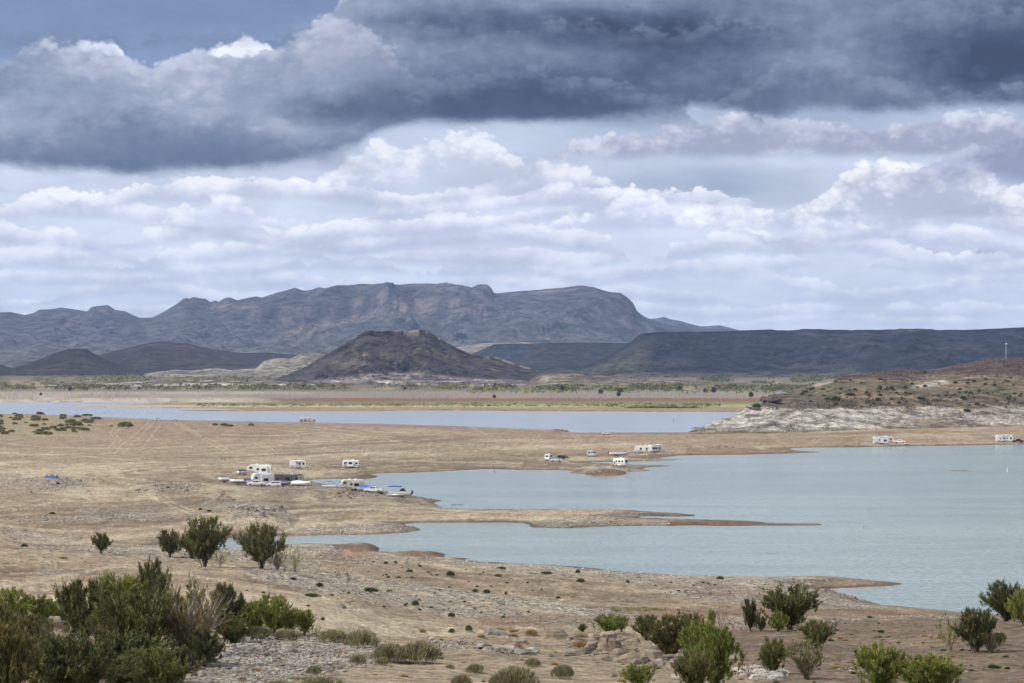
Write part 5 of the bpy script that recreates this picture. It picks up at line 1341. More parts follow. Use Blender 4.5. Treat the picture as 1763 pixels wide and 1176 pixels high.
for px, py, w, h, lab in (
        (443, 1100, 58, 24, 'pale sagebrush clump at the left end of the crest row'), (495, 1101, 54, 20, 'second pale sagebrush clump from the thicket'), (574, 1105, 62, 24, 'low pale sagebrush clump before the taller two'),
        (622, 1115, 62, 34, 'rounded sagebrush clump right of the low one'), (672, 1140, 66, 36, 'grey green sagebrush left of the widest one'), (722, 1142, 80, 42, 'widest grey green sagebrush clump on the slope'),
        (617, 1144, 32, 21, 'small yellowish sage clump below the crest row'), (658, 1145, 26, 16, 'smallest sage clump left of the grey green pair'), (819, 1157, 34, 17, 'small pale sage clump in the middle foreground'),
        (917, 1148, 30, 18, 'small grey sage clump under the thin shale plates'), (969, 1169, 44, 28, 'mid sized sage clump below the long low slab'), (887, 1190, 92, 46, 'large grey sage clump cut by the bottom edge'),
        (795, 1180, 38, 22, 'pale grassy sage clump at the bottom left of the large one'), (541, 1161, 30, 18, 'faint sage clump on the left gravel slope'), (555, 1190, 90, 30, 'broad sage clump at the bottom edge on the left'),
        (480, 1190, 60, 22, 'low sage clump at the bottom edge beside the thicket'), (775, 1150, 18, 8, 'tiny sage clump between two larger ones')):
    tuft('sage', px, py, w, h, 'sagebrush', lab, SG)
for px, py, w, h, lab in (
        (915, 1094, 24, 17, 'golden grass tuft left of the smooth tan slab'), (952, 1091, 26, 17, 'golden grass tuft on top of the smooth tan slab'), (1000, 1119, 28, 25, 'tall straw tuft leaning on the upright boulder'),
        (829, 1098, 15, 11, 'small golden tuft left of the flat grey slab'), (728, 1089, 13, 10, 'small golden tuft on the crest above the sagebrush'), (1038, 1101, 22, 13, 'straw tuft between wedge boulder and wide slab'),
        (789, 1111, 12, 11, 'orange tuft on the crest chips'), (836, 1112, 12, 11, 'orange tuft beside the broad tan slab'), (588, 1126, 28, 9, 'flat straw patch below the sagebrush row'), (860, 1085, 24, 7, 'low straw strip along the crest'),
        (885, 1088, 20, 8, 'low straw tuft at the foot of the broad slab'), (955, 1145, 14, 9, 'small straw tuft under the long low slab'), (595, 1108, 14, 8, 'tiny straw tuft beside the sagebrush row'), (1062, 1098, 22, 10, 'straw tuft on the crest near the small green bush'),
        (640, 1092, 14, 7, 'tiny golden tuft behind the rounded sagebrush'), (110, 962, 16, 6, 'orange grass patch on the bank at the far left'), (880, 1150, 12, 7, 'tiny straw tuft in the middle foreground'), (1120, 1150, 18, 12, 'straw tuft beside the pyramid shaped rock')):
    tuft('gold', px, py, w, h, 'grass_tuft', lab, 'golden dry grass tufts', 'grass tuft')
LGp = 'small dark green bushes on the gravel banks'
small = [(776, 993, 16, 11, 'round dark bush on the tan flat below the mud mounds'), (550, 1011, 15, 9, 'dark bush on the bank left of the leafless bush'), (638, 1020, 28, 9, 'wide blue green mat on the gravel ridge'), (537, 1028, 30, 7, 'flat bright green mat left of the gravel ridge'),
         (715, 1043, 14, 10, 'round green bush in the middle of the gravel ridge'), (777, 1062, 13, 8, 'round green bush low on the gravel ridge'), (818, 1020, 12, 7, 'left one of two dark bushes on the ridge line'), (838, 1022, 14, 8, 'right one of two dark bushes on the ridge line'),
         (863, 980, 18, 5, 'flat dark mat near the shore'), (858, 993, 14, 5, 'low mat on the flat below the shore mat'), (1000, 1003, 16, 8, 'round bush alone on the right part of the tan flat'), (941, 988, 22, 5, 'long dark mat on the shore gravel'), (995, 987, 9, 7, 'small bush near the right shore gravel'),
         (1081, 1004, 8, 6, 'tiny bush on the gravel left of the mud point'), (1240, 998, 14, 7, 'green mat at the crest of the point'), (871, 1024, 6, 6, 'tiny upright bush behind the ridge line'), (961, 1031, 10, 5, 'small bush where the ridge runs out'), (42, 942, 12, 7, 'small bush on the left bank rocks'),
         (706, 985, 14, 5, 'low bush near the dead twigs'), (664, 971, 8, 5, 'tiny bush below the long brown mound'), (778, 1090, 12, 9, 'small bush on the crest behind the chips'), (807, 1087, 13, 12, 'yellowish small bush on the crest'), (556, 1068, 8, 7, 'tiny round bush on the left slope'),
         (452, 971, 10, 4, 'dark mat under the tall tamarisk'), (505, 998, 12, 5, 'dark mat on the bank gravel'), (90, 885, 12, 4, 'green mat beside the left rock patch'), (345, 878, 8, 4, 'green bush at the left of the slab heap'), (360, 881, 9, 4, 'green mat at the foot of the slab heap'),
         (100, 834, 7, 4, 'small green bush among the left rocks'), (1498, 1064, 10, 5, 'small mat on the brow of the hump'), (1540, 1130, 20, 7, 'dark mat on the hump slope'), (1710, 1150, 22, 8, 'dark mat at the lower right'), (1735, 1152, 12, 6, 'small dark mat at the lower right')]
for px, py, w, h, lab in small:
    tuft('low', px, py, w, h, 'low_bush', lab, LGp)
def region(poly):
    P = np.array(poly, float); lo, hi = P.min(0), P.max(0)
    while True:
        p = (rnd.uniform(lo[0], hi[0]), rnd.uniform(lo[1], hi[1]))
        if poly_sd(P, np.array([p[0]]), np.array([p[1]]))[0] > 0: return p
for poly, n, lab in (([(430, 965), (700, 968), (900, 990), (1000, 1004), (900, 1028), (640, 1010), (520, 1000)], 46, 'tiny dark green plant on the flat before the ridge'),
                     ([(500, 1000), (700, 1014), (900, 1034), (1000, 1048), (860, 1066), (600, 1040)], 40, 'tiny dark green plant on the pale gravel ridge'),
                     ([(1100, 1000), (1320, 1002), (1330, 1028), (1130, 1030)], 22, 'tiny green plant on the gravel of the point'),
                     ([(1430, 1072), (1620, 1074), (1640, 1110), (1500, 1120), (1430, 1100)], 34, 'tiny olive plant on the sandy hump'),
                     ([(390, 1004), (480, 1000), (560, 1050), (480, 1060)], 10, 'tiny green plant on the slope right of the thicket')):
    for _ in range(n):
        px, py = region(poly); k = rnd.random() ** 2
        tuft('low', px, py, 3 + 5 * k, 2 + 2 * k, 'low_plant', lab + (', wide' if k > .45 else '') + (', left half' if px < sum(p[0] for p in poly) / len(poly) else ', right half'), lab.replace('tiny', 'tiny').replace('plant', 'plants'))
for k in range(90):
    px = rnd.uniform(1050, 1145); py = 1047 + (px - 1050) * .07 + rnd.uniform(-2, 3)
P = np.array([tuple(ground_at(rnd.uniform(1052, 1148), 1046 + rnd.uniform(0, 7))) for k in range(60)])
mats_ = tuft_mesh(77, 60, L_YEL, .5, .3, .05, .7, .2)
vv_ = np.zeros(60 * 4 * 3, np.float32); mats_.vertices.foreach_get('co', vv_); vv_ = vv_.reshape(-1, 3)
tt_ = np.zeros(len(vv_), np.float32); mats_.attributes['tone'].data.foreach_get('value', tt_)
VV = np.concatenate([vv_ * (.8, 1.2, .5) + p for p in P])
tag(link('green_ground_cover', mesh_np('green_ground_cover', VV, np.arange(len(VV)).reshape(-1, 4), [L_YEL], {'tone': np.tile(tt_, len(P))}, smooth=False)), kind='stuff')
for poly, n, kind, nm, lab in (([(340, 1102), (860, 1100), (860, 1176), (340, 1176)], 34, 'gold', 'dry_tuft', 'short dry straw tuft on the stony foreground slope'),
                     ([(860, 1090), (1280, 1100), (1300, 1176), (860, 1176)], 36, 'gold', 'dry_tuft', 'short dry straw tuft around the foreground rocks'),
                     ([(1260, 1095), (1763, 1090), (1763, 1176), (1300, 1176)], 40, 'gold', 'dry_tuft', 'short dry straw tuft on the brown hump at the right'),
                     ([(420, 1096), (1280, 1094), (1280, 1176), (420, 1176)], 26, 'sage', 'small_sage', 'knee high pale sage plant in the foreground'),
                     ([(1260, 1080), (1763, 1075), (1763, 1176), (1300, 1176)], 30, 'low', 'low_weed', 'small green weed on the brown hump at the right')):
    for _ in range(n):
        px, py = region(poly); k = rnd.random() ** 2; w = 7 + 12 * k
        cx_ = sum(p[0] for p in poly) / len(poly)
        tuft(kind, px, py, w, w * (.55 if kind != 'low' else .4), nm, lab + (', wide' if k > .4 else '') + (', left half' if px < cx_ else ', right half') + (', near edge' if py > 1140 else ''), lab.replace('tuft', 'tufts').replace('plant', 'plants').replace('weed', 'weeds'))
# the sage covered rise at the left
for k in range(95):
    px, py = region([(-60, 713), (100, 713), (165, 721), (158, 738), (120, 748), (0, 750), (-60, 750)])
    w = rnd.uniform(7, 17)
    tuft('olive', px, py, w, w * .42, 'sage_clump', ('broad' if w > 13 else 'middling' if w > 10 else 'small') + ' olive sage clump ' + ('along the crest' if py < 722 else 'on the upper slope' if py < 732 else 'near the foot') + ' of the sandy rise, ' + ('left end' if px < 50 else 'middle' if px < 105 else 'right end'), 'sage clumps covering the left rise')
for px, py, w, h, lab in ((216, 737, 29, 12, 'large olive bush right of the sage covered rise'), (150, 717, 22, 5, 'flat olive bush on the crest by the channel'), (165, 723, 24, 6, 'olive bush right of the crest bush'), (132, 735, 24, 11, 'dark olive bush low on the left rise'), (145, 742, 20, 7, 'olive bush at the foot of the left rise'),
                          (370, 733, 11, 5, 'dark small bush on the flat left of a pair'), (386, 734, 16, 6, 'olive bush left of the pair on the flat'), (396, 735, 14, 5, 'olive bush right of the pair on the flat'), (433, 734, 12, 6, 'single olive bush on the flat right of the pair'), (192, 735, 7, 4, 'tiny dark bush left of the large olive bush')):
    tuft('olive', px, py, w, h, 'desert_bush', lab, 'bushes scattered on the far flat')
# shrubs on the rocky hill
for k in range(120):
    px, py = region([(1400, 664), (1480, 652), (1600, 656), (1763, 652), (1763, 700), (1560, 702), (1380, 700), (1345, 690)])
    w = rnd.uniform(4, 9)
    tuft('low' if k % 3 else 'olive', px, py, w, w * .55, 'hill_shrub', ('larger' if w > 7 else 'small') + (' dark green' if k % 3 else ' olive') + ' shrub on the ' + ('upper' if py < 670 else 'middle' if py < 686 else 'lower') + ' slope of the rocky hill, ' + ('left' if px < 1480 else 'centre' if px < 1620 else 'right') + ' part', 'shrubs on the rocky hill', 'bush', hill_at)
for px, py, w, h, lab in ((1303, 703, 16, 9, 'dark green bush at the tip of the rocky hill'), (1440, 692, 22, 10, 'largest green bush low on the rocky hill'), (1425, 690, 14, 6, 'green bush left of the largest one on the hill'), (1512, 691, 12, 7, 'green bush above the dark rock band'),
                          (1464, 682, 18, 6, 'wide green bush in mid slope'), (1535, 671, 10, 6, 'dark bush in the upper grassy slope'), (1592, 643, 7, 5, 'single green bush near the brown summit'), (1658, 688, 12, 6, 'green bush on the right part of the hill'), (1665, 709, 14, 6, 'green bush just above the bleached boulders'),
                          (1380, 681, 8, 5, 'small green bush on the hill shoulder'), (1472, 674, 8, 6, 'dark bush left of the wide slope bush'), (1585, 688, 16, 5, 'low dark bush right of the mid slope')):
    tuft('low', px, py, w, h, 'hill_bush', lab, 'larger bushes on the rocky hill', 'bush', hill_at)

# far river flats: brush, dead timber and green willows too many to count
def blobs(name, P, w, h, lmat, tone=(.2, .8), per=7):
    n = len(P); N = n * per
    c = np.repeat(P, per, 0); ww = np.repeat(w, per); hh = np.repeat(h, per)
    a = rng.random(N) * 6.283; q_ = rng.random(N) ** .5
    zz = rng.random(N)
    rad = np.sqrt(np.clip(1 - (zz * 1.6 - .6) ** 2, 0, 1))
    pos = c + np.stack([np.cos(a) * q_ * ww * .5 * rad, np.sin(a) * q_ * ww * .5 * rad, zz * hh * .75], 1)
    d = rng.normal(size=(N, 3)) * (.6, .6, .3) + (0, 0, .8); d /= np.linalg.norm(d, axis=1)[:, None]
    v, f, tn = leaves(pos, d, hh * .45 * (.6 + rng.random(N)), ww * .16 * (.6 + rng.random(N)), np.clip(np.repeat(rng.uniform(*tone, n), per) + rng.normal(size=N) * .12, 0, 1), rng)
    return tag(link(name, mesh_np(name, v, f, [lmat], {'tone': tn}, smooth=False)), kind='stuff')
def far_pts(n, x0, x1, y0, y1, clump=None):
    out = []
    while len(out) < n:
        px, py = rnd.uniform(x0, x1), rnd.uniform(y0, y1)
        if clump is not None and fbm(np.array([px / clump + 3.3]), np.array([py / (clump * .12)]), 3)[0] < -.05: continue
        tx, tz = ray(px, py)
        d = min(max((3.5 - HC) / tz, 2400), 6500)
        out.append((tx * d, d, hz(tx * d, d)))
    return np.array(out)
P = far_pts(2600, -60, 1420, 651, 670, 40); blobs('river_brush', P, rng.uniform(6, 16, len(P)), rng.uniform(2, 4.5, len(P)), L_OLIVE, (.0, .6), 6)
P = far_pts(1500, 820, 1500, 650, 672, 40); blobs('mesquite_brush', P, rng.uniform(6, 16, len(P)), rng.uniform(2, 4.5, len(P)), L_LOW, (.2, .9), 6)
P = far_pts(520, -60, 720, 665, 671, 30); blobs('green_willows', P, rng.uniform(5, 12, len(P)), rng.uniform(3, 6, len(P)), L_MID, (.2, .9), 5)
P = far_pts(240, 800, 1420, 667, 676); blobs('young_willows', P, rng.uniform(4, 9, len(P)), rng.uniform(3, 6, len(P)), L_YEL, (.2, .7), 7)
def snags(name, P, h, m_):
    n = len(P); v = np.stack([P + (-.16, 0, 0), P + (.16, 0, 0), P + np.stack([rng.normal(size=n) * .6, np.zeros(n), h], 1)], 1).reshape(-1, 3)
    w_ = np.stack([P + (0, -.2, 0), P + (.9, 0, .0) * np.sign(rng.normal(size=(n, 1))) + np.stack([np.zeros(n), np.zeros(n), h * .7], 1), P + (0, .2, .3)], 1).reshape(-1, 3)
    v = np.concatenate([v, w_])
    return tag(link(name, mesh_np(name, v, np.arange(len(v)).reshape(-1, 3), [m_], smooth=False)), kind='stuff')
P = far_pts(4200, -60, 1420, 671, 684, 55); snags('dead_timber', P, rng.uniform(2.5, 6.5, len(P)), mat('dead_wood', (.42, .38, .35), .95))
P = far_pts(500, 330, 1240, 690.5, 694.5); blobs('green_weeds', P, rng.uniform(4, 12, len(P)), rng.uniform(.6, 1.4, len(P)), L_MID, (.3, .8), 5)
P = far_pts(160, 1080, 1200, 697.5, 700); blobs('shore_weeds', P, rng.uniform(4, 10, len(P)), rng.uniform(.6, 1.4, len(P)), L_MID, (.1, .6), 5)
# a few trees stand out of the far line
COT = bush_meshes(40, .9, 1, 9, 9, 16, leaf=(.16, .06), lmat=L_DARK, low=.3)
COTY = bush_meshes(41, .9, 1, 9, 9, 16, leaf=(.16, .06), lmat=L_MID, low=.3)
for px, py, h, dark, lab in ((121, 673, 8, 1, 'dark tree standing before the far willows at the left'), (240, 671, 6, 0, 'pale green tree in the far willow line'), (697, 671, 6, 0, 'small green tree below the butte'), (851, 683, 6, 1, 'dark tree among the dead timber'), (968, 672, 8, 1, 'dark green tree left of a lighter one'),
                            (1068, 676, 10, 0, 'tall light green tree in the far brush'), (1034, 678, 9, 1, 'dark upright tree before the dead timber'), (1065, 681, 8, 1, 'dark tree just below the tall light one'), (1170, 673, 9, 1, 'dark rounded tree in the right brush'), (1214, 676, 8, 0, 'light green tree in the right brush'),
                            (1229, 676, 10, 0, 'taller light green tree in the right brush'), (1293, 682, 9, 1, 'dark tree beside the rocky hill'), (70, 679, 5, 1, 'small dark tree on the pale far shore'), (522, 669, 6, 1, 'dark tree below the left foot of the butte'), (852, 668, 6, 1, 'dark tree at the right foot of the butte')):
    tx, tz = ray(px, py); d = (3.0 - HC) / tz; c = Vector((tx * d, d, hz(tx * d, d))); m = d / F
    e = bpy.data.objects.new('cottonwood_tree', None); COL.objects.link(e); e.location = c; e.scale = (h * .9 * m, h * .9 * m, h * m); tag(e, lab, 'tree', 'trees that stand out on the far river flat')
    w_, f_ = COT if dark else COTY
    link('trunk', w_, e); link('crown', f_, e)

# ------------------------------------------------------------------ vehicles and camp things
WHITE = mat('white_gelcoat', (.80, .80, .79), .35); CREAM = mat('cream_panel', (.66, .62, .53), .4); GREYP = mat('grey_panel', (.30, .315, .34), .45); SLATE = mat('slate_panel', (.085, .10, .12), .45)
GLASS = mat('dark_glass', (.02, .024, .03), .12); RUB = mat('rubber', (.022, .022, .023), .8); RIM = mat('rim_metal', (.45, .46, .47), .35, .7); STEEL = mat('steel_frame', (.10, .10, .105), .5, .4)
BLUEC = mat('blue_cover', (.02, .10, .42), .7); NAVY = mat('navy_cover', (.02, .05, .19), .7); REDP = mat('red_paint', (.55, .03, .03), .4); BLACKP = mat('dark_paint', (.025, .030, .042), .3); ALU = mat('aluminium', (.55, .56, .57), .4, .5)
BEIGE = mat('beige_stripe', (.36, .30, .22), .5); CANV = mat('dark_canvas', (.03, .034, .042), .8); SKIN = mat('skin', (.42, .26, .18), .6); HAIRM = mat('hair', (.05, .03, .02), .8); JEAN = mat('dark_cloth', (.04, .05, .09), .9); ORNG = mat('orange_red_cloth', (.62, .10, .05), .8); WCL = mat('white_cloth', (.7, .7, .7), .9)

class MB:
    def __init__(s): s.v = []; s.f = []
    def add(s, v, f):
        o = len(s.v); s.v += [tuple(map(float, q)) for q in v]; s.f += [tuple(i + o for i in t) for t in f]; return s
    def box(s, x0, x1, y0, y1, z0, z1, tx=0.0, ty=0.0):
        v = [(x0, y0, z0), (x1, y0, z0), (x1, y1, z0), (x0, y1, z0), (x0 + tx, y0 + ty, z1), (x1 - tx, y0 + ty, z1), (x1 - tx, y1 - ty, z1), (x0 + tx, y1 - ty, z1)]
        return s.add(v, [(0, 3, 2, 1), (4, 5, 6, 7), (0, 1, 5, 4), (1, 2, 6, 5), (2, 3, 7, 6), (3, 0, 4, 7)])
    def prism(s, prof, y0, y1, inset=0.06):
        """side outline (x,z) carried across the width with softened flanks"""
        n = len(prof); cx = sum(p[0] for p in prof) / n; cz = sum(p[1] for p in prof) / n
        def ring(y, k): return [(cx + (x - cx) * (1 - k / max(abs(x - cx), .3)) if k else x, y, cz + (z - cz) * (1 - k / max(abs(z - cz), .3)) if k else z) for x, z in prof]
        rs = [ring(y0, inset), ring(y0 + inset, 0), ring(y1 - inset, 0), ring(y1, inset)]
        v = [p for r in rs for p in r]; f = [tuple(range(n)), tuple(3 * n + i for i in reversed(range(n)))]
        for k in range(3):
            for i in range(n):
                j = (i + 1) % n; f.append((k * n + j, k * n + i, (k + 1) * n + i, (k + 1) * n + j))
        return s.add(v, f)
    def cyl(s, c, r, h, axis='y', n=14):
        v = []; 
        for e in (-h / 2, h / 2):
            for i in range(n):
                a = i / n * 6.2832; p, q_ = math.cos(a) * r, math.sin(a) * r
                v.append({'y': (c[0] + p, c[1] + e, c[2] + q_), 'x': (c[0] + e, c[1] + p, c[2] + q_), 'z': (c[0] + p, c[1] + q_, c[2] + e)}[axis])
        f = [tuple(range(n)), tuple(n + i for i in reversed(range(n)))] + [((i + 1) % n, i, n + i, n + (i + 1) % n) for i in range(n)]
        return s.add(v, f)
    def rod(s, a, b, r=.03):
        v, f = tubes([[a, tuple((p + q_) / 2 for p, q_ in zip(a, b)), b]], [r], 5); 
        return s.add(v, f)
    def obj(s, name, m_, parent, smooth=False):
        me = bpy.data.meshes.new(name); me.from_pydata(s.v, [], s.f); me.materials.append(m_); me.update()
        bm = bmesh.new(); bm.from_mesh(me); bmesh.ops.recalc_face_normals(bm, faces=bm.faces); bm.to_mesh(me); bm.free()
        if smooth: me.polygons.foreach_set('use_smooth', [True] * len(me.polygons))
        return link(name, me, parent)
def root(name, label, cat, px, py, yaw=0.0, group=None, lift=0.0, z=None, D=None):
    c = ground_at(px, py)
    if z is not None:
        tx, tz = ray(px, py); d = (z - HC) / tz; c = Vector((tx * d, d, z))
    if z is None:
        tx = c.x / c.y
        for _ in range(90):                      # never stand in the water: step back towards the shore
            if hz(c.x, c.y) > .25: break
            c = Vector((tx * (c.y - 1.5), c.y - 1.5, 0)); c.z = hz(c.x, c.y)
    e = bpy.data.objects.new(name, None); COL.objects.link(e)
    e.location = c + Vector((0, 0, lift)); e.rotation_euler = (0, 0, math.radians(yaw)); tag(e, label, cat, group)
    return e
def wheel(p, x, y, r=.36, w=.24):
    t = MB().cyl((x, y, r), r, w, n=16).obj('wheel', RUB, p); MB().cyl((x, y, r), r * .55, w + .03, n=10).obj('rim', RIM, t)
def window(p, x0, x1, z0, z1, y, name='window', frame=True, fm=None):
    """y: outer face of the wall it sits in (sign tells the side)"""
    s = 1 if y > 0 else -1
    w = MB().box(x0, x1, min(y, y + s * .02), max(y, y + s * .02), z0, z1).obj(name, GLASS, p)
    if frame:
        f = MB(); t = .045; a, b = min(y, y + s * .035), max(y, y + s * .035)
        f.box(x0 - t, x1 + t, a, b, z1, z1 + t); f.box(x0 - t, x1 + t, a, b, z0 - t, z0); f.box(x0 - t, x0, a, b, z0, z1); f.box(x1, x1 + t, a, b, z0, z1); f.obj('frame', fm or ALU, w)
def wend(p, y0, y1, z0, z1, x, name='window'):
    s = 1 if x > 0 else -1
    MB().box(min(x, x + s * .02), max(x, x + s * .02), y0, y1, z0, z1).obj(name, GLASS, p)
def rv_common(e, L, W, H, m_body, stripe=None, slides=((-1, .1, .45),), door=.25, side=-1, ac=(.1,)):
    hw = W / 2
    for sd_, a, b in slides:
        x0, x1 = (a - .5) * L, (b - .5) * L
        sl = MB().box(x0, x1, min(sd_ * hw, sd_ * (hw + .45)), max(sd_ * hw, sd_ * (hw + .45)), .75, H - .55).obj('slide_out', m_body, e)
        y = sd_ * (hw + .45); xm = (x0 + x1) / 2
        MB().box(xm - .75, xm + .75, min(y, y + sd_ * .02), max(y, y + sd_ * .02), 1.45, 2.3).obj('window', GLASS, sl)
    dx = (door - .5) * L
    d = MB().box(dx - .35, dx + .35, min(side * hw, side * (hw + .03)), max(side * hw, side * (hw + .03)), .65, 2.55).obj('door', ALU if m_body is not SLATE else GREYP, e)
    MB().box(dx - .2, dx + .2, min(side * hw, side * (hw + .05)), max(side * hw, side * (hw + .05)), 1.75, 2.25).obj('window', GLASS, d)
    for k in ac:
        x = k * L; MB().box(x - .42, x + .42, -.36, .36, H - .02, H + .27, .08, .06).obj('air_conditioner', WHITE, e)
    MB().box(-.28 * L - .2, -.28 * L + .2, -.2, .2, H - .02, H + .10).obj('roof_vent', WHITE, e)
    if stripe:
        for sd_ in (-1, 1):
            y = sd_ * hw; MB().box(-L * .47, L * .47, min(y, y + sd_ * .012), max(y, y + sd_ * .012), .95, 1.18).obj('stripe', stripe, e)
    aw = MB().cyl((0.05 * L, side * (hw + .09), H - .25), .08, L * .5, 'x', 8).obj('awning_roll', ALU, e)
    for sd_ in (-1, 1):
        y = sd_ * hw; MB().box(-L * .42, -L * .26, min(y, y + sd_ * .02), max(y, y + sd_ * .02), .62, .90).box(L * .06, L * .2, min(y, y + sd_ * .02), max(y, y + sd_ * .02), .62, .90).obj('storage_hatch', GREYP, e)
def travel_trailer(label, px, py, yaw, L=6.6, H=2.95, W=2.4, body=WHITE, stripe=BEIGE, slides=(), flip=1, group='white trailers and fifth wheels', wins=((.15, .28), (.45, .6), (.75, .88)), door=.35):
    e = root('travel_trailer', label, 'camper trailer', px, py, yaw, group)
    x0, x1 = -L / 2, L / 2
    MB().prism([(x0, .55), (x1 - .25, .55), (x1, 1.0), (x1, H - .9), (x1 - .45, H - .12), (x1 - .8, H), (x0 + .35, H), (x0 + .06, H - .25), (x0, H - .9)], -W / 2, W / 2).obj('body', body, e)
    MB().box(x0 + .1, x1 + .1, -W * .3, W * .3, .42, .56).rod((x1, -.7, .5), (x1 + 1.1, 0, .5), .06).rod((x1, .7, .5), (x1 + 1.1, 0, .5), .06).cyl((x1 + 1.0, 0, .28), .05, .5, 'z', 6).obj('chassis', STEEL, e)
    for y in (-W / 2 + .14, W / 2 - .14):
        for x in (-.55, .3): wheel(e, x, y)
    for a, b in wins:
        for sd_ in (-1, 1): window(e, (a - .5) * L, (b - .5) * L, 1.45, 2.25, sd_ * W / 2)
    wend(e, -.6, .6, 1.5, 2.2, x0); wend(e, -.7, .7, 1.5, 2.1, x1)
    MB().box(x1 + .25, x1 + .65, -.3, .3, .5, 1.15, .05, .05).obj('gas_bottles', WHITE, e)
    rv_common(e, L, W, H, body, stripe, slides, door); return e
def fifth_wheel(label, px, py, yaw, L=10.0, H=3.7, W=2.45, body=WHITE, stripe=BEIGE, slides=((-1, .12, .42),), nose=2.6, group='white trailers and fifth wheels', ac=(.1,), wins=((.50, .60), (.78, .90))):
    e = root('fifth_wheel_trailer', label, 'camper trailer', px, py, yaw, group); x0, x1 = -L / 2, L / 2
    MB().prism([(x0, .65), (x1 - nose, .65), (x1 - nose + .25, 1.55), (x1 - .5, 1.6), (x1, 1.95), (x1 - .05, H - 1.0), (x1 - .75, H - .15), (x1 - 1.3, H), (x0 + .25, H - .1), (x0, H - .35)], -W / 2, W / 2).obj('body', body, e)
    MB().box(x0 + .1, x1 - nose, -W * .3, W * .3, .5, .66).obj('chassis', STEEL, e)
    for y in (-W / 2 + .5, W / 2 - .5): MB().box(x1 - nose - .12, x1 - nose + .02, y - .06, y + .06, 0, 1.5).obj('landing_leg', STEEL, e)
    for y in (-W / 2 + .14, W / 2 - .14):
        for x in (-1.2, -.3): wheel(e, x, y, .38)
    for a, b in wins:
        for sd_ in (-1, 1): window(e, (a - .5) * L, (b - .5) * L, 1.75 + (.45 if a > .7 else 0), 2.4 + (.45 if a > .7 else 0), sd_ * W / 2)
    wend(e, -.8, .8, 1.7, 2.5, x0); wend(e, -.75, .75, 2.4, 2.9, x1 - .06)
    rv_common(e, L, W, H, body, stripe, slides, .62, ac=ac)
    lad = MB(); [lad.rod((x0 - .08, .75, .9 + k * .35), (x0 - .08, 1.1, .9 + k * .35), .02) for k in range(8)]; lad.rod((x0 - .08, .75, .8), (x0 - .08, .75, H), .022).rod((x0 - .08, 1.1, .8), (x0 - .08, 1.1, H), .022).obj('ladder', ALU, e)
    return e
def motorhome(label, px, py, yaw, L=7.6, H=3.2, W=2.4, kind='c', body=WHITE, stripe=BEIGE, slides=()):
    e = root('motorhome', label, 'motorhome', px, py, yaw, 'motorhomes at the lake'); x0, x1 = -L / 2, L / 2
    if kind == 'c':
        MB().prism([(x0, .5), (x1 - 2.0, .5), (x1 - 1.9, 1.75), (x1 - .8, 1.95), (x1 - .7, 2.5), (x1 - 1.0, H - .1), (x1 - 1.6, H), (x0 + .2, H), (x0, H - .3)], -W / 2, W / 2).obj('body', body, e)
        cab = MB().prism([(x1 - 2.1, .45), (x1, .45), (x1 + .02, 1.0), (x1 - .75, 1.2), (x1 - 1.25, 1.9), (x1 - 2.1, 1.9)], -W / 2 + .22, W / 2 - .22).obj('cab', body, e)
        MB().add([(x1 - .82, -.82, 1.22), (x1 - .82, .82, 1.22), (x1 - 1.22, .78, 1.84), (x1 - 1.22, -.78, 1.84)], [(0, 1, 2, 3)]).obj('windscreen', GLASS, cab)
        for sd_ in (-1, 1): MB().box(x1 - 1.9, x1 - 1.25, min(sd_ * (W / 2 - .22), sd_ * (W / 2 - .2)), max(sd_ * (W / 2 - .22), sd_ * (W / 2 - .2)), 1.2, 1.7).obj('side_window', GLASS, cab)
        fx = x1 - .75
    else:
        MB().prism([(x0, .45), (x1 - .15, .45), (x1, 1.3), (x1 - .15, H - .5), (x1 - .5, H), (x0 + .15, H), (x0, H - .3)], -W / 2, W / 2).obj('body', body, e)
        MB().add([(x1 - .02, -1.05, 1.45), (x1 - .02, 1.05, 1.45), (x1 - .13, 1.0, 2.6), (x1 - .13, -1.0, 2.6)], [(0, 1, 2, 3)]).obj('windscreen', GLASS, e)
        fx = x1 - 1.2
        for sd_ in (-1, 1):
            y = sd_ * W / 2; MB().box(x0 + .4, x1 - .3, min(y, y + sd_ * .014), max(y, y + sd_ * .014), 1.32, 1.52).obj('swoosh', SLATE, e)
            window(e, x1 - 1.3, x1 - .4, 1.5, 2.3, y, frame=False)
    for y in (-W / 2 + .16, W / 2 - .16):
        wheel(e, fx, y, .40); wheel(e, x0 + L * .28, y, .40)
    for a, b in ((.10, .22), (.32, .46), (.56, .66)):
        for sd_ in (-1, 1): window(e, (a - .5) * L, (b - .5) * L, 1.6, 2.3, sd_ * W / 2)
    wend(e, -.7, .7, 1.6, 2.4, x0)
    for y in (-.9, .9): MB().box(x0 - .03, x0 + .02, y - .1, y + .1, .8, 1.1).obj('tail_light', REDP, e)
    rv_common(e, L, W, H, body, stripe, slides, .6, ac=(.05, -.3) if kind != 'c' else (-.1,)); return e
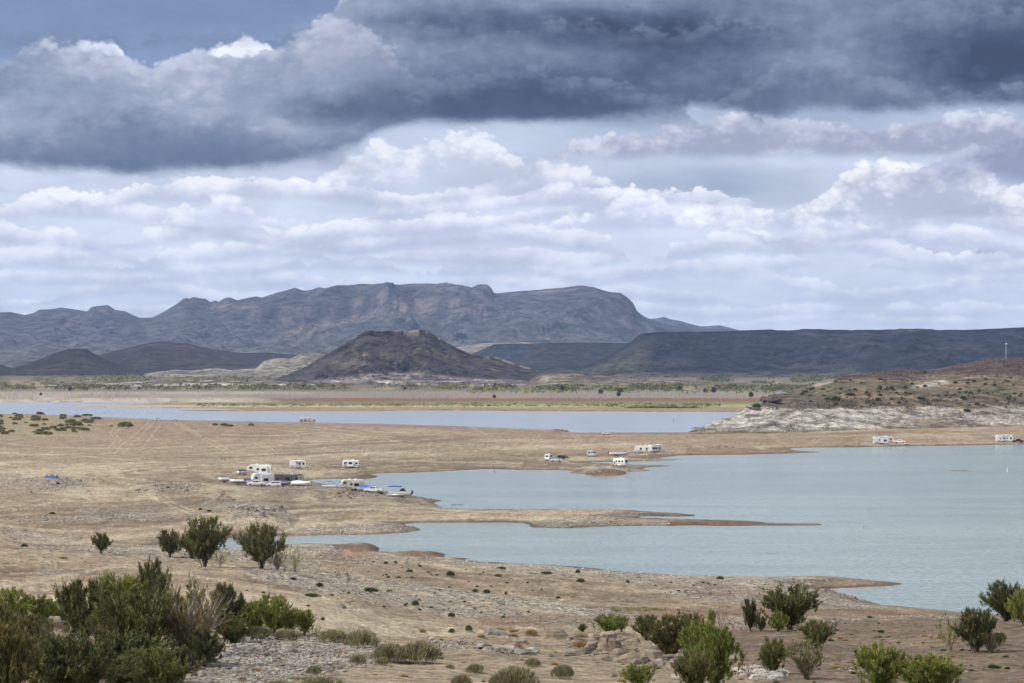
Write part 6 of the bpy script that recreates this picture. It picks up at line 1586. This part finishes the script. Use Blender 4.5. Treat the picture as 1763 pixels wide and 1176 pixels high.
def car(label, px, py, yaw, kind='sedan', body=WHITE, group=None, z=None, scale=1.0):
    names = {'sedan': ('sedan', 'car'), 'suv': ('suv', 'suv'), 'pickup': ('pickup_truck', 'pickup truck'), 'van': ('camper_van', 'van')}[kind]
    e = root(names[0], label, names[1], px, py, yaw, group, z=z); W = 1.85
    P_ = {'sedan': [(-2.3, .35), (2.3, .35), (2.35, .7), (1.2, .95), (-1.55, .98), (-2.3, .9)], 'suv': [(-2.3, .4), (2.3, .4), (2.35, .85), (1.2, 1.1), (-2.25, 1.1), (-2.35, .8)],
          'pickup': [(-2.8, .5), (2.8, .5), (2.85, 1.0), (1.5, 1.2), (.9, 1.2), (-2.85, 1.2), (-2.85, .7)], 'van': [(-2.4, .4), (2.4, .4), (2.45, 1.0), (1.7, 1.25), (1.3, 1.3), (-2.45, 1.3)]}[kind]
    C_ = {'sedan': [(-1.7, .96), (1.1, .93), (.45, 1.38), (-.9, 1.40)], 'suv': [(-2.25, 1.09), (1.15, 1.09), (.6, 1.68), (-2.1, 1.70)], 'pickup': [(-1.0, 1.19), (1.5, 1.19), (.85, 1.80), (-.8, 1.82)], 'van': [(-2.45, 1.29), (1.5, 1.29), (.9, 2.0), (.6, 2.5), (-2.35, 2.5)]}[kind]
    b = MB().prism(P_, -W / 2, W / 2).obj('body', body, e)
    c = MB().prism(C_, -W / 2 + .1, W / 2 - .1).obj('cabin', body, e)
    zb, zt = C_[0][1] + .08, C_[2][1] - .12
    for sd_ in (-1, 1):
        y = sd_ * (W / 2 - .1)
        x_l, x_r = C_[0][0] + .35, C_[1][0] - .55
        ws = ((x_l, (x_l + x_r) / 2 - .05), ((x_l + x_r) / 2 + .05, x_r))
        if kind == 'van': ws = ((.1, .95), (-1.9, -.6))
        for a, d in ws: MB().box(a, d, min(y, y + sd_ * .015), max(y, y + sd_ * .015), zb, zt if kind != 'van' else 1.95).obj('side_window', GLASS, c)
    (xa, za), (xb, zbb) = C_[1], C_[2]
    MB().add([(xa - .06, -.7, za + .1), (xa - .06, .7, za + .1), (xb + .04, .64, zbb - .08), (xb + .04, -.64, zbb - .08)], [(0, 1, 2, 3)]).obj('windscreen', GLASS, c).location = (.03, 0, .02)
    (xa, za), (xb, zbb) = C_[0], C_[-1]
    MB().add([(xa + .06, -.7, za + .1), (xa + .06, .7, za + .1), (xb - .04, .64, zbb - .08), (xb - .04, -.64, zbb - .08)], [(0, 1, 2, 3)]).obj('rear_window', GLASS, c).location = (-.04, 0, .02)
    if kind == 'pickup': MB().box(-2.7, -1.05, -.78, .78, 1.15, 1.215).obj('bed', STEEL, e)
    r = .40 if kind == 'pickup' else .34; wx = {'sedan': 1.4, 'suv': 1.4, 'pickup': 1.75, 'van': 1.5}[kind]
    for x in (-wx, wx):
        for y in (-W / 2 + .1, W / 2 - .1): wheel(e, x, y, r, .26)
    fx = P_[2][0]
    for y in (-.68, .68):
        MB().box(fx - .12, fx + .02, y - .17, y + .17, .68, .84).obj('headlight', ALU, e); MB().box(-fx - .01, -fx + .1, y - .12, y + .12, .7, .92).obj('tail_light', REDP, e)
    return e
def hull(L, W, H, zk=.25, bow=.38, n=11):
    v, f = [], []
    for i in range(n):
        t = i / (n - 1); x = -L / 2 + L * t
        k = 1 if t < 1 - bow else max(0.03, math.cos((t - 1 + bow) / bow * math.pi / 2) ** .7)
        sheer = .18 * max(0, t - .5); kz = zk + .55 * max(0, t - .75) * H * 2
        v += [(x, -W / 2 * k, H + sheer), (x, -W / 2 * k * .86, kz + .30 * (H - zk)), (x, 0, kz), (x, W / 2 * k * .86, kz + .30 * (H - zk)), (x, W / 2 * k, H + sheer)]
    for i in range(n - 1):
        for j in range(4): f.append((i * 5 + j, i * 5 + j + 1, i * 5 + 6 + j, i * 5 + 5 + j))
        f.append((i * 5 + 4, i * 5, i * 5 + 5, i * 5 + 9))
    f.append((0, 1, 2, 3, 4)); return v, f
def boat_trailer(e, L, z=.5):
    MB().box(-L * .5, L * .45, -.75, -.65, z - .1, z).box(-L * .5, L * .45, .65, .75, z - .1, z).rod((L * .45, -.7, z), (L * .62, 0, z), .05).rod((L * .45, .7, z), (L * .62, 0, z), .05).box(-.05, .05, -.8, .8, z - .2, z - .1).obj('trailer_frame', STEEL, e)
    for y in (-.95, .95): wheel(e, -.3, y, .30, .2)
    if L > 5.5:
        for y in (-.95, .95): wheel(e, -1.0, y, .30, .2)
def boat(label, px, py, yaw, L=5.8, hull_m=WHITE, cover=None, motor=True, wind=True, group='boats on trailers', trailer=True, z=None, lift=0):
    e = root('boat', label, 'boat', px, py, yaw, group, z=z, lift=lift); zk = .5 if trailer else .0; H = zk + 1.0
    v, f = hull(L, 2.2, H, zk); MB().add(v, f).obj('hull', hull_m, e, True)
    if cover:
        v = []; f = []; n = 9
        for i in range(n):
            t = i / (n - 1); x = -L / 2 + L * t; k = 1 if t < .62 else max(.04, math.cos((t - .62) / .38 * 1.57) ** .7)
            hmp = .62 * math.sin(min(1, t * 1.3 + .12) * 2.6) + .1
            for a in (-1, -.5, 0, .5, 1): v.append((x, a * 1.14 * k, H - .08 + .18 * max(0, t - .5) + max(0, hmp) * (1 - a * a)))
        for i in range(n - 1):
            for j in range(4): f.append((i * 5 + j, i * 5 + j + 1, i * 5 + 6 + j, i * 5 + 5 + j))
        MB().add(v, f).obj('cover', cover, e, True)
    elif wind:
        MB().add([(.6, -.9, H), (.6, .9, H), (.15, .8, H + .45), (.15, -.8, H + .45)], [(0, 1, 2, 3)]).obj('windscreen', GLASS, e)
        MB().box(-1.4, -.4, -.8, .8, H - .05, H + .28, .1, .1).obj('seat', GREYP, e)
    if motor:
        m_ = MB().box(-L / 2 - .45, -L / 2, -.2, .2, H - .15, H + .45, .08, .05).obj('outboard_motor', BLACKP, e); MB().box(-L / 2 - .32, -L / 2 - .14, -.07, .07, zk - .1, H - .1).obj('lower_unit', STEEL, m_)
    if trailer: boat_trailer(e, L)
    return e
def jetski(label, px, py, yaw, m_=REDP, trailer=True, z=None):
    e = root('jet_ski', label, 'jet ski', px, py, yaw, 'jet skis', z=z); zk = .35 if trailer else .0
    v, f = hull(3.0, 1.1, zk + .5, zk, .5); MB().add(v, f).obj('hull', WHITE, e, True)
    MB().prism([(-1.2, zk + .48), (1.1, zk + .5), (.7, zk + .95), (.3, zk + 1.0), (0, zk + .75), (-1.2, zk + .75)], -.28, .28).obj('seat', m_, e)
    MB().rod((.35, -.38, zk + 1.12), (.35, .38, zk + 1.12), .03).rod((.45, 0, zk + .9), (.35, 0, zk + 1.12), .04).obj('handlebar', RUB, e)
    if trailer: boat_trailer(e, 3.0, .35)
    return e
WG = 'white trailers and fifth wheels'
# main camp
fifth_wheel('white fifth wheel at the back of the main camp, low nose at left', 447, 818, 176, 8.4, 3.6, slides=((1, .15, .45),))
fifth_wheel('tall white fifth wheel in the middle of the main camp seen from its rear corner', 452, 836, 200, 6.8, 3.9, slides=((1, .2, .6),), nose=1.9, group=WG)
e = travel_trailer('dark grey trailer with big windows beside the tall white fifth wheel', 497, 834, 4, 9.6, 3.3, 2.45, SLATE, GREYP, ((-1, .30, .62),), wins=((.08, .20), (.70, .82)), door=.66, group='dark trailer')
MB().box(2.9, 4.7, -1.265, -1.235, .8, 2.9).obj('grey_panel', GREYP, e); MB().add([(3.3, -1.275, 2.2), (4.3, -1.275, 2.2), (3.8, -1.275, 1.5)], [(0, 1, 2)]).obj('chevron', SLATE, e)
travel_trailer('white travel trailer with a beige stripe standing alone behind the camp', 513, 807, 3, 5.9, 2.95, wins=((.55, .68), (.78, .90)), door=.45)
travel_trailer('white and grey travel trailer nearest the water behind the camp', 605, 806, -14, 6.2, 2.95, 2.4, WHITE, SLATE, ((-1, .35, .7),), wins=((.10, .2), (.8, .93)), door=.25)
fifth_wheel('cream white trailer by the water behind the blue covered boat', 606, 845, 193, 7.2, 3.4, body=CREAM, slides=((1, .18, .5),), nose=2.0, ac=(.1, -.15))
boat('boat under a bright blue cover behind the camp at its left end', 418, 818, 75, 5.4, cover=NAVY)
boat('small white boat on a trailer standing apart left of the camp', 385, 831, 200, 3.4, motor=False, wind=False)
car('white pickup truck parked in front of the tall fifth wheel', 441, 837, 184, 'pickup', WHITE, 'cars in the camp')
car('white suv parked in the front row of the camp', 471, 838, 180, 'suv', WHITE, 'cars in the camp')
boat('white boat with a white cover at the right of the front row', 517, 839, 5, 6.2, cover=WHITE, motor=False)
boat('long low white boat at the left of the front row', 408, 834, 178, 4.6, motor=True)
boat('small boat with a dark blue cover in front of the tall fifth wheel', 425, 835, 170, 4.0, cover=NAVY, motor=False)
boat('grey boat with its windscreen up in front of the dark trailer', 489, 838, 3, 4.2, hull_m=GREYP)
boat('low boat under a bright blue cover before the cream white trailer', 630, 847, -6, 5.0, cover=BLUEC, motor=False)
car('white pickup truck right of the blue covered boat', 643, 848, 172, 'pickup', WHITE, 'cars in the camp')
# pontoon boat with its blue sun top
e = root('pontoon_boat', 'pontoon boat on a trailer with an open blue sun top', 'pontoon boat', 688, 856, 174)
for y in (-1.0, 1.0): MB().cyl((0, y, .72), .30, 6.6, 'x', 12).add([(3.3, y - .28, .72), (3.3, y + .28, .72), (3.85, y, .92), (3.3, y, 1.0), (3.3, y, .45)], [(0, 2, 3), (3, 2, 1), (0, 4, 2), (4, 1, 2)]).obj('pontoon', ALU, e, True)
MB().box(-3.4, 3.4, -1.25, 1.25, 1.0, 1.1).obj('deck', GREYP, e)
for y in (-1.22, 1.22): MB().box(-3.2, 3.1, y - .02, y + .02, 1.1, 1.75).obj('side_fence', CREAM, e)
MB().box(3.0, 3.1, -1.2, 1.2, 1.1, 1.7).obj('bow_gate', CREAM, e); MB().box(-2.9, -1.6, -1.0, 1.0, 1.1, 1.7, .05, .05).obj('bench', CANV, e)
v = [(-.9 + .9 * math.cos(i / 8 * math.pi), y, 1.1 + 1.5 * math.sin(i / 8 * math.pi)) for y in (-.9, .9) for i in range(9)]
MB().add(v, [(i, i + 1, i + 10, i + 9) for i in range(8)] + [tuple(range(9)), tuple(range(17, 8, -1))]).obj('motor_cover', CANV, e)
bt = MB(); bt.prism([(-.5, 3.0), (3.3, 3.0), (3.1, 3.22), (1.4, 3.32), (-.3, 3.22)], -1.3, 1.3).obj('sun_top', BLUEC, e)
fr = MB(); [fr.rod((1.4 + sx_ * .3, y, 1.7), (1.4 + sx_ * 1.6, y, 3.05), .03) for y in (-1.2, 1.2) for sx_ in (-1, 1)]; fr.obj('top_frame', ALU, e)
MB().box(-4.0, -3.4, -.28, .28, .9, 2.0, .1, .08).obj('outboard_motor', BLACKP, e); boat_trailer(e, 6.6, .42)
e = root('tractor_tyre', 'stack of dark tyres lying left of the pontoon boat', 'tyre', 656, 851, 10)
MB().cyl((0, 0, .18), .55, .34, 'z', 16).obj('tyre', RUB, e); MB().cyl((.2, .1, .5), .5, .3, 'z', 16).obj('upper_tyre', RUB, e)
e = root('cool_box', 'small bright blue cool box in front of the pontoon boat', 'cool box', 648, 854, 10); MB().box(-.35, .35, -.22, .22, 0, .38).obj('box', BLUEC, e); MB().box(-.36, .36, -.23, .23, .38, .45).obj('lid', WHITE, e)
e = root('dock_frame', 'curved bare frame of a covered slip in the water beside the camp', 'boat frame', 566, 836, 0)
fr = MB()
for y in (-1, 1):
    pts_ = [(-2.2 + .55 * k, y, .2 + 1.5 * math.sin(min(1, k / 8 + .06) * 2.7)) for k in range(9)]
    for a, b in zip(pts_[:-1], pts_[1:]): fr.rod(a, b, .05)
fr.obj('hoops', STEEL, e); MB().box(-2.2, 2.3, -1.1, 1.1, .05, .3).obj('float', WHITE, e)
for px, py, lab in ((532, 807, 'left one of two white folding tables behind the camp'), (578, 805, 'right one of two white folding tables behind the camp')):
    e = root('folding_table', lab, 'table', px, py, 8, 'folding tables behind the camp'); MB().box(-1.1, 1.1, -.4, .4, .72, .78).obj('tabletop', WHITE, e)
    for x in (-.95, .95):
        for y in (-.32, .32): MB().box(x - .03, x + .03, y - .03, y + .03, 0, .72).obj('leg', ALU, e)
for px, py, lab, m_ in ((530, 810, 'small red fuel can left of the folding tables', REDP), (547, 810, 'small red fuel can between the folding tables', REDP)):
    e = root('fuel_can', lab, 'fuel can', px, py, 0, 'red fuel cans'); MB().box(-.2, .2, -.12, .12, 0, .42, .02, .01).obj('can', m_, e); MB().box(-.1, .1, -.03, .03, .44, .5).box(-.1, -.07, -.03, .03, .4, .45).box(.07, .1, -.03, .03, .4, .45).obj('handle', RUB, e)
e = root('tarpaulin', 'crumpled bright blue tarpaulin lying over something on the left rocks', 'tarpaulin', 89, 823, -6)
v = []; 
for i in range(9):
    for j in range(5): v.append(((i - 4) * .52, (j - 2) * .5, (.75 + .22 * math.sin(i * 1.9) + .1 * math.cos(j * 3 + i)) * (0.05 if i in (0, 8) or j in (0, 4) else 1)))
MB().add(v, [(i * 5 + j, i * 5 + j + 1, i * 5 + j + 6, i * 5 + j + 5) for i in range(8) for j in range(4)]).obj('sheet', BLUEC, e)
# second group along the inlet
car('dark windowed suv with its nose to the lake left of the boat', 1020, 786, -50, 'van', mat('pale_grey_paint', (.42, .43, .43), .4), 'vehicles along the middle shore')
boat('white open boat on a trailer right of the dark windowed suv', 1064, 785.5, 8, 7.4, hull_m=WHITE)
motorhome('lone white motorhome with a grey back standing at the water on the middle spit', 1067, 803, 140, 6.4, 3.1, 2.4, 'c', WHITE, GREYP)
travel_trailer('left one of two white trailers parked nose to tail on the middle shore', 1105, 780, 176, 6.2, 3.1, wins=((.1, .22), (.5, .62)), door=.75)
travel_trailer('right one of two white trailers parked nose to tail on the middle shore', 1130, 779, 20, 6.6, 3.3, wins=((.4, .5), (.6, .72)), slides=((-1, .1, .35),))
travel_trailer('small white box trailer standing end on beside the buggies', 945, 793, 60, 3.2, 2.5, 2.1, WHITE, SLATE, (), wins=((.2, .35), (.6, .8)), door=.5)
car('white buggy like car between the box trailer and the dark tent', 957, 794.5, 190, 'sedan', WHITE, 'vehicles along the middle shore')
car('dark off road car behind the white one near the dark tent', 964, 791, 160, 'suv', BLACKP, 'vehicles along the middle shore')
e = root('beach_shelter', 'low dark pyramid shaped beach shelter', 'tent', 973, 789, 0)
MB().add([(-1.9, -1.4, .1), (1.9, -1.4, .1), (1.9, 1.4, .1), (-1.9, 1.4, .1), (0, 0, 1.35)], [(0, 1, 4), (1, 2, 4), (2, 3, 4), (3, 0, 4)]).obj('canopy', CANV, e)
for x, y in ((-1.8, -1.3), (1.8, -1.3), (1.8, 1.3), (-1.8, 1.3)): MB().rod((x, y, 0), (x * .6, y * .6, .5), .03).obj('pole', ALU, e)
car('white car on the far edge of the flat against the channel', 1044, 748, 4, 'sedan', WHITE, 'cars on the far shore')
car('white car half hidden at the channel far left', 273, 724, 10, 'suv', WHITE, 'cars on the far shore')
car('grey white car at the channel right of the half hidden one', 301, 725, 170, 'sedan', mat('silver_paint', (.5, .5, .5), .3, .3), 'cars on the far shore')
boat('reddish brown boat pulled up on the crest by the channel', 174, 716.5, 178, 4.4, hull_m=mat('rust_hull', (.30, .12, .09), .7), wind=False, motor=False, trailer=False)
motorhome('cream and black bus motorhome parked alone at the channel', 529, 728.5, 2, 10.6, 3.5, 2.5, 'a', CREAM, SLATE)
# right hand shore
fifth_wheel('white fifth wheel with many windows on the right beach', 1521, 765, 4, 9.8, 3.7, slides=((-1, .38, .72),), wins=((.25, .33), (.8, .9)))
car('white pickup truck parked right of the fifth wheel on the right beach', 1549, 763, -14, 'pickup', WHITE, 'vehicles on the right beach')
jetski('red jet ski on its trailer at the water edge', 1562, 766, -20, REDP)
travel_trailer('long white trailer at the right edge of the photo', 1729, 761, 2, 8.2, 3.4, wins=((.2, .26), (.38, .44), (.6, .66), (.82, .92)), door=.5, stripe=None)
car('dark blue pickup truck hitched to the trailer at the right edge', 1753, 762, 3, 'pickup', BLACKP, 'vehicles on the right beach')

def person(label, px, py, shirt, legs, yaw=0, hgt=1.75, arm=.12):
    """one continuous figure grown over a skeleton with clothes as close shells"""
    e = root('person', label, 'person', px, py, yaw, 'people at the water edge'); k = hgt / 1.75
    J = {'pel': (0, 0, .95), 'che': (0, .01, 1.28), 'nek': (0, .0, 1.47), 'hd1': (0, -.01, 1.57), 'hd2': (0, -.01, 1.68), 'hpl': (-.10, 0, .90), 'hpr': (.10, 0, .90), 'knl': (-.12, -.04, .50), 'knr': (.13, .02, .50),
         'anl': (-.13, 0, .09), 'anr': (.15, .06, .09), 'tol': (-.14, -.14, .03), 'tor': (.17, -.08, .03), 'shl': (-.19, 0, 1.42), 'shr': (.19, 0, 1.42), 'ell': (-.26, .02, 1.13), 'elr': (.28, .0, 1.14), 'wrl': (-.25, -arm, .89), 'wrr': (.30, -arm - .05, .93), 'hal': (-.25, -arm - .04, .79), 'har': (.30, -arm - .12, .86)}
    Rr = {'pel': .13, 'che': .15, 'nek': .06, 'hd1': .085, 'hd2': .085, 'hpl': .10, 'hpr': .10, 'knl': .062, 'knr': .062, 'anl': .042, 'anr': .042, 'tol': .035, 'tor': .035, 'shl': .075, 'shr': .075, 'ell': .045, 'elr': .045, 'wrl': .032, 'wrr': .032, 'hal': .035, 'har': .035}
    def skin(name, keys, edges, m_, parent, grow=0.0):
        me = bpy.data.meshes.new(name); ix = {q_: i for i, q_ in enumerate(keys)}
        me.from_pydata([tuple(c * k for c in J[q_]) for q_ in keys], [(ix[a], ix[b]) for a, b in edges], []); me.materials.append(m_)
        o = link(name, me, parent); md = o.modifiers.new('Skin', 'SKIN'); md.use_smooth_shade = True
        for i, q_ in enumerate(keys):
            r = (Rr[q_] + grow) * k; me.skin_vertices[0].data[i].radius = (r, r * .8)
        me.skin_vertices[0].data[0].use_root = True
        o.modifiers.new('Subdivision', 'SUBSURF').levels = 1
        return o
    keys = list(J); E = [('pel', 'che'), ('che', 'nek'), ('nek', 'hd1'), ('hd1', 'hd2'), ('pel', 'hpl'), ('pel', 'hpr'), ('hpl', 'knl'), ('knl', 'anl'), ('anl', 'tol'), ('hpr', 'knr'), ('knr', 'anr'), ('anr', 'tor'), ('che', 'shl'), ('che', 'shr'), ('shl', 'ell'), ('ell', 'wrl'), ('wrl', 'hal'), ('shr', 'elr'), ('elr', 'wrr'), ('wrr', 'har')]
    skin('body', keys, E, SKIN, e)
    skin('shirt', ['pel', 'che', 'shl', 'shr', 'ell', 'elr'], [('pel', 'che'), ('che', 'shl'), ('che', 'shr'), ('shl', 'ell'), ('shr', 'elr')], shirt, e, .025)
    skin('shorts', ['pel', 'hpl', 'hpr', 'knl', 'knr'], [('pel', 'hpl'), ('pel', 'hpr'), ('hpl', 'knl'), ('hpr', 'knr')], legs, e, .022)
    h = MB(); h.add([(math.cos(a) * r * .1 * k, (-.0 + math.sin(a) * r * .1) * k, z * k) for z, r in ((1.66, 1.0), (1.73, .9), (1.775, .4)) for a in [i / 8 * 6.283 for i in range(8)]], [(j * 8 + i, j * 8 + (i + 1) % 8, j * 8 + 8 + (i + 1) % 8, j * 8 + 8 + i) for j in range(2) for i in range(8)] + [tuple(range(16, 24))]); h.obj('hair', HAIRM, e, True)
    return e
person('standing person in a white shirt at the right beach water edge', 1608.6, 767, WCL, JEAN, 20, 1.8)
person('standing person in an orange red shirt beside the white shirted one', 1613.5, 767, ORNG, JEAN, -30, 1.72, .25)
# marks in the water and on the hill
def buoy(label, px, py, h, m_, name='buoy', cat='buoy'):
    tx, tz = ray(px, py); d = -HC / tz
    e = bpy.data.objects.new(name, None); COL.objects.link(e); e.location = (tx * d, d, -.1); tag(e, label, cat, 'marker buoys')
    MB().cyl((0, 0, .15), h * .28, .4, 'z', 12).obj('float', m_, e); MB().cyl((0, 0, .3 + h * .4), h * .10, h * .8, 'z', 8).obj('mast', m_, e); MB().cyl((0, 0, h), h * .14, h * .2, 'z', 8).obj('topmark', m_, e)
buoy('white marker buoy near the right edge of the lake', 1734, 811, 1.1, WHITE)
buoy('dark marker buoy on the far channel', 1160, 726, 1.4, STEEL)
buoy('small dark post in the water right of the camp', 851, 812, .7, STEEL)
buoy('tiny dark float in open water right of the sand points', 1487, 908, .3, STEEL)
for px, py, lab in ((783, 869.5, 'left floating branch in the little bay'), (794, 869.5, 'right floating branch in the little bay')):
    tx, tz = ray(px, py); d = -HC / tz; e = bpy.data.objects.new('driftwood', None); COL.objects.link(e); e.location = (tx * d, d, 0); tag(e, lab, 'driftwood', 'driftwood floating')
    MB().rod((-.9, 0, .05), (.8, .2, .18), .09).rod((.1, .1, .1), (.4, .3, .55), .05).obj('branch', W_DARK, e)
c = hill_at(1732, 617); e = bpy.data.objects.new('radio_mast', None); COL.objects.link(e); e.location = c - Vector((0, 0, .3)); tag(e, 'pale slender mast standing on the dark hill top at the right', 'mast')
hm_ = 27 * c.y / F
MB().cyl((0, 0, hm_ * .5), .22, hm_, 'z', 8).obj('pole', ALU, e); MB().box(-.5, .9, -.25, .25, hm_ - .9, hm_ - .2).obj('antenna_box', WHITE, e); MB().box(-.6, .6, -.6, .6, 0, .6).obj('footing', GREYP, e)

# ------------------------------------------------------------------ the air
hm = bpy.data.materials.new('haze'); hm.use_nodes = True
q = G(hm.node_tree); q.n.clear()
pv_ = q.new('ShaderNodeVolumePrincipled', {'Color': (.41, .61, 1.0, 1), 'Density': 2.5e-5, 'Anisotropy': .0})
o_ = q.new('ShaderNodeOutputMaterial'); q.l.new(pv_.outputs[0], o_.inputs['Volume'])
bx0, bx1, by0, by1, bz0, bz1 = -16000, 16000, -400, 25000, -8, 640
hv = np.array([(x, y, z) for z in (bz0, bz1) for y in (by0, by1) for x in (bx0, bx1)], float)
hf_ = np.array([[0, 2, 3, 1], [4, 5, 7, 6], [0, 1, 5, 4], [2, 6, 7, 3], [0, 4, 6, 2], [1, 3, 7, 5]])
tag(link('haze', mesh_np('haze', hv, hf_, [hm], smooth=False)), kind='stuff')
